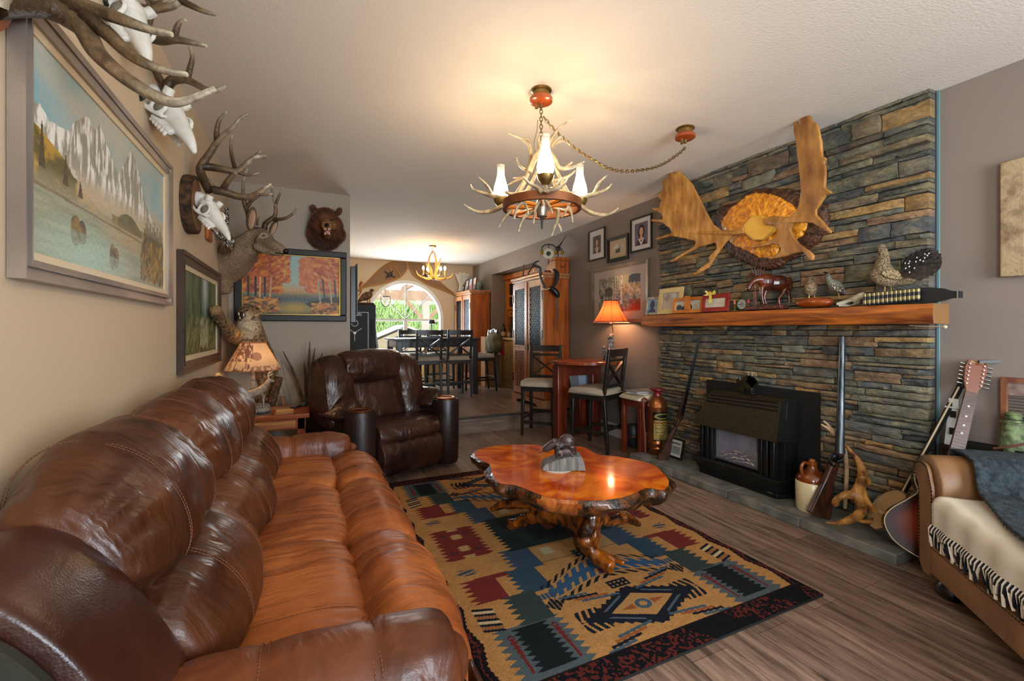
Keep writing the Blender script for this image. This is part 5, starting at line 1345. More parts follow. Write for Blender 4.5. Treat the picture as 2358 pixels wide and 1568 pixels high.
# stove fan
fo = thing('stove_fan', 'small black heat powered fan on top of the fireplace insert', 'fan', (3.04, 2.26, .7505))
part('fan_base', MB().box(-.03, .03, -.045, .045, 0, .012).box(-.02, .02, -.03, .03, .012, .05), m_black, fo, bevel=.003)
e = MB()
for k in range(9): a_ = R(30+k*15); e.bar((.0, math.cos(a_)*.01, .05+math.sin(a_)*.01), (.0, math.cos(a_)*.075, .05+math.sin(a_)*.085), .03, .004, up=(1, 0, 0))
part('heat_fins', e, m_black, fo)
for k in range(4):
    a_ = k*PI/2+.4; u = Vector((0, math.cos(a_), math.sin(a_))); s_ = Vector((0, -u.z, u.y)); c = Vector((-.05, .02, .075))
    part('fan_blade', MB().slab([c+u*.01-s_*.008, c+u*.05-s_*.022, c+u*.065, c+u*.05+s_*.02, c+u*.01+s_*.008], (.003, 0, .0)), mat('olive_blade', '#3a3018', .3, .5) if 'olive_blade' not in bpy.data.materials else bpy.data.materials['olive_blade'], fo)
part('fan_motor', MB().cyl((-.055, .02, .075), (-.01, .02, .075), .014), m_black, fo)
for q in (-.02, .012): part('prong', MB().cyl((0, q, .13), (0, q, .165), .0015), mat('steel_prong', '#b0b0b0', .3, .9) if 'steel_prong' not in bpy.data.materials else bpy.data.materials['steel_prong'], fo)

# ---------------------------------------------------------------- guns, jug, extinguisher
zF = Z(1460, 760, 3.564)
W_gun = mat('walnut_gunstock', '#24110a', .4, col2='#4c2815', scale=4, stretch=(6, 6, 2), detail=6, coat=.3)
m_steel = mat('worn_gun_steel', '#34383b', .36, .8, col2='#5c6266', scale=6, stretch=(8, 8, 1))
m_steel2 = mat('dark_gun_steel', '#1d2024', .3, .8)
def gun(t, outline, tfun, thick, m, parent, name):
    pts = [zF(x, y, tfun(y)) for x, y in outline]
    part(name, MB().slab(pts, FV*thick), m, t, world=True, bevel=.008)
g = thing('double_shotgun', 'old double barrel shotgun leaning on the stone beside the copper extinguisher', 'shotgun', (2.95, 3.0, .06))
tb_, tt_ = onZ(1530, 1060, .06), onX(1607, 780, SX-.03)
def depth(p): return p.x*SY+p.y*CY
d0, d1 = depth(tb_), depth(tt_)
f1 = lambda y: d0 + (d1-d0)*(1070-y)/1010
gun(g, [(188, 1060), (205, 1068), (282, 1080), (298, 1040), (320, 900), (345, 835), (372, 770), (395, 740), (388, 722), (365, 735), (330, 815), (300, 862), (285, 880), (275, 905), (240, 975)], f1, .035, W_gun, g, 'stock')
gun(g, [(372, 760), (405, 735), (415, 690), (440, 520), (425, 500), (395, 600), (362, 700)], f1, .032, W_gun, g, 'fore_end')
for q in (0, 12):
    zF.tube(e := MB(), [(388+q, 700, f1(700)), (455+q, 400, f1(400)), (533+q*.5, 62, f1(62))], [8, 7, 5.5], 4, 10, 2); part('barrel', e, m_steel2, g, world=True)
e = MB(); zF.tube(e, [(352, 745, f1(745)), (330, 750, f1(750)), (328, 775, f1(775)), (345, 790, f1(790))], [3, 3, 3, 3], 4, 6, 3); part('trigger_guard', e, m_steel2, g, world=True)
g = thing('musket', 'long antique percussion musket with bright barrel leaning on the stone behind the jug', 'musket', (2.92, 1.66, .06))
tb_, tt_ = onZ(1895, 1197, .06), onX(1940, 777, SX-.03); d0b, d1b = depth(tb_), depth(tt_)
f2 = lambda y: d0b + (d1b-d0b)*(1560-y)/1500
gun(g, [(1445, 1500), (1470, 1520), (1615, 1567), (1628, 1500), (1650, 1260), (1690, 1110), (1720, 1050), (1730, 1000), (1680, 1000), (1640, 1080), (1610, 1140), (1590, 1190)], f2, .04, W_gun, g, 'stock')
gun(g, [(1680, 1050), (1730, 1040), (1735, 760), (1738, 60), (1712, 52), (1700, 700), (1690, 900)], f2, .028, W_gun, g, 'fore_end')
e = MB(); zF.tube(e, [(1690, 1010, f2(1010)-.02), (1693, 800, f2(800)-.02), (1703, 400, f2(400)-.018), (1710, 55, f2(55)-.014)], [25, 21, 17, 14], 4, 12, 2); part('barrel', e, m_steel, g, world=True)
e = MB(); zF.ell(e, 1655, 1050, f2(1050)-.015, 32, 34, 12); zF.tube(e, [(1660, 1080, f2(1080)-.02), (1700, 1070, f2(1070)-.02), (1720, 1040, f2(1040)-.02)], [8, 10, 5], 4, 6, 2)
part('lock_plate', e, m_steel2, g, world=True)
e = MB(); zF.tube(e, [(1630, 1020, f2(1020)), (1605, 1040, f2(1040)), (1603, 1085, f2(1085)), (1630, 1110, f2(1110)), (1650, 1120, f2(1120))], [5]*5, 4, 6, 3); part('trigger_guard', e, m_steel2, g, world=True)

j = thing('stoneware_jug', 'cream and brown stoneware jug with a cork on the hearth beside the musket', 'jug', (2.995, 1.78, .061))
part('body', MB().lathe([(0, 0), (.086, 0), (.091, .01), (.094, .10), (.094, .185), (.090, .19), (0, .19)], n=36), mat('cream_glaze', '#c9b48c', .25, col2='#d8c8a4', scale=4), j)
part('shoulder', MB().lathe([(.090, .187), (.092, .20), (.084, .225), (.055, .25), (.034, .265), (.026, .285), (.027, .312), (.022, .316), (0, .316)], n=36, cap=False), mat('brown_glaze', '#5a2507', .12, col2='#8a4410', scale=6, coat=.6), j)
part('cork', MB().cyl((0, 0, .31), (0, 0, .327), .017, .015), mat('cork', '#9a5a2c', .8), j)
h_ = -RV*.9-FV*.2
part('handle', MB().tube([h_*.03+Vector((0, 0, .30)), h_*.07+Vector((0, 0, .31)), h_*.092+Vector((0, 0, .28)), h_*.085+Vector((0, 0, .23))], [.010, .010, .010, .012], 10, sm=4), bpy.data.materials['brown_glaze'], j)

x_ = thing('fire_extinguisher', 'antique copper fire extinguisher with a black and gold label and red collar on the hearth', 'fire extinguisher', (3.04, 3.225, .061))
m_cu = mat('aged_copper', '#7c4a2a', .25, .85, col2='#a8683c', scale=5, bump=.05)
part('tank', MB().lathe([(0, 0), (.088, 0), (.093, .008), (.093, .055), (.096, .06), (.093, .065), (.093, .10), (.096, .105), (.093, .11), (.093, .44), (.096, .447), (.092, .455), (.085, .49), (.055, .53), (.040, .545), (0, .545)], n=40), m_cu, x_)
mb = MB(); cols_ = []; nn_, mm_ = 40, 60; rnd = random.Random(3)
for jj in range(mm_+1):
    f = jj/mm_
    for i in range(nn_+1):
        a_ = R(-158 + 116*i/nn_) ; mb.v.append((.0945*math.cos(a_-.0), .0945*math.sin(a_), .135+.27*f))
        u = i/nn_; c = lin('#a08c4a')
        if (int(f*34) % 2 == 0) and .1 < u < .9 and rnd.random() < .7 and f < .62: c = lin('#3a3218')
        if f > .70 or f < .05: c = lin('#15130c')
        if .74 < f < .96 and abs(((u-.5)/.42)**2+((f-.85)/.09)**2-.8) < .25: c = lin('#a08c4a')
        if .60 < f < .68 and rnd.random() < .5: c = lin('#8a2a18')
        if u < .03 or u > .97: c = lin('#15130c')
        cols_.append((*c, 1))
W1 = nn_+1
mb.f = [[jj*W1+i, jj*W1+i+1, (jj+1)*W1+i+1, (jj+1)*W1+i] for jj in range(mm_) for i in range(nn_)]; mb.m = [0]*len(mb.f); mb.c = cols_
part('label', mb, mat('brass_label', '#ffffff', .35, .3, attr=True), x_, fixn=False)
m_red = mat('red_enamel', '#6b1218', .3)
part('collar', MB().lathe([(.036, .54), (.036, .565), (.030, .575), (.034, .585), (.068, .602), (.068, .612), (.030, .615), (0, .612)], n=28), m_red, x_)
part('hose', MB().tube([(-.075, .05, .50), (-.12, .05, .52), (-.135, .04, .46), (-.135, .03, .30), (-.13, .02, .10), (-.13, .02, .02)], .010, 8, sm=4), mat('brick_rubber_hose', '#6a3020', .6), x_)
# framed picture leaning on the stone
ap = onZ(1547, 1048, .061)
A = Art(60, 48, '#b5b5b2'); A.put((A.Y < .14) | (A.Y > .90) | (A.X < .08) | (A.X > .92), '#c9cac8').put((np.abs(A.Y-.78) < .025) & (A.X > .15) & (A.X < .85), '#222222').put((np.abs(A.X-.3) < .02) & (A.Y > .66) & (A.Y < .8), '#222222')
A.mixn((A.Y > .2) & (A.Y < .6) & (A.X > .12) & (A.X < .88), '#5c6468', '#a8aaa8', A.fbm(5, 6, 2)); A.put((A.Y > .14) & (A.Y < .18) & ((A.X*14) % 1 < .5), '#555555')
def leaning(name, label, cat, c, w, h, yaw, lean, fw, fmat, art, depth_=.018, group=None, matb=None):
    """a frame standing on its lower edge and tipped back; c = bottom centre"""
    t = thing(name, label, cat, tuple(c), 0, group)
    M = Matrix.Translation(c) @ Matrix.Rotation(yaw, 4, 'Z') @ Matrix.Rotation(-lean, 4, 'X')
    mb = MB(); 
    for a, b, c_, d in ((-w/2, w/2, 0, fw), (-w/2, w/2, h-fw, h), (-w/2, -w/2+fw, fw, h-fw), (w/2-fw, w/2, fw, h-fw)): mb.box(a, b, -depth_, 0, c_, d)
    mb.v = [tuple(M @ Vector(v)) for v in mb.v]; part('frame', mb, fmat, t, world=True, bevel=.002)
    mb = MB().box(-w/2+.002, w/2-.002, -.004, -.001, .002, h-.002); mb.v = [tuple(M @ Vector(v)) for v in mb.v]; part('backing', mb, m_black, t, world=True)
    o = M @ Vector((-w/2+fw-.001, -depth_*.5, fw-.001)); art.mesh('picture', o, M.to_3x3() @ Vector((w-2*fw+.002, 0, 0)), M.to_3x3() @ Vector((0, 0, h-2*fw+.002)), m_photo, t)
    return t
leaning('framed_print', 'small black framed grey print leaning on the stone beside the shotgun', 'framed picture', Vector((3.06, 3.03, .064)), .19, .18, R(-90), R(12), .016, m_black, A)

# antler standing on the hearth
zG = Z(1820, 740, 2.7026)
t = thing('hearth_antler', 'single shed elk antler standing on the hearth near the banjo', 'antler', tuple(onZ(1960, 1200, .06)))
m_an = mat('polished_antler', '#5a3010', .4, col2='#b8813c', scale=16, bump=.4, bscale=40)
mb = MB(); TG = 2.60
zG.tube(mb, [(275, 1140, 2.66), (290, 1105, 2.64), (350, 1080, 2.62), (410, 1075, 2.60), (440, 1010, 2.62), (450, 950, 2.66), (425, 870, 2.70), (370, 800, 2.74), (312, 742, 2.78)], [24, 19, 24, 34, 30, 28, 19, 13, 4], TG, 12, 4)
zG.tube(mb, [(420, 1080, 2.60), (440, 1140, 2.56), (440, 1190, 2.52), (370, 1235, 2.50), (290, 1258, 2.49), (212, 1250, 2.50)], [34, 30, 28, 22, 13, 4], TG, 12, 4)
zG.tube(mb, [(450, 1060, 2.6), (480, 1130, 2.56), (535, 1195, 2.54), (530, 1235, 2.52), (480, 1248, 2.51), (415, 1240, 2.50)], [24, 20, 18, 20, 14, 4], TG, 12, 4)
zG.tube(mb, [(460, 960, 2.65), (475, 1000, 2.63), (440, 945, 2.63)], [20, 28, 6], TG, 8, 2)
organic('antler', mb, m_an, t, world=True, voxel=.005, smooth=1, disp=lambda p, n_: .003*fn(p.x*50, p.y*60, p.z*60))
t2 = thing('slim_antler', 'slender forked antler behind the musket barrel above the jug', 'antler', tuple(onX(1900, 980, SX-.02)))
mb = MB(); zG.tube(mb, [(330, 760, 2.80), (270, 690, 2.82), (235, 645, 2.84), (205, 618, 2.85)], [13, 11, 9, 4], 2.8, 8, 3); zG.tube(mb, [(275, 705, 2.82), (240, 670, 2.83), (190, 640, 2.84)], [11, 10, 4], 2.8, 8, 3)
zG.tube(mb, [(330, 760, 2.80), (350, 900, 2.80), (345, 1080, 2.80), (340, 1165, 2.80)], [13, 12, 12, 10], 2.8, 8, 3)
part('antler', mb, mat('pale_antler', '#a08260', .5, col2='#c0a682', scale=10), t2, world=True)

# ================================================================ moose antlers on the burl
zB = Z(1500, 240, 3.0152)
t = thing('moose_antlers', 'huge orange tan moose antlers on a yellow burl plaque high on the stone fireplace', 'moose antlers', tuple(onX(1790, 520, SX)))
def plane_pts(pts, X): return [onX(*zB.px(x, y), X) for x, y in pts]
def burl(name, pts, x0, x1, m, jit, seed, dome=.03):
    P = catmull([(p.x, p.y, p.z) for p in plane_pts(pts, (x0+x1)/2)], 6, True); c = sum(P, Vector())/len(P); n = len(P); mb = MB()
    rings = ((1.0, x0), (1.03, (x0+x1)/2), (.97, x1), (.75, x1-dome*.5), (.45, x1-dome*.8), (.15, x1-dome))
    for j, (k, X) in enumerate(rings):
        for i, p in enumerate(P):
            q = k*(1+jit*fn(p.y*30, p.z*30, seed+j)); mb.v.append((X + .008*fn(p.y*20*k, p.z*20, seed), c.y+(p.y-c.y)*q, c.z+(p.z-c.z)*q))
    mb.v.append((x1-dome, c.y, c.z)); 
    for j in range(len(rings)-1):
        for i in range(n): mb.f.append([j*n+i, j*n+(i+1) % n, (j+1)*n+(i+1) % n, (j+1)*n+i]); mb.m.append(0)
    for i in range(n): mb.f.append([(len(rings)-1)*n+i, (len(rings)-1)*n+(i+1) % n, len(mb.v)-1]); mb.m.append(0)
    o = part(name, mb, m, t, world=True, ang=70)
    s_ = o.modifiers.new('s', 'SUBSURF'); s_.levels = 2; s_.render_levels = 2
    tx = bpy.data.textures.new(name, 'CLOUDS'); tx.noise_scale = .02; d = o.modifiers.new('d', 'DISPLACE'); d.texture = tx; d.strength = .02; d.mid_level = .5
    return o
burl('burl_rim', [(450, 800), (480, 720), (600, 680), (700, 600), (850, 590), (1000, 600), (1060, 640), (1200, 700), (1222, 770), (1200, 900), (1100, 990), (950, 1085), (850, 1145), (750, 1135), (640, 1085), (540, 1030), (490, 920)], SX-.005, SX-.06, mat('dark_burl', '#2a160b', .5, col2='#5c3519', scale=30, bump=1, bscale=60), .06, 1)
burl('burl_face', [(490, 850), (540, 740), (600, 690), (680, 630), (800, 622), (900, 650), (950, 680), (1010, 720), (1060, 780), (1085, 850), (1060, 900), (980, 970), (900, 1000), (850, 1065), (740, 1055), (640, 1005), (560, 965)], SX-.05, SX-.085, mat('orange_burl', '#b8660a', .4, col2='#eca024', scale=30, bump=1, bscale=60, coat=.3), .05, 7)
def palm(pts, name, m, Xf, thick, vox=.006):
    px_ = [zB.px(x, y) for x, y in pts]
    P0 = [onX(a, b, Xf(x, y)) for (a, b), (x, y) in zip(px_, pts)]
    mb = MB(); tri_ = tessellate_polygon([[Vector((x, y, 0)) for x, y in pts]])
    n = len(pts); mb.v = [tuple(p+Vector((thick/2, 0, 0))) for p in P0] + [tuple(p-Vector((thick/2, 0, 0))) for p in P0]
    mb.f = [list(t_) for t_ in tri_] + [[i+n for i in reversed(t_)] for t_ in tri_] + [[i, (i+1) % n, (i+1) % n+n, i+n] for i in range(n)]; mb.m = [0]*len(mb.f)
    return organic(name, mb, m, t, world=True, voxel=vox, smooth=2, disp=lambda p, n_: .004*fn(p.x*14, p.y*34, p.z*9))
m_moose = mat('moose_antler', '#7a4c20', .45, col2='#b98646', scale=4, stretch=(3, 3, 1.5), detail=7, lo=.3, hi=.7, bump=.3, bscale=40, col3='#9c6a30')
LPm = [(640, 850), (560, 878), (490, 880), (430, 830), (380, 740), (330, 640), (290, 560), (230, 490), (178, 450), (165, 480), (115, 470), (118, 508), (72, 538), (85, 575), (75, 603), (38, 632), (70, 665), (58, 715), (2, 722), (15, 735), (75, 762), (82, 800), (2, 798), (8, 814), (80, 822), (130, 862), (145, 893), (35, 930), (40, 940), (150, 917), (250, 937), (312, 952), (300, 985), (130, 1090), (142, 1098), (335, 992), (448, 962), (460, 1000), (395, 1068), (408, 1085), (425, 1078), (375, 1115), (288, 1178), (300, 1190), (402, 1135), (445, 1062), (500, 985), (560, 915), (645, 898)]
palm(LPm, 'left_antler', m_moose, lambda x, y: 2.985 - .16*max(0, (560-x)/560)**1.2 , .022)
RPm = [(785, 790), (860, 775), (960, 785), (1010, 740), (1030, 690), (1040, 600), (1030, 450), (1010, 300), (995, 200), (990, 90), (1006, 92), (1022, 140), (1032, 143), (1038, 110), (1040, 62), (1062, 72), (1082, 95), (1097, 74), (1118, 110), (1165, 150), (1172, 200), (1187, 300), (1192, 362), (1215, 368), (1222, 388), (1205, 395), (1215, 430), (1215, 500), (1210, 580), (1252, 603), (1252, 622), (1215, 632), (1180, 690), (1150, 730), (1150, 770), (1200, 820), (1250, 880), (1248, 900), (1190, 862), (1130, 828), (1050, 822), (990, 832), (975, 870), (990, 920), (1030, 970), (1090, 1010), (1132, 1050), (1127, 1085), (1100, 1082), (1060, 1030), (1000, 1035), (930, 1060), (830, 1078), (788, 1058), (850, 1052), (900, 1020), (903, 985), (860, 972), (700, 1003), (662, 994), (800, 958), (870, 918), (882, 870), (850, 842), (800, 842), (778, 820)]
palm(RPm, 'right_antler', m_moose, lambda x, y: 2.99 - .10*max(0, (x-800)/450)**1.2 - .05*max(0, (700-y)/640), .024)
sk = MB(); P = plane_pts([(630, 840), (690, 772), (760, 765), (800, 795), (850, 850), (830, 885), (760, 943), (700, 943), (640, 892)], 2.99)
sk.slab(P, (.05, 0, 0))
organic('skull_plate', sk, mat('yellow_skull', '#c08a2a', .45, col2='#d8a848', scale=5), t, world=True, voxel=.007, smooth=8)
for y, z_ in ((.0, 0),):
    c = onX(*zB.px(740, 860), 3.05); part('mount_bolt', MB().cyl((3.03, c.y, c.z), (SX-.06, c.y, c.z), .03), m_black, t, world=True)

# ================================================================ mantel ornaments
zM = Z(1460, 560, 3.1026)
def tX(z, x, X): a, _ = z.px(x, 0); return X/ray(a, 760).x
def person_art(w, h, bgc, hair, skin, coat, seed=0, sash=None):
    A = Art(w, h, bgc); A.mixn(A.X > -1, bgc, '#000000', A.fbm(3, 3, seed)*.3)
    A.put(((A.X-.5)/.42)**2+((A.Y+.1)/.42)**2 < 1, coat)
    if sash: A.put((np.abs(np.abs(A.X-.5)-(A.Y-.05)*.7+.0) < .05) & (A.Y < .3), sash)
    A.put(((A.X-.5)/.24)**2+((A.Y-.58)/.33)**2 < 1, hair).put((np.abs(A.X-.5) < .10) & (A.Y > .22) & (A.Y < .4), skin)
    A.put(((A.X-.5)/.14)**2+((A.Y-.60)/.19)**2 < 1, skin)
    A.put((np.abs(np.abs(A.X-.5)-.055) < .018) & (np.abs(A.Y-.63) < .012), '#201010').put((np.abs(A.X-.5) < .04) & (np.abs(A.Y-.51) < .009), '#8a3a3a')
    return A
def group_art(w, h, seed, bgc='#6a6a62', cols=('#8a3a2a', '#30405a', '#c0b8a8', '#5a3a30')):
    A = Art(w, h, bgc); A.mixn(A.X > -1, bgc, '#c9c4b4', A.fbm(3, 3, seed)); rs_ = random.Random(seed)
    for i in range(4):
        x = .18+.21*i+rs_.uniform(-.03, .03); y = .55+rs_.uniform(-.06, .08)
        A.put(((A.X-x)/.11)**2+((A.Y-y+.36)/.34)**2 < 1, rs_.choice(cols)).put(((A.X-x)/.055)**2+((A.Y-y)/.09)**2 < 1, '#b08a70')
    return A
Mz = Vector((0, 0, 0))
def mf(name, label, px0, py0, px1, py1, fw, fm, art, X=3.06, w=None, lean=8):
    """a frame standing on the mantel, its lower corners read at px0 and px1"""
    a = onX(px0, py1, X); b = onX(px1, py1, X); top = onX((px0+px1)/2, py0, X)
    c = Vector((X, (a.y+b.y)/2, MZ)); w = abs(a.y-b.y)
    return leaning(name, label, 'photo frame', c + Vector((0, 0, .002)), w, top.z-MZ, R(-90), R(lean), fw, fm, art, .014)
mf('photo_frame', 'small mottled white photo frame at the left end of the mantel', 1487, 684, 1516, 724, .022, mat('mottled_white', '#b8ac92', .6, col2='#6a5c48', scale=40), person_art(70, 95, '#7a98b0', '#20304a', '#20304a', '#1c2c48', 2), 3.07)
mf('photo_frame', 'tall cream photo frame standing second from the left on the mantel', 1515, 663, 1570, 724, .045, mat('cream_wood', '#c9ae74', .5, col2='#b89a5c', scale=6), group_art(70, 95, 5, '#5a4030', ('#b8a090', '#c0b0a0')), 3.05)
t = mf('double_photo_frame', 'orange wood double photo frame lying low between the cream and red frames on the mantel', 1550, 685, 1618, 723, .028, mat('orange_wood', '#a85a12', .45, col2='#c47a24', scale=6), group_art(120, 48, 8, '#8a8a84', ('#3a3a3a', '#a09a90')), 3.02)
a = onX(1584, 704, 3.012); part('divider', MB().box(2.999, 3.012, a.y-.028, a.y+.028, MZ+.03, MZ+.15), bpy.data.materials['orange_wood'], t, world=True)
A = Art(40, 24, '#b5ab98'); A.mixn(A.X > -1, '#a59a86', '#c9c2b2', A.fbm(6, 4, 3))
mf('photo_frame', 'dark red photo frame with a pale print near the middle of the mantel', 1616, 677, 1679, 720, .036, mat('red_wood_frame', '#7a1c14', .4, col2='#902a1e', scale=6), A, 3.0)
t = thing('dragonfly_ornament', 'yellow metal dragonfly ornament perched on the red photo frame', 'ornament', tuple(zM(545, 365, tX(zM, 545, 2.96))))
mb = MB(); tt = tX(zM, 545, 2.965); zM.tube(mb, [(548, 425, tt), (546, 400, tt), (545, 365, tt), (540, 345, tt)], [12, 10, 8, 7], tt, 8, 2); part('body', mb, mat('yellow_enamel', '#b8960c', .35), t, world=True)
for pts in ([(545, 365), (575, 335), (587, 345), (570, 362)], [(540, 360), (515, 338), (505, 342), (520, 362)], [(545, 370), (515, 375), (498, 372), (520, 362)], [(550, 368), (580, 365), (585, 352), (565, 355)]):
    part('wing', MB().slab([zM(x, y, tt) for x, y in pts], FV*.003), bpy.data.materials['yellow_enamel'], t, world=True)
# brass candle holder with plate
t = thing('candle_holder', 'small brass two candle holder with a round picture plate on the mantel beside the moose', 'candle holder', (3.04, 2.38, MZ))
for i, (x, c) in enumerate(((718, '#b05a3a'), (818, '#a02030'))):
    p = zM(x, 470, tX(zM, x, 3.02)); p.z = MZ; part('candlestick', MB().lathe([(0, 0), (.022, .002), (.020, .008), (.006, .012), (.008, .03), (.010, .035), (.006, .045), (.011, .055), (0, .056)], tuple(p), 16), m_brass, t, world=True)
    part('candle', MB().cyl(p+Vector((0, 0, .056)), p+Vector((0, 0, .085)), .009), mat('candle_wax_%s' % ('red' if i else 'orange'), c, .5), t, world=True)
p = zM(765, 470, tX(zM, 765, 3.06)); p.z = MZ
A2 = MB(); nn_ = 28; cl = []
for k, r_ in enumerate((0, .012, .024, .034, .040)):
    for i in range(nn_):
        a_ = 2*PI*i/nn_; A2.v.append((3.07-.003*(k == 4), p.y+r_*math.cos(a_), MZ+.055+r_*math.sin(a_))); cl.append((*lin('#b8b8b4' if (k >= 3 or (i*k) % 3) else '#3a2a2c'), 1))
A2.f = [[k*nn_+i, k*nn_+(i+1) % nn_, (k+1)*nn_+(i+1) % nn_, (k+1)*nn_+i] for k in range(4) for i in range(nn_)]; A2.m = [0]*len(A2.f); A2.c = cl
po = part('picture_plate', A2, m_photo, t, world=True, fixn=False)
part('green_rim', MB().tube([(3.068, p.y+.043*math.cos(2*PI*k/20), MZ+.055+.043*math.sin(2*PI*k/20)) for k in range(21)], .006, 6), mat('green_rim', '#3a4428', .5), po, world=True)
part('brass_loop', MB().tube([zM(x, y, tX(zM, x, 3.0)) for x, y in ((700, 475), (672, 470), (660, 455), (672, 442), (695, 450))], .003, 6, sm=4), m_brass, t, world=True)
part('tray', MB().box(3.0, 3.085, p.y-.07, p.y+.075, MZ, MZ+.003), m_brass, t, world=True)
# carved moose
t = thing('carved_moose', 'glossy carved brown wooden moose walking left on a rough base on the mantel', 'carved moose', (3.04, 2.13, MZ))
tm = tX(zM, 980, 3.04); mb = MB()
zM.ell(mb, 1030, 285, tm, 92, 58, 48, 0); zM.ell(mb, 950, 275, tm, 66, 60, 44); zM.tube(mb, [(950, 265), (900, 258), (850, 270)], [40, 30, 20], tm, 12, 3)
zM.tube(mb, [(865, 265), (835, 290), (818, 325), (822, 340)], [20, 19, 18, 12], tm, 10, 3); zM.tube(mb, [(1080, 260), (1100, 290), (1100, 330)], [40, 34, 26], tm, 10, 3)
for pts in ([(915, 310, tm-.015), (912, 370, tm-.015), (925, 440, tm-.015)], [(955, 310, tm+.015), (930, 380, tm+.015), (945, 440, tm+.015)], [(1085, 320, tm-.015), (1058, 365, tm-.015), (1035, 395, tm-.015), (1040, 440, tm-.015)], [(1095, 320, tm+.015), (1105, 375, tm+.015), (1108, 440, tm+.015)]): zM.tube(mb, pts, [18, 12, 9, 11][:len(pts)] if len(pts) == 4 else [18, 11, 10], tm, 8, 3)
zM.tube(mb, [(860, 290), (865, 320), (862, 335)], [8, 7, 3], tm, 6, 2)
organic('body', mb, mat('carved_walnut', '#2a0f06', .3, col2='#6a2c10', scale=4, coat=.3), t, world=True, voxel=.0035, smooth=3)
mb = MB()
for s_, dx in ((1, 0), (-1, .03)):
    zM.tube(mb, [(870, 245, tm+dx), (840, 220, tm+dx*2), (800, 262, tm-.02+dx)], [9, 12, 4], tm, 6, 3)
    for k in range(5): zM.tube(mb, [(860+k*12, 232, tm+dx), (835+k*24, 175-8*(k % 2), tm+dx*1.5)], [8, 2], tm, 6, 1)
part('antlers', mb, mat('carved_antler', '#3a1a10', .35), t, world=True)
mb = MB(); b0 = Vector((3.04, 2.13, MZ)); mb.box(2.99, 3.09, 1.99, 2.27, MZ, MZ+.028)
organic('base', mb, mat('rough_carved_base', '#3c1a10', .5, col2='#6a3424', scale=40, bump=.8, bscale=80), t, world=True, voxel=.006, smooth=3, disp=lambda p, n_: .005*fn(p.x*60, p.y*60, p.z*60))
for o in t.children:
    if o.name.startswith('base'):
        zmin = min(v.co.z for v in o.data.vertices)
        if zmin < 0: 
            for v in o.data.vertices: v.co.z -= zmin
mb = MB(); zM.tube(mb, [(868, 440, tm), (862, 380, tm), (866, 330, tm)], [14, 10, 4], tm, 8, 2); zM.tube(mb, [(862, 380, tm), (845, 350, tm)], [8, 3], tm, 6, 1); part('carved_stump', mb, bpy.data.materials['rough_carved_base'], t, world=True)

# two quail on a burl
def bird_mat(nm, c1, c2, sc=70): return mat(nm, c1, .8, col2=c2, scale=sc, stretch=(1, 1, 1), detail=3, lo=.42, hi=.6, bump=.4, bscale=120)
t = thing('wood_burl', 'glossy orange burl log under the two quail on the mantel', 'burl', (3.04, 1.80, MZ))
mb = MB(); mb.ell((3.04, 1.80, MZ+.036), (.05, .12, .034), 16); mb.ell((3.035, 1.73, MZ+.032), (.045, .06, .03), 14)
organic('burl', mb, mat('polished_burl', '#7a3210', .2, col2='#a8551e', scale=7, coat=.5), t, world=True, voxel=.006, smooth=2)
def bird(name, label, z, spec, X, m_body, loc, beak, tail=None, eyes=None, crest=None, legs=(), wing=None, feet_m=None, bw=None):
    t = thing(name, label, 'bird mount', loc); T0 = tX(z, spec[0][1], X)
    mb = MB()
    for s_ in spec:
        if s_[0] == 'e': z.ell(mb, s_[1], s_[2], T0, s_[3], s_[4], s_[5], s_[6] if len(s_) > 6 else 0)
        else: z.tube(mb, s_[3], s_[4], T0, 12, 3)
    organic('body', mb, m_body, t, world=True, voxel=.004, smooth=3, disp=lambda p, n_: .0012*fn(p.x*160, p.y*160, p.z*160))
    e = MB(); z.tube(e, beak, [6, 5, 1][-len(beak):], T0, 6, 2); part('beak', e, mat(name+'_beak', '#2a221c', .4), t, world=True)
    for q in legs: e = MB(); z.tube(e, q, [7, 5, 5], T0, 6, 1); part('leg', e, feet_m or m_brass, t, world=True)
    if eyes: e = MB(); z.ell(e, eyes[0], eyes[1], T0-eyes[2], 5, 5, 4); part('eye', e, m_eye, t, world=True)
    if crest: e = MB(); z.tube(e, crest, [3, 5, 8], T0, 8, 3); part('crest', e, m_nose, t, world=True)
    if tail: e = MB(); z.tube(e, tail, [16, 14, 6], T0, 8, 2, flat=.4); part('tail', e, m_body, t, world=True)
    if wing: e = MB(); z.ell(e, wing[0], wing[1], T0-wing[5], wing[2], wing[3], wing[6], wing[4]); part('wing', e, bw or m_body, t, world=True)
    return t, T0
bird('quail', 'plump brown hen quail facing forward on the burl, left of the crested quail', zM, [('e', 1265, 320, 44, 58, 38, 0), ('e', 1265, 258, 22, 24, 20)], 3.04, bird_mat('hen_quail', '#5c4a34', '#8a7658'), (3.04, 1.84, MZ+.07), [(1262, 262), (1262, 275)], legs=([(1250, 372), (1248, 390), (1245, 402)], [(1285, 372), (1288, 390), (1290, 402)]), eyes=(1275, 254, .018))
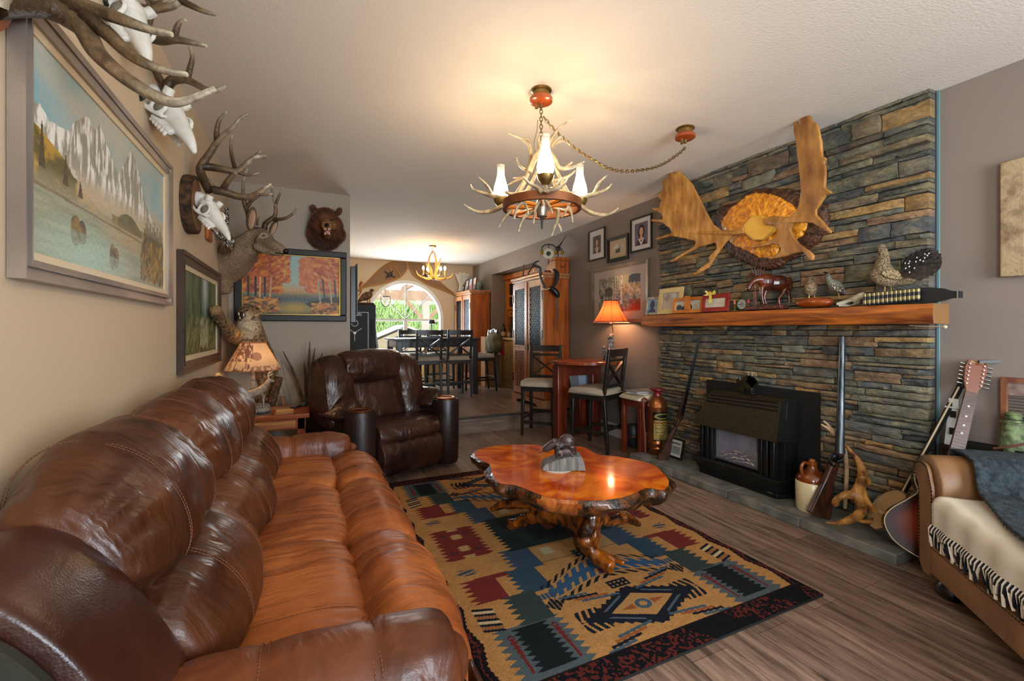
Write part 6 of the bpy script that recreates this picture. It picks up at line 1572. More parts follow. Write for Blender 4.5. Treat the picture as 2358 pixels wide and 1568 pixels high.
bird('quail', 'grey crested male quail with black face facing left on the burl', zM, [('e', 1440, 305, 62, 42, 32, -32), ('e', 1385, 238, 20, 20, 17), ('t', 0, 0, [(1385, 240), (1398, 275), (1420, 300)], [18, 22, 34]), ('t', 0, 0, [(1470, 325), (1520, 365)], [26, 8])], 3.04, bird_mat('cock_quail', '#4c4a42', '#7c7464', 150), (3.04, 1.70, MZ+.06), [(1368, 242), (1358, 248)], legs=([(1455, 350), (1462, 370), (1460, 396)],), crest=[(1383, 220), (1375, 212), (1355, 210)], eyes=(1382, 232, .016), wing=(1455, 320, 55, 22, -35, .022, 8), bw=mat('streaked_wing', '#3a3226', .7, col2='#c9bea0', scale=50, stretch=(1, 6, 1), lo=.5, hi=.6))
# small skull near the shell belt
t = thing('small_skull', 'small pale animal skull lying between the burl and the cartridge belt', 'skull', (3.02, 1.60, MZ))
mb = MB(); ts = tX(zM, 1545, 3.02); zM.tube(mb, [(1640, 358), (1610, 380), (1560, 410), (1500, 425), (1445, 435)], [14, 24, 26, 18, 7], ts, 12, 3); zM.tube(mb, [(1600, 425), (1530, 445), (1460, 448)], [9, 8, 4], ts, 8, 2)
zM.tube(mb, [(1600, 395), (1600, 430)], [16, 12], ts, 8, 1)
organic('skull', mb, mat('grey_bone', '#8a7f6c', .7, col2='#c4b896', scale=16), t, world=True, voxel=.004, smooth=2)
e = MB(); zM.ell(e, 1545, 428, ts-.022, 26, 10, 5, 8); part('jaw_cavity', e, m_black, t, world=True)
# grouse with fanned tail
gt, Tg = bird('grouse', 'large brown speckled grouse mount with a fanned black white spotted tail on the mantel', zM, [('e', 1800, 240, 108, 74, 62, -14), ('e', 1765, 30, 30, 28, 24), ('t', 0, 0, [(1768, 35), (1785, 90), (1775, 150), (1780, 200)], [26, 32, 46, 66]), ('t', 0, 0, [(1850, 250), (1960, 265), (2010, 250)], [60, 34, 12])], 3.03, bird_mat('grouse_plumage', '#4a3826', '#8a7656', 150), (3.03, 1.36, MZ), [(1742, 35), (1728, 42)], legs=([(1790, 305), (1790, 335), (1785, 360)], [(1830, 305), (1835, 335), (1840, 360)]), eyes=(1756, 26, .028), wing=(1870, 225, 100, 34, -8, .055, 12), bw=bird_mat('grouse_wing', '#5c462a', '#94805c', 90))
hub_ = zM(1900, 225, tX(zM, 1900, 3.03))
m_tf = mat('black_tail_feather', '#16120f', .6, col2='#3a322a', scale=60); 
for k in range(15):
    f = k/14; edge = [(1965, 95), (2040, 55), (2110, 30), (2160, 35), (2195, 75), (2205, 120), (2195, 165), (2150, 205), (2080, 245)]
    ii = f*(len(edge)-1); i0 = min(int(ii), len(edge)-2); fx = ii-i0; ex = edge[i0][0]*(1-fx)+edge[i0+1][0]*fx; ey = edge[i0][1]*(1-fx)+edge[i0+1][1]*fx
    tip = zM(ex, ey, tX(zM, ex, 3.05)-.001*k); d = (tip-hub_); s_ = d.cross(FV).normalized()
    part('tail_feather', MB().slab([hub_-s_*.006, hub_+d*.6-s_*.018, hub_+d*.92-s_*.022, tip, hub_+d*.92+s_*.022, hub_+d*.6+s_*.018, hub_+s_*.006], FV*.002), m_tf, gt, world=True)
mb = MB(); rs_ = random.Random(4)
for k in range(34):
    x, y = 1925+rs_.random()*190, 70+rs_.random()*180
    if (y-130-(2050-x)*.45)**2 < 45**2 and x > 1930: zM.ell(mb, x, y, tX(zM, x, 3.022)-.01, 7, 5, 2, rs_.uniform(0, 90), n=6)
part('white_spots', mb, mat('white_feather_spots', '#a8aaa8', .6), gt, world=True)
# cartridge belt
t = thing('cartridge_belt', 'black leather belt with brass shotgun shells at the right end of the mantel', 'cartridge belt', (3.0, 1.3, MZ))
m_blk = mat('black_belt_leather', '#15171a', .45, bump=.15, bscale=120)
P = [zM(x, y, tX(zM, x, 2.985)) for x, y in ((1640, 360), (2040, 318), (2120, 315), (2200, 322), (2260, 340), (2330, 342), (2330, 390), (2260, 392), (2200, 410), (2120, 425), (2030, 430), (1640, 445))]
part('belt', MB().slab(P, (.03, 0, 0)), m_blk, t, world=True, bevel=.004)
part('buckle', MB().bar(zM(2312, 332, tX(zM, 2312, 2.98)), zM(2312, 400, tX(zM, 2312, 2.98)), .004, .006), mat('steel_buckle', '#a8a8a8', .3, .9), t, world=True)
for k in range(13):
    x = 1650+k*31.5; y0 = 362-k*3.1; xx = 2.965; a = zM(x, y0, tX(zM, x, xx)); b = zM(x, y0+80, tX(zM, x, xx))
    so_ = part('shell', MB().cyl(b, b.lerp(a, .12), .0095, n=14, mi=1).cyl(b.lerp(a, .12), b.lerp(a, .42), .0105, n=14).cyl(b.lerp(a, .42), b.lerp(a, .74), .0108, n=14, mi=1).cyl(b.lerp(a, .74), a, .0105, n=14), [mat('shell_brass', '#86764a', .4, .5) if k == 0 else bpy.data.materials['shell_brass'], m_black], t, world=True, ang=50)
p_ = zM(2222, 598, tX(zM, 2222, 2.99)); tag(part('cord_knob', MB().ell(p_, .010, 10).cyl(p_+Vector((0, .005, 0)), Vector((3.02, p_.y+.16, 1.255)), .003), mat('knob_white', '#b8a890', .5)), 'small white knob on a thin cord under the right end of the mantel', 'cord')
# ================================================================ right side of the room
m_bst = mat('black_brown_stain', '#15120f', .32, col2='#241c16', scale=6, stretch=(2, 2, 12), coat=.1)
m_seatf = mat('oatmeal_fabric', '#8d7f6c', .9, col2='#a3947f', scale=60, bump=.4, bscale=300)
def make_stool(name, label, loc, rz, group):
    t = thing(name, label, 'chair', loc, rz, group)
    sc_ = MB(); P = [(-.215, .575), (-.22, .60), (-.19, .635), (0, .65), (.18, .635), (.205, .60), (.20, .575), (0, .57)]
    loft(sc_, P, -.205, .205, .05, ny=20, npr=4, p=6, wr=.002, axis='X'); part('seat', sc_, m_seatf, t, ang=180)
    part('seat_frame', MB().box(-.20, .20, -.20, .20, .52, .578), m_bst, t, bevel=.006)
    for sx in (-1, 1):
        part('leg', MB().bar((sx*.175, -.175, .53), (sx*.185, -.185, 0), .042, .042, up=(0, 1, 0), tw=.7), m_bst, t, bevel=.004)
        part('leg', MB().bar((sx*.18, .185, .55), (sx*.185, .235, 0), .04, .042, up=(0, 1, 0), tw=.75), m_bst, t, bevel=.004)
        part('back_post', MB().bar((sx*.18, .185, .53), (sx*.185, .25, 1.045), .038, .032, up=(0, 1, 0)), m_bst, t, bevel=.004)
        part('side_stretcher', MB().bar((sx*.182, -.18, .2), (sx*.182, .21, .2), .022, .03, up=(0, 0, 1)), m_bst, t, bevel=.002)
        part('cross_slat', MB().bar((sx*.165, .19, .67), (-sx*.165, .225, .905), .020, .034, up=(0, 1, 0)), m_bst, t, bevel=.002)
    part('front_stretcher', MB().box(-.18, .18, -.195, -.17, .14, .175), m_bst, t, bevel=.002)
    part('rear_stretcher', MB().box(-.18, .18, .20, .222, .22, .25), m_bst, t, bevel=.002)
    part('top_rail', MB().slab(catmull([(-.185, .262, .965), (0, .275, .965), (.185, .262, .965)], 5)+list(reversed(catmull([(-.185, .238, .965), (0, .251, .965), (.185, .238, .965)], 5))), (0, .004, .075)), m_bst, t, bevel=.003)
    part('middle_rail', MB().bar((-.17, .235, .925), (.17, .235, .925), .022, .03), m_bst, t, bevel=.002)
    part('lower_rail', MB().bar((-.17, .195, .66), (.17, .195, .66), .022, .03), m_bst, t, bevel=.002)
    return t
GS = 'counter stools in the room'
st0 = make_stool('counter_stool', 'black cross back counter stool in front of the half round table, its back towards us', (2.78, 3.84, 0), R(-155.4), None)
st1 = dup(st0, (2.565, 4.64, 0), R(-43), 'black cross back counter stool left of the round table with its seat facing the recliner')
W_mah = wood('mahogany_z', '#45180c', '#6e2c16', 'Z', .28, coat=.2); W_mahX = mat('mahogany_top', '#6a2a14', .16, col2='#8a4022', scale=3, stretch=(2, 9, 2), coat=.5)
t = thing('pub_table', 'round topped mahogany counter height table with slab legs against the taupe wall', 'table', (2.87, 4.13, 0))
part('tabletop', MB().lathe([(0, .862), (.97, .862), (1.0, .868), (1.0, .895), (.985, .90), (0, .90)], (2.84, 4.11, 0), 48, sx=.405, sy=.40), W_mahX, t, world=True)
part('slab_leg', MB().box(2.50, 2.62, 4.15, 4.27, 0, .862), W_mah, t, world=True, bevel=.01)
part('slab_leg', MB().box(3.02, 3.14, 4.24, 4.34, 0, .862), W_mah, t, world=True, bevel=.01)
part('apron', MB().box(2.58, 3.1, 4.20, 4.24, .72, .862), W_mah, t, world=True)
t = thing('plastic_bin', 'pale grey blue plastic bin standing on a crate under the round table', 'bin', (3.075, 4.50, 0))
part('crate', MB().box(-.13, .13, -.11, .11, 0, .52), W_mah, t, bevel=.004)
part('bin_body', MB().add([(-.12, -.09, .522), (.12, -.09, .522), (.12, .09, .522), (-.12, .09, .522), (-.17, -.12, .80), (.17, -.12, .80), (.17, .12, .80), (-.17, .12, .80)], [(0, 1, 2, 3), (0, 1, 5, 4), (1, 2, 6, 5), (2, 3, 7, 6), (3, 0, 4, 7), (4, 5, 6, 7)]), mat('grey_blue_plastic', '#a0aebc', .5), t, bevel=.006)
t = thing('small_stool', 'mahogany small stool with cream cushion holding papers beside the black stool', 'stool', (3.05, 3.45, 0))
part('cushion', loft(MB(), [(-.15, .545), (-.155, .58), (0, .61), (.155, .58), (.15, .545)], -.15, .15, .03, ny=14, npr=4, p=5, wr=.001), mat('cream_vinyl', '#b0a48a', .5), t, ang=180)
part('frame', MB().box(-.14, .14, -.14, .14, .48, .545), W_mah, t, bevel=.004)
for a in (-1, 1):
    for b in (-1, 1): part('leg', MB().box(a*.12-.022, a*.12+.022, b*.12-.022, b*.12+.022, 0, .48), W_mah, t, bevel=.003)
for i, (z_, r_, dx, c, lab) in enumerate(((.603, .2, 0, '#b8b4ae', 'stack of white loose papers lying on the cream stool cushion'), (.617, -.1, -.01, '#8f8a86', 'grey folder lying on top of the papers on the cream stool'))):
    o = part('papers' if i == 0 else 'folder', MB().box(-.125, .125, -.10, .10, 0, .012 if i == 0 else .016), mat('paper_%s' % ('white' if i == 0 else 'folder'), c, .7), None, bevel=.002)
    o.location = (3.05+dx, 3.44, z_); o.rotation_euler = (0, 0, r_); tag(o, lab, 'papers' if i == 0 else 'folder')
t = thing('round_basket', 'dark round pot in a wooden ring stand on the floor under the small cream stool', 'pot', (3.13, 3.66, 0))
part('pot', MB().lathe([(0, .02), (.07, .02), (.095, .10), (.09, .20), (.07, .24), (0, .235)], n=24), mat('dark_blue_pot', '#1e242c', .4), t)
part('ring', MB().tube([(.10*math.cos(2*PI*k/20), .10*math.sin(2*PI*k/20), .13) for k in range(21)], .010, 6), W_mah, t)
# bear lamp
bl = Vector((3.085, 3.99, .9005)); t = thing('bear_lamp', 'table lamp with orange bell shade and two sitting bears on the round table', 'table lamp', tuple(bl))
mb = MB()
part('base', MB().lathe([(0, 0), (.08, 0), (.085, .012), (.07, .03), (0, .035)], n=20), mat('dark_resin', '#1c1814', .5, col2='#3a3028', scale=30), t)
mb.ell((0, 0, .11), (.052, .055, .085), 12).ell((0, 0, .20), (.045, .045, .055), 12).ell((-.01, -.015, .255), (.036, .036, .036), 12).tube([(-.025, -.03, .25), (-.065, -.055, .262)], [.024, .014], 8).ell((.0, .012, .29), .011, 6).ell((.012, -.03, .288), .011, 6)
mb.tube([(-.04, -.03, .17), (-.06, -.05, .11)], [.02, .014], 8).tube([(-.03, -.05, .05), (-.07, -.07, .035)], [.03, .02], 8)
mb.ell((-.065, .03, .08), (.04, .04, .05), 10).ell((-.08, .02, .135), .026, 8)
organic('bear_figures', mb, mat('resin_bear', '#2a2622', .6, col2='#9a9286', scale=70, bump=.8, bscale=120), t, voxel=.005, smooth=2)
part('pole', MB().tube([(.05, .03, .02), (.055, .03, .30), (.03, .01, .37), (0, 0, .42)], .0055, 8, sm=4), m_brass, t)
part('socket', MB().lathe([(0, .40), (.018, .40), (.018, .45), (0, .45)], n=14), mat('pale_socket', '#c9c4b8', .4), t)
def bell(r0, r1, z0, z1): return [(r1+(r0-r1)*(1-f)**1.5, z0+(z1-z0)*f) for f in [k/10 for k in range(11)]]
so_ = part('lamp_shade', MB().lathe(bell(.19, .078, .42, .655), n=48, cap=False), shade_mat('orange_shade', '#bb6230', .26), t)
e = MB()
for k in range(8): a_ = 2*PI*k/8+.2; part('shade_rib', MB().tube([(r*1.005*math.cos(a_), r*1.005*math.sin(a_), z) for r, z in bell(.19, .078, .42, .655)], .0018, 5), mat('shade_piping', '#5a2410', .7) if k == 0 else bpy.data.materials['shade_piping'], so_ if 0 else t)
part('shade_trim', MB().lathe([(.079, .650), (.081, .650), (.081, .662), (.079, .662), (.079, .650)], n=40, cap=False).lathe([(.189, .418), (.192, .418), (.192, .426), (.189, .426), (.189, .418)], n=40, cap=False), bpy.data.materials['shade_piping'], t)
lamp('bear_lamp_bulb', tuple(bl+Vector((0, 0, .50))), 9, WARM)
# frames on the taupe wall
frame_yz('photo_frame', 'black framed graduation portrait nearest the tall cabinet, left of three small frames', RW, 4.311, 4.644, 2.09, 2.47, .018, .02, -1, m_black, person_art(90, 135, '#5a4a50', '#2a1410', '#c09078', '#4a1418', 3, '#c8bcb8'), 'photo frame', mat_=(m_mb := mat('white_mat_board', '#c4c0ba', .7)), mw=.065, steps=1, pmat=m_photo)
frame_yz('photo_frame', 'wide black framed small team photo with cream mat, middle of three frames', RW, 3.888, 4.258, 2.02, 2.305, .04, .025, -1, m_gilt, group_art(96, 68, 4, '#4a443c', ('#222222', '#8a8a80', '#30303a')), 'photo frame', mat_=mat('tan_mat_board', '#a89276', .7), mw=.055, steps=2, pmat=m_photo)
frame_yz('photo_frame', 'largest black framed graduation portrait, next to the stone fireplace', RW, 3.523, 3.853, 2.073, 2.44, .018, .02, -1, m_black, person_art(96, 140, '#6a6070', '#150c0c', '#c89a82', '#3a1a2a', 6, '#d0c8c8'), 'photo frame', mat_=m_mb, mw=.045, steps=1, pmat=m_photo)
A = Art(130, 100, '#6a6a5c'); A.mixn(A.X > -1, '#2a2a26', '#a5a08c', np.clip(A.fbm(30, 12, 3)*1.6-.3, 0, 1)); A.put((A.X > .5) & (A.Y > .6), '#b8a888', .8)
A.put(A.poly([(.72, .55), (.75, .95), (.82, 1), (1, .98), (1, .5)]), '#3c4450').blobs(260, (.55, .45, 1, .75), .018, ['#a5824a', '#c0a060', '#8a6a4a', '#c9bfa5'], 3, a=.7).blobs(400, (.5, .02, 1, .3), .016, ['#8a1a14', '#a82a1c', '#6a1410', '#5a5a50'], 4, a=.8).blobs(200, (.3, .1, .75, .5), .016, ['#6a7a86', '#8a8a78', '#4a5a4a'], 5)
for x, w_ in ((.22, .008), (.37, .010), (.43, .014), (.475, .012), (.57, .024)): A.put((np.abs(A.X-x-(A.Y-.5)*.02) < w_) & (A.Y > .2), '#c4bfb4').put((np.abs(A.X-x-(A.Y-.5)*.02) < w_) & (A.Y > .2) & (A.fbm(60, 30, 8) > .62), '#1a1a18')
A.put(((A.X-.27)/.10)**2+((A.Y-.58)/.14)**2 < 1, '#2c241e', .8)
frame_yz('birch_picture', 'birch forest print with red flowers in a pewter frame above the bear lamp', RW, 3.565, 4.564, 1.31, 1.975, .045, .03, -1, mat('pewter_moulding', '#6a6056', .35, .3, col2='#857868', scale=6), A, 'picture', mat_=mat('lilac_mat', '#a2968c', .7), mw=.085, steps=2)
# old window sash hung on the wall
t = thing('window_sash_decor', 'weathered cream window sash hung as decor with barbed wire over its panes, at right edge', 'wall decor', (RW, .74, 1.79))
m_sash = mat('chipped_cream_paint', '#a08a68', .8, col2='#6a5238', scale=16, lo=.45, hi=.75, bump=.4)
for a, b, c, d in ((.90, .99, 1.50, 2.085), (.48, .57, 1.50, 2.085), (.57, .90, 2.03, 2.085), (.57, .90, 1.50, 1.555)): part('sash_board', MB().box(RW-.045, RW-.003, a, b, c, d), m_sash, t, world=True, bevel=.006)
for a, b, c, d in ((.725, .745, 1.555, 2.03), (.57, .90, 1.78, 1.80)): part('muntin', MB().box(RW-.04, RW-.006, a, b, c, d), mat('dark_muntin', '#4a4234', .8) if 'dark_muntin' not in bpy.data.materials else bpy.data.materials['dark_muntin'], t, world=True)
part('backing_paper', MB().box(RW-.012, RW-.004, .57, .90, 1.555, 2.03), mat('aged_print', '#b0a47c', .8, col2='#8f8460', scale=7), t, world=True)
for y in (.865, .835, .60):
    e = MB(); e.tube([(RW-.03, y+.004*math.sin(k), 1.57+k*.022) for k in range(21)], .0018, 5)
    for k in range(2, 20, 3): e.tube([(RW-.03, y-.012, 1.57+k*.022), (RW-.034, y+.014, 1.578+k*.022)], .0015, 4)
    part('barbed_wire', e, mat('rusty_wire', '#2c1c14', .8) if 'rusty_wire' not in bpy.data.materials else bpy.data.materials['rusty_wire'], t, world=True)

# ---------------------------------------------------------------- saddle leather loveseat, turned into the corner
L_sad = leather('saddle_leather', '#5e4128', '#9c7048', .42, .25, (4, 4, 4)); L_sad2 = leather('saddle_leather_dark', '#3e2614', '#5c3a20', .42, .2, (4, 4, 4))
lv = thing('loveseat', 'tan saddle leather loveseat with rolled arm angled into the right corner, partly cropped', 'loveseat', (2.52, .37, 0), R(-135))
LWd, LD = .65, .385
part('base', MB().box(-LWd+.02, LWd, -LD+.02, LD, .11, .26), L_sad, lv, bevel=.015)
part('front_rail', MB().box(-LWd+.14, LWd-.14, -LD-.004, -LD+.03, .26, .37), L_sad2, lv, bevel=.012)
AR = [(-.66, .30), (-.665, .46), (-.70, .50), (-.725, .56), (-.70, .615), (-.64, .635), (-.57, .62), (-.52, .56), (-.50, .46), (-.49, .30), (-.49, .20), (-.66, .20)]
part('arm', loft(MB(), AR, -LD+.015, LD, .02, ny=26, npr=5, p=8, wr=.004, gather=.0), L_sad, lv, ang=180)
part('arm', loft(MB(), [(-x, z) for x, z in AR], -LD+.015, LD, .02, ny=26, npr=5, p=8, wr=.004), L_sad, lv, ang=180)
pf = [(-.645, .12), (-.65, .46), (-.685, .52), (-.69, .575), (-.64, .60), (-.58, .59), (-.55, .53), (-.535, .46), (-.53, .12)]
mb = MB().slab([(x, -LD, z) for x, z in catmull([(a, 0, b) for a, b in pf], 3, True) for x, z in ((x, z),)] if 0 else [(p.x, -LD+.004, p.z) for p in catmull([(a, 0, b) for a, b in pf], 3, True)], (0, -.012, 0))
dashes(st := MB(), [(p.x, -LD-.009, p.z) for p in catmull([(a*.985-.008, 0, b*.99) for a, b in pf], 4)], .003, .010, .006); mb.add(st.v, st.f, 1)
part('arm_front_panel', mb, [L_sad, m_black], lv)
mb = MB().box(-.53, LWd-.14, -LD-.012, -LD+.02, .11, .235); st = MB(); dashes(st, [(-.53, -LD-.013, .228), (LWd-.14, -LD-.013, .228)], .003, .010, .006); mb.add(st.v, st.f, 1)
part('lower_rail', mb, [L_sad, m_black], lv, bevel=.004)
part('seat_cushion', loft(MB(), [(-LD+.02, .30), (-LD, .38), (-LD+.03, .43), (-.1, .445), (.2, .44), (.22, .30)], -.49, .49, .04, ny=24, npr=5, p=6, wr=.006, axis='X'), L_sad, lv, ang=180)
part('backrest', loft(MB(), [(.14, .40), (.16, .62), (.22, .72), (.32, .73), (.385, .66), (.38, .2), (.2, .2)], -.56, .6, .03, ny=24, npr=5, p=6, wr=.005, axis='X'), L_sad, lv, ang=180)
for x, y in ((-.55, -.32), (.55, -.32), (-.55, .32), (.55, .32)): part('bun_foot', MB().lathe([(0, 0), (.035, 0), (.05, .02), (.052, .05), (.035, .075), (.045, .09), (.045, .11), (0, .11)], (x, y, 0), 20), m_bst, lv)
def L2W(x, y, z): c, s_ = math.cos(R(-135)), math.sin(R(-135)); return Vector((2.52+x*c-y*s_, .37+x*s_+y*c, z))
# cream throw with knotted fringe
t = thing('fringed_throw', 'cream fleece throw with black and white knotted fringe draped over the loveseat seat', 'throw', tuple(L2W(-.1, -.2, .46)), R(-135))
def throw_pt(u, v):
    """u along the seat, v from back (0) to the hanging hem (1)"""
    x = -.47 + .86*u; s_ = v*.62
    if s_ < .40: y = .02 - s_; z = .458 + .006*fn(x*8, y*8, 1) 
    elif s_ < .46: a_ = (s_-.40)/.06*PI/2; y = -.38-.03*math.sin(a_); z = .458-.03*(1-math.cos(a_))
    else: y = -.41-.004; z = .428-(s_-.46)
    z += .02*max(0, 1-u*2.2)*(v < .8)
    return L2W(x, y-.004*math.sin(x*40+v*3), z+.004)
mb = MB(); nu, nv = 50, 30
for i in range(nu+1):
    for j in range(nv+1): mb.v.append(tuple(throw_pt(i/nu, j/nv*.90)))
mb.f = [[i*(nv+1)+j, i*(nv+1)+j+1, (i+1)*(nv+1)+j+1, (i+1)*(nv+1)+j] for i in range(nu) for j in range(nv)]; mb.m = [0]*len(mb.f)
o = part('cloth', mb, mat('cream_fleece', '#cfc1a8', .95, sheen=.2, bump=.2, bscale=200), t, world=True, ang=180, fixn=False)
sm_ = o.modifiers.new('t', 'SOLIDIFY'); sm_.thickness = .006; sm_.offset = 1
m_fw, m_fn = mat('fringe_cream', '#c9bca6', .95), mat('fringe_navy', '#10151f', .95); rs_ = random.Random(6)
for i in range(92):
    u = i/91; p = throw_pt(u, .885); q = p + (p-L2W(0, 0, p.z)).normalized()*0
    out_ = (L2W(0, -1, 0)-L2W(0, 0, 0))*.012; al = (L2W(1, 0, 0)-L2W(0, 0, 0))*rs_.uniform(-.028, .028); L_ = rs_.uniform(.05, .085)
    mb = MB().tube([p+out_*.6+Vector((0, 0, .012)), p+out_*1.2+Vector((0, 0, -.005)), p+out_*1.3+al*.5+Vector((0, 0, -L_*.5)), p+out_+al+Vector((0, 0, -L_))], [.003, .006, .0055, .0055], 5, flat=.45)
    part('fringe_tassel', mb, m_fn if i % 2 else m_fw, t, world=True)
# fuzzy blue grey blanket over the arm and back
t = thing('fuzzy_blanket', 'fuzzy blue grey blanket spread over the arm and seat of the loveseat', 'blanket', tuple(L2W(-.35, .1, .64)), R(-135))
mb = MB(); nu, nv = 40, 40
def arm_h(x):   # height of what lies below
    if x < -.70: return .56
    if x < -.50: return .648 - .9*(x+.61)**2
    if x < -.44: return .638 - (x+.50)/.06*.13
    return .49 + .02*math.sin(x*9)
for i in range(nu+1):
    for j in range(nv+1):
        a, b = i/nu, j/nv; y = -.25+.40*b + .0 - .05*a; x = -.69 + .95*a + .12*b - .05
        y2 = y - .16*max(0, a-.25)
        z_ = arm_h(x) + .012 + .010*fn(x*6, y2*6, 3) + .016*abs(math.sin(x*7+y2*9))*(a > .3) + max(0, y2-.10)*.6
        mb.v.append(tuple(L2W(x, y2, z_)))
mb.f = [[i*(nv+1)+j, i*(nv+1)+j+1, (i+1)*(nv+1)+j+1, (i+1)*(nv+1)+j] for i in range(nu) for j in range(nv)]; mb.m = [0]*len(mb.f)
o = part('cloth', mb, mat('slate_blue_fleece', '#1c2327', 1, col2='#39434a', scale=40, sheen=0, bump=1, bscale=120), t, world=True, ang=180, fixn=False)
e = tufts(MB(), scatter(o, 9000, 4), 1, .014, .0016, (.3, -.2, .0), .8, 5); part('pile', e, mat('fleece_pile', '#222a2f', 1, col2='#434e55', scale=30), t, fixn=False); t.children[-1]['kind'] = 'stuff'
sm_ = o.modifiers.new('t', 'SOLIDIFY'); sm_.thickness = .010; sm_.offset = -.5

# ---------------------------------------------------------------- guitar and banjo
m_neck = mat('rosewood_neck', '#3a2318', .4, col2='#5a3a2a', scale=10, stretch=(2, 2, 8)); m_chr = mat('chrome', '#c0c2c4', .12, 1)
gu = thing('acoustic_guitar', 'sunburst twelve string acoustic guitar leaning in the corner behind the loveseat', 'guitar', (2.95, 1.13, 0))
hd, nb = at(2246, 856, 2.34), at(2205, 1080, 2.25); ax = (nb-hd).normalized(); fr_ = (-FV*.95-RV*.48+UV*.3); fr_ = (fr_-ax*fr_.dot(ax)).normalized(); sd = ax.cross(fr_).normalized()
if sd.dot(RV) < 0: sd = -sd
def G(a, b, c=0, o=hd): return o + ax*a + sd*b + fr_*c     # a down the neck, b to the right, c towards the front
NL = (nb-hd).length
bo_ = [(NL-.02, 0), (NL, .08), (NL+.05, .125), (NL+.12, .12), (NL+.17, .10), (NL+.22, .13), (NL+.30, .19), (NL+.37, .205), (NL+.44, .16), (NL+.475, .08), (NL+.485, 0)]
bo_ = bo_ + [(a, -b) for a, b in reversed(bo_[1:-1])]; bs = catmull([(a, b, 0) for a, b in bo_], 4, True)
shx = -.03
mb = MB(); cl = []; cA, cB = NL+.27, shx
for k, q in enumerate((1.0, .8, .55, .3, .02)):
    for p in bs:
        a, b = cA+(p.x-cA)*q, (p.y)*q+shx; mb.v.append(tuple(G(a, b, .0))); c = mx(lin('#b0521a'), lin('#5a1410'), min(1, q*1.15)); c = mx(c, lin('#0c0708'), max(0, (q-.6)/.4)); cl.append((*c, 1))
n = len(bs); mb.f = [[k*n+i, k*n+(i+1) % n, (k+1)*n+(i+1) % n, (k+1)*n+i] for k in range(4) for i in range(n)]+[[4*n+i for i in range(n)]]; mb.m = [0]*len(mb.f); mb.c = cl
part('soundboard', mb, mat('sunburst_lacquer', '#ffffff', .38, attr=True, coat=.1), gu, world=True, fixn=False)
part('body', MB().slab([G(p.x, p.y+shx, -.001) for p in bs], -fr_*.06), mat('dark_guitar_side', '#2a0f0a', .2, coat=.5), gu, world=True)
part('binding', MB().tube([G(p.x, p.y+shx, 0) for p in bs]+[G(bs[0].x, bs[0].y+shx, 0)], .0025, 6), m_cream, gu, world=True)
mb = MB(); w0, w1 = .024, .030
mb.slab([G(.115, -w0, .006), G(.115, w0, .006), G(NL+.16, w1+shx*.9, .010), G(NL+.16, -w1+shx*.9, .010)], -fr_*.022); part('neck', mb, m_neck, gu, world=True)
for k in range(16):
    a = .115 + (NL+.02)*(1-2**(-k/11)); f_ = (a-.115)/(NL+.045); part('fret', MB().tube([G(a, -w0-.004*f_+shx*.9*f_, .0075), G(a, w0+.004*f_+shx*.9*f_, .0075)], .0012, 5), m_chr, gu, world=True)
for k in (3, 5, 7, 9): a = .115 + (NL+.02)*(1-2**(-(k-.5)/11)); f_ = (a-.115)/(NL+.045); part('inlay_dot', MB().cyl(G(a, shx*.9*f_, .006), G(a, shx*.9*f_, .0085), .005, n=10), mat('pearl', '#b8b8b0', .3) if k == 3 else bpy.data.materials['pearl'], gu, world=True)
hs = [(-.06, -.035), (-.065, 0), (-.06, .035), (-.02, .044), (.06, .038), (.10, .026), (.118, .024), (.118, -.024), (.10, -.026), (.06, -.038), (-.02, -.044)]
part('headstock', MB().slab([G(a, b, .004) for a, b in hs], -fr_*.016), mat('headstock_wood', '#6a3010', .25, coat=.4), gu, world=True, bevel=.002)
for i in range(6):
    for s_ in (-1, 1):
        part('tuning_peg', MB().cyl(G(-.035+i*.022, s_*.028, .004), G(-.035+i*.022, s_*.028, .014), .0035, n=8).tube([G(-.035+i*.022, s_*.04, -.006), G(-.035+i*.022, s_*.062, -.006)], [.002, .006], 8), m_chr, gu, world=True)
part('capo', MB().bar(G(-.05, .0, .02), G(-.075, .075, .02), .016, .014), m_black, gu, world=True)
# maker's script on the headstock
try:
    tc = bpy.data.curves.new('script', 'FONT'); tc.body = 'Epiphone'; tc.size = .013; tc.align_x = 'CENTER'; tc.extrude = .0004
    to_ = bpy.data.objects.new('script', tc); COL.objects.link(to_)
    Mt = Matrix((sd, -ax, fr_)).transposed().to_4x4(); Mt.translation = G(-.046, 0, .0046); 
    bpy.context.view_layer.update(); me_ = bpy.data.meshes.new_from_object(to_.evaluated_get(bpy.context.evaluated_depsgraph_get())); bpy.data.objects.remove(to_)
    me_.transform(Mt); me_.transform(Matrix.Translation(-Vector(gu.location))); me_.materials.clear(); me_.materials.append(mat('gold_script', '#c8b070', .4)); link('headstock_script', me_, gu)
except Exception as ex: print('script failed', ex)

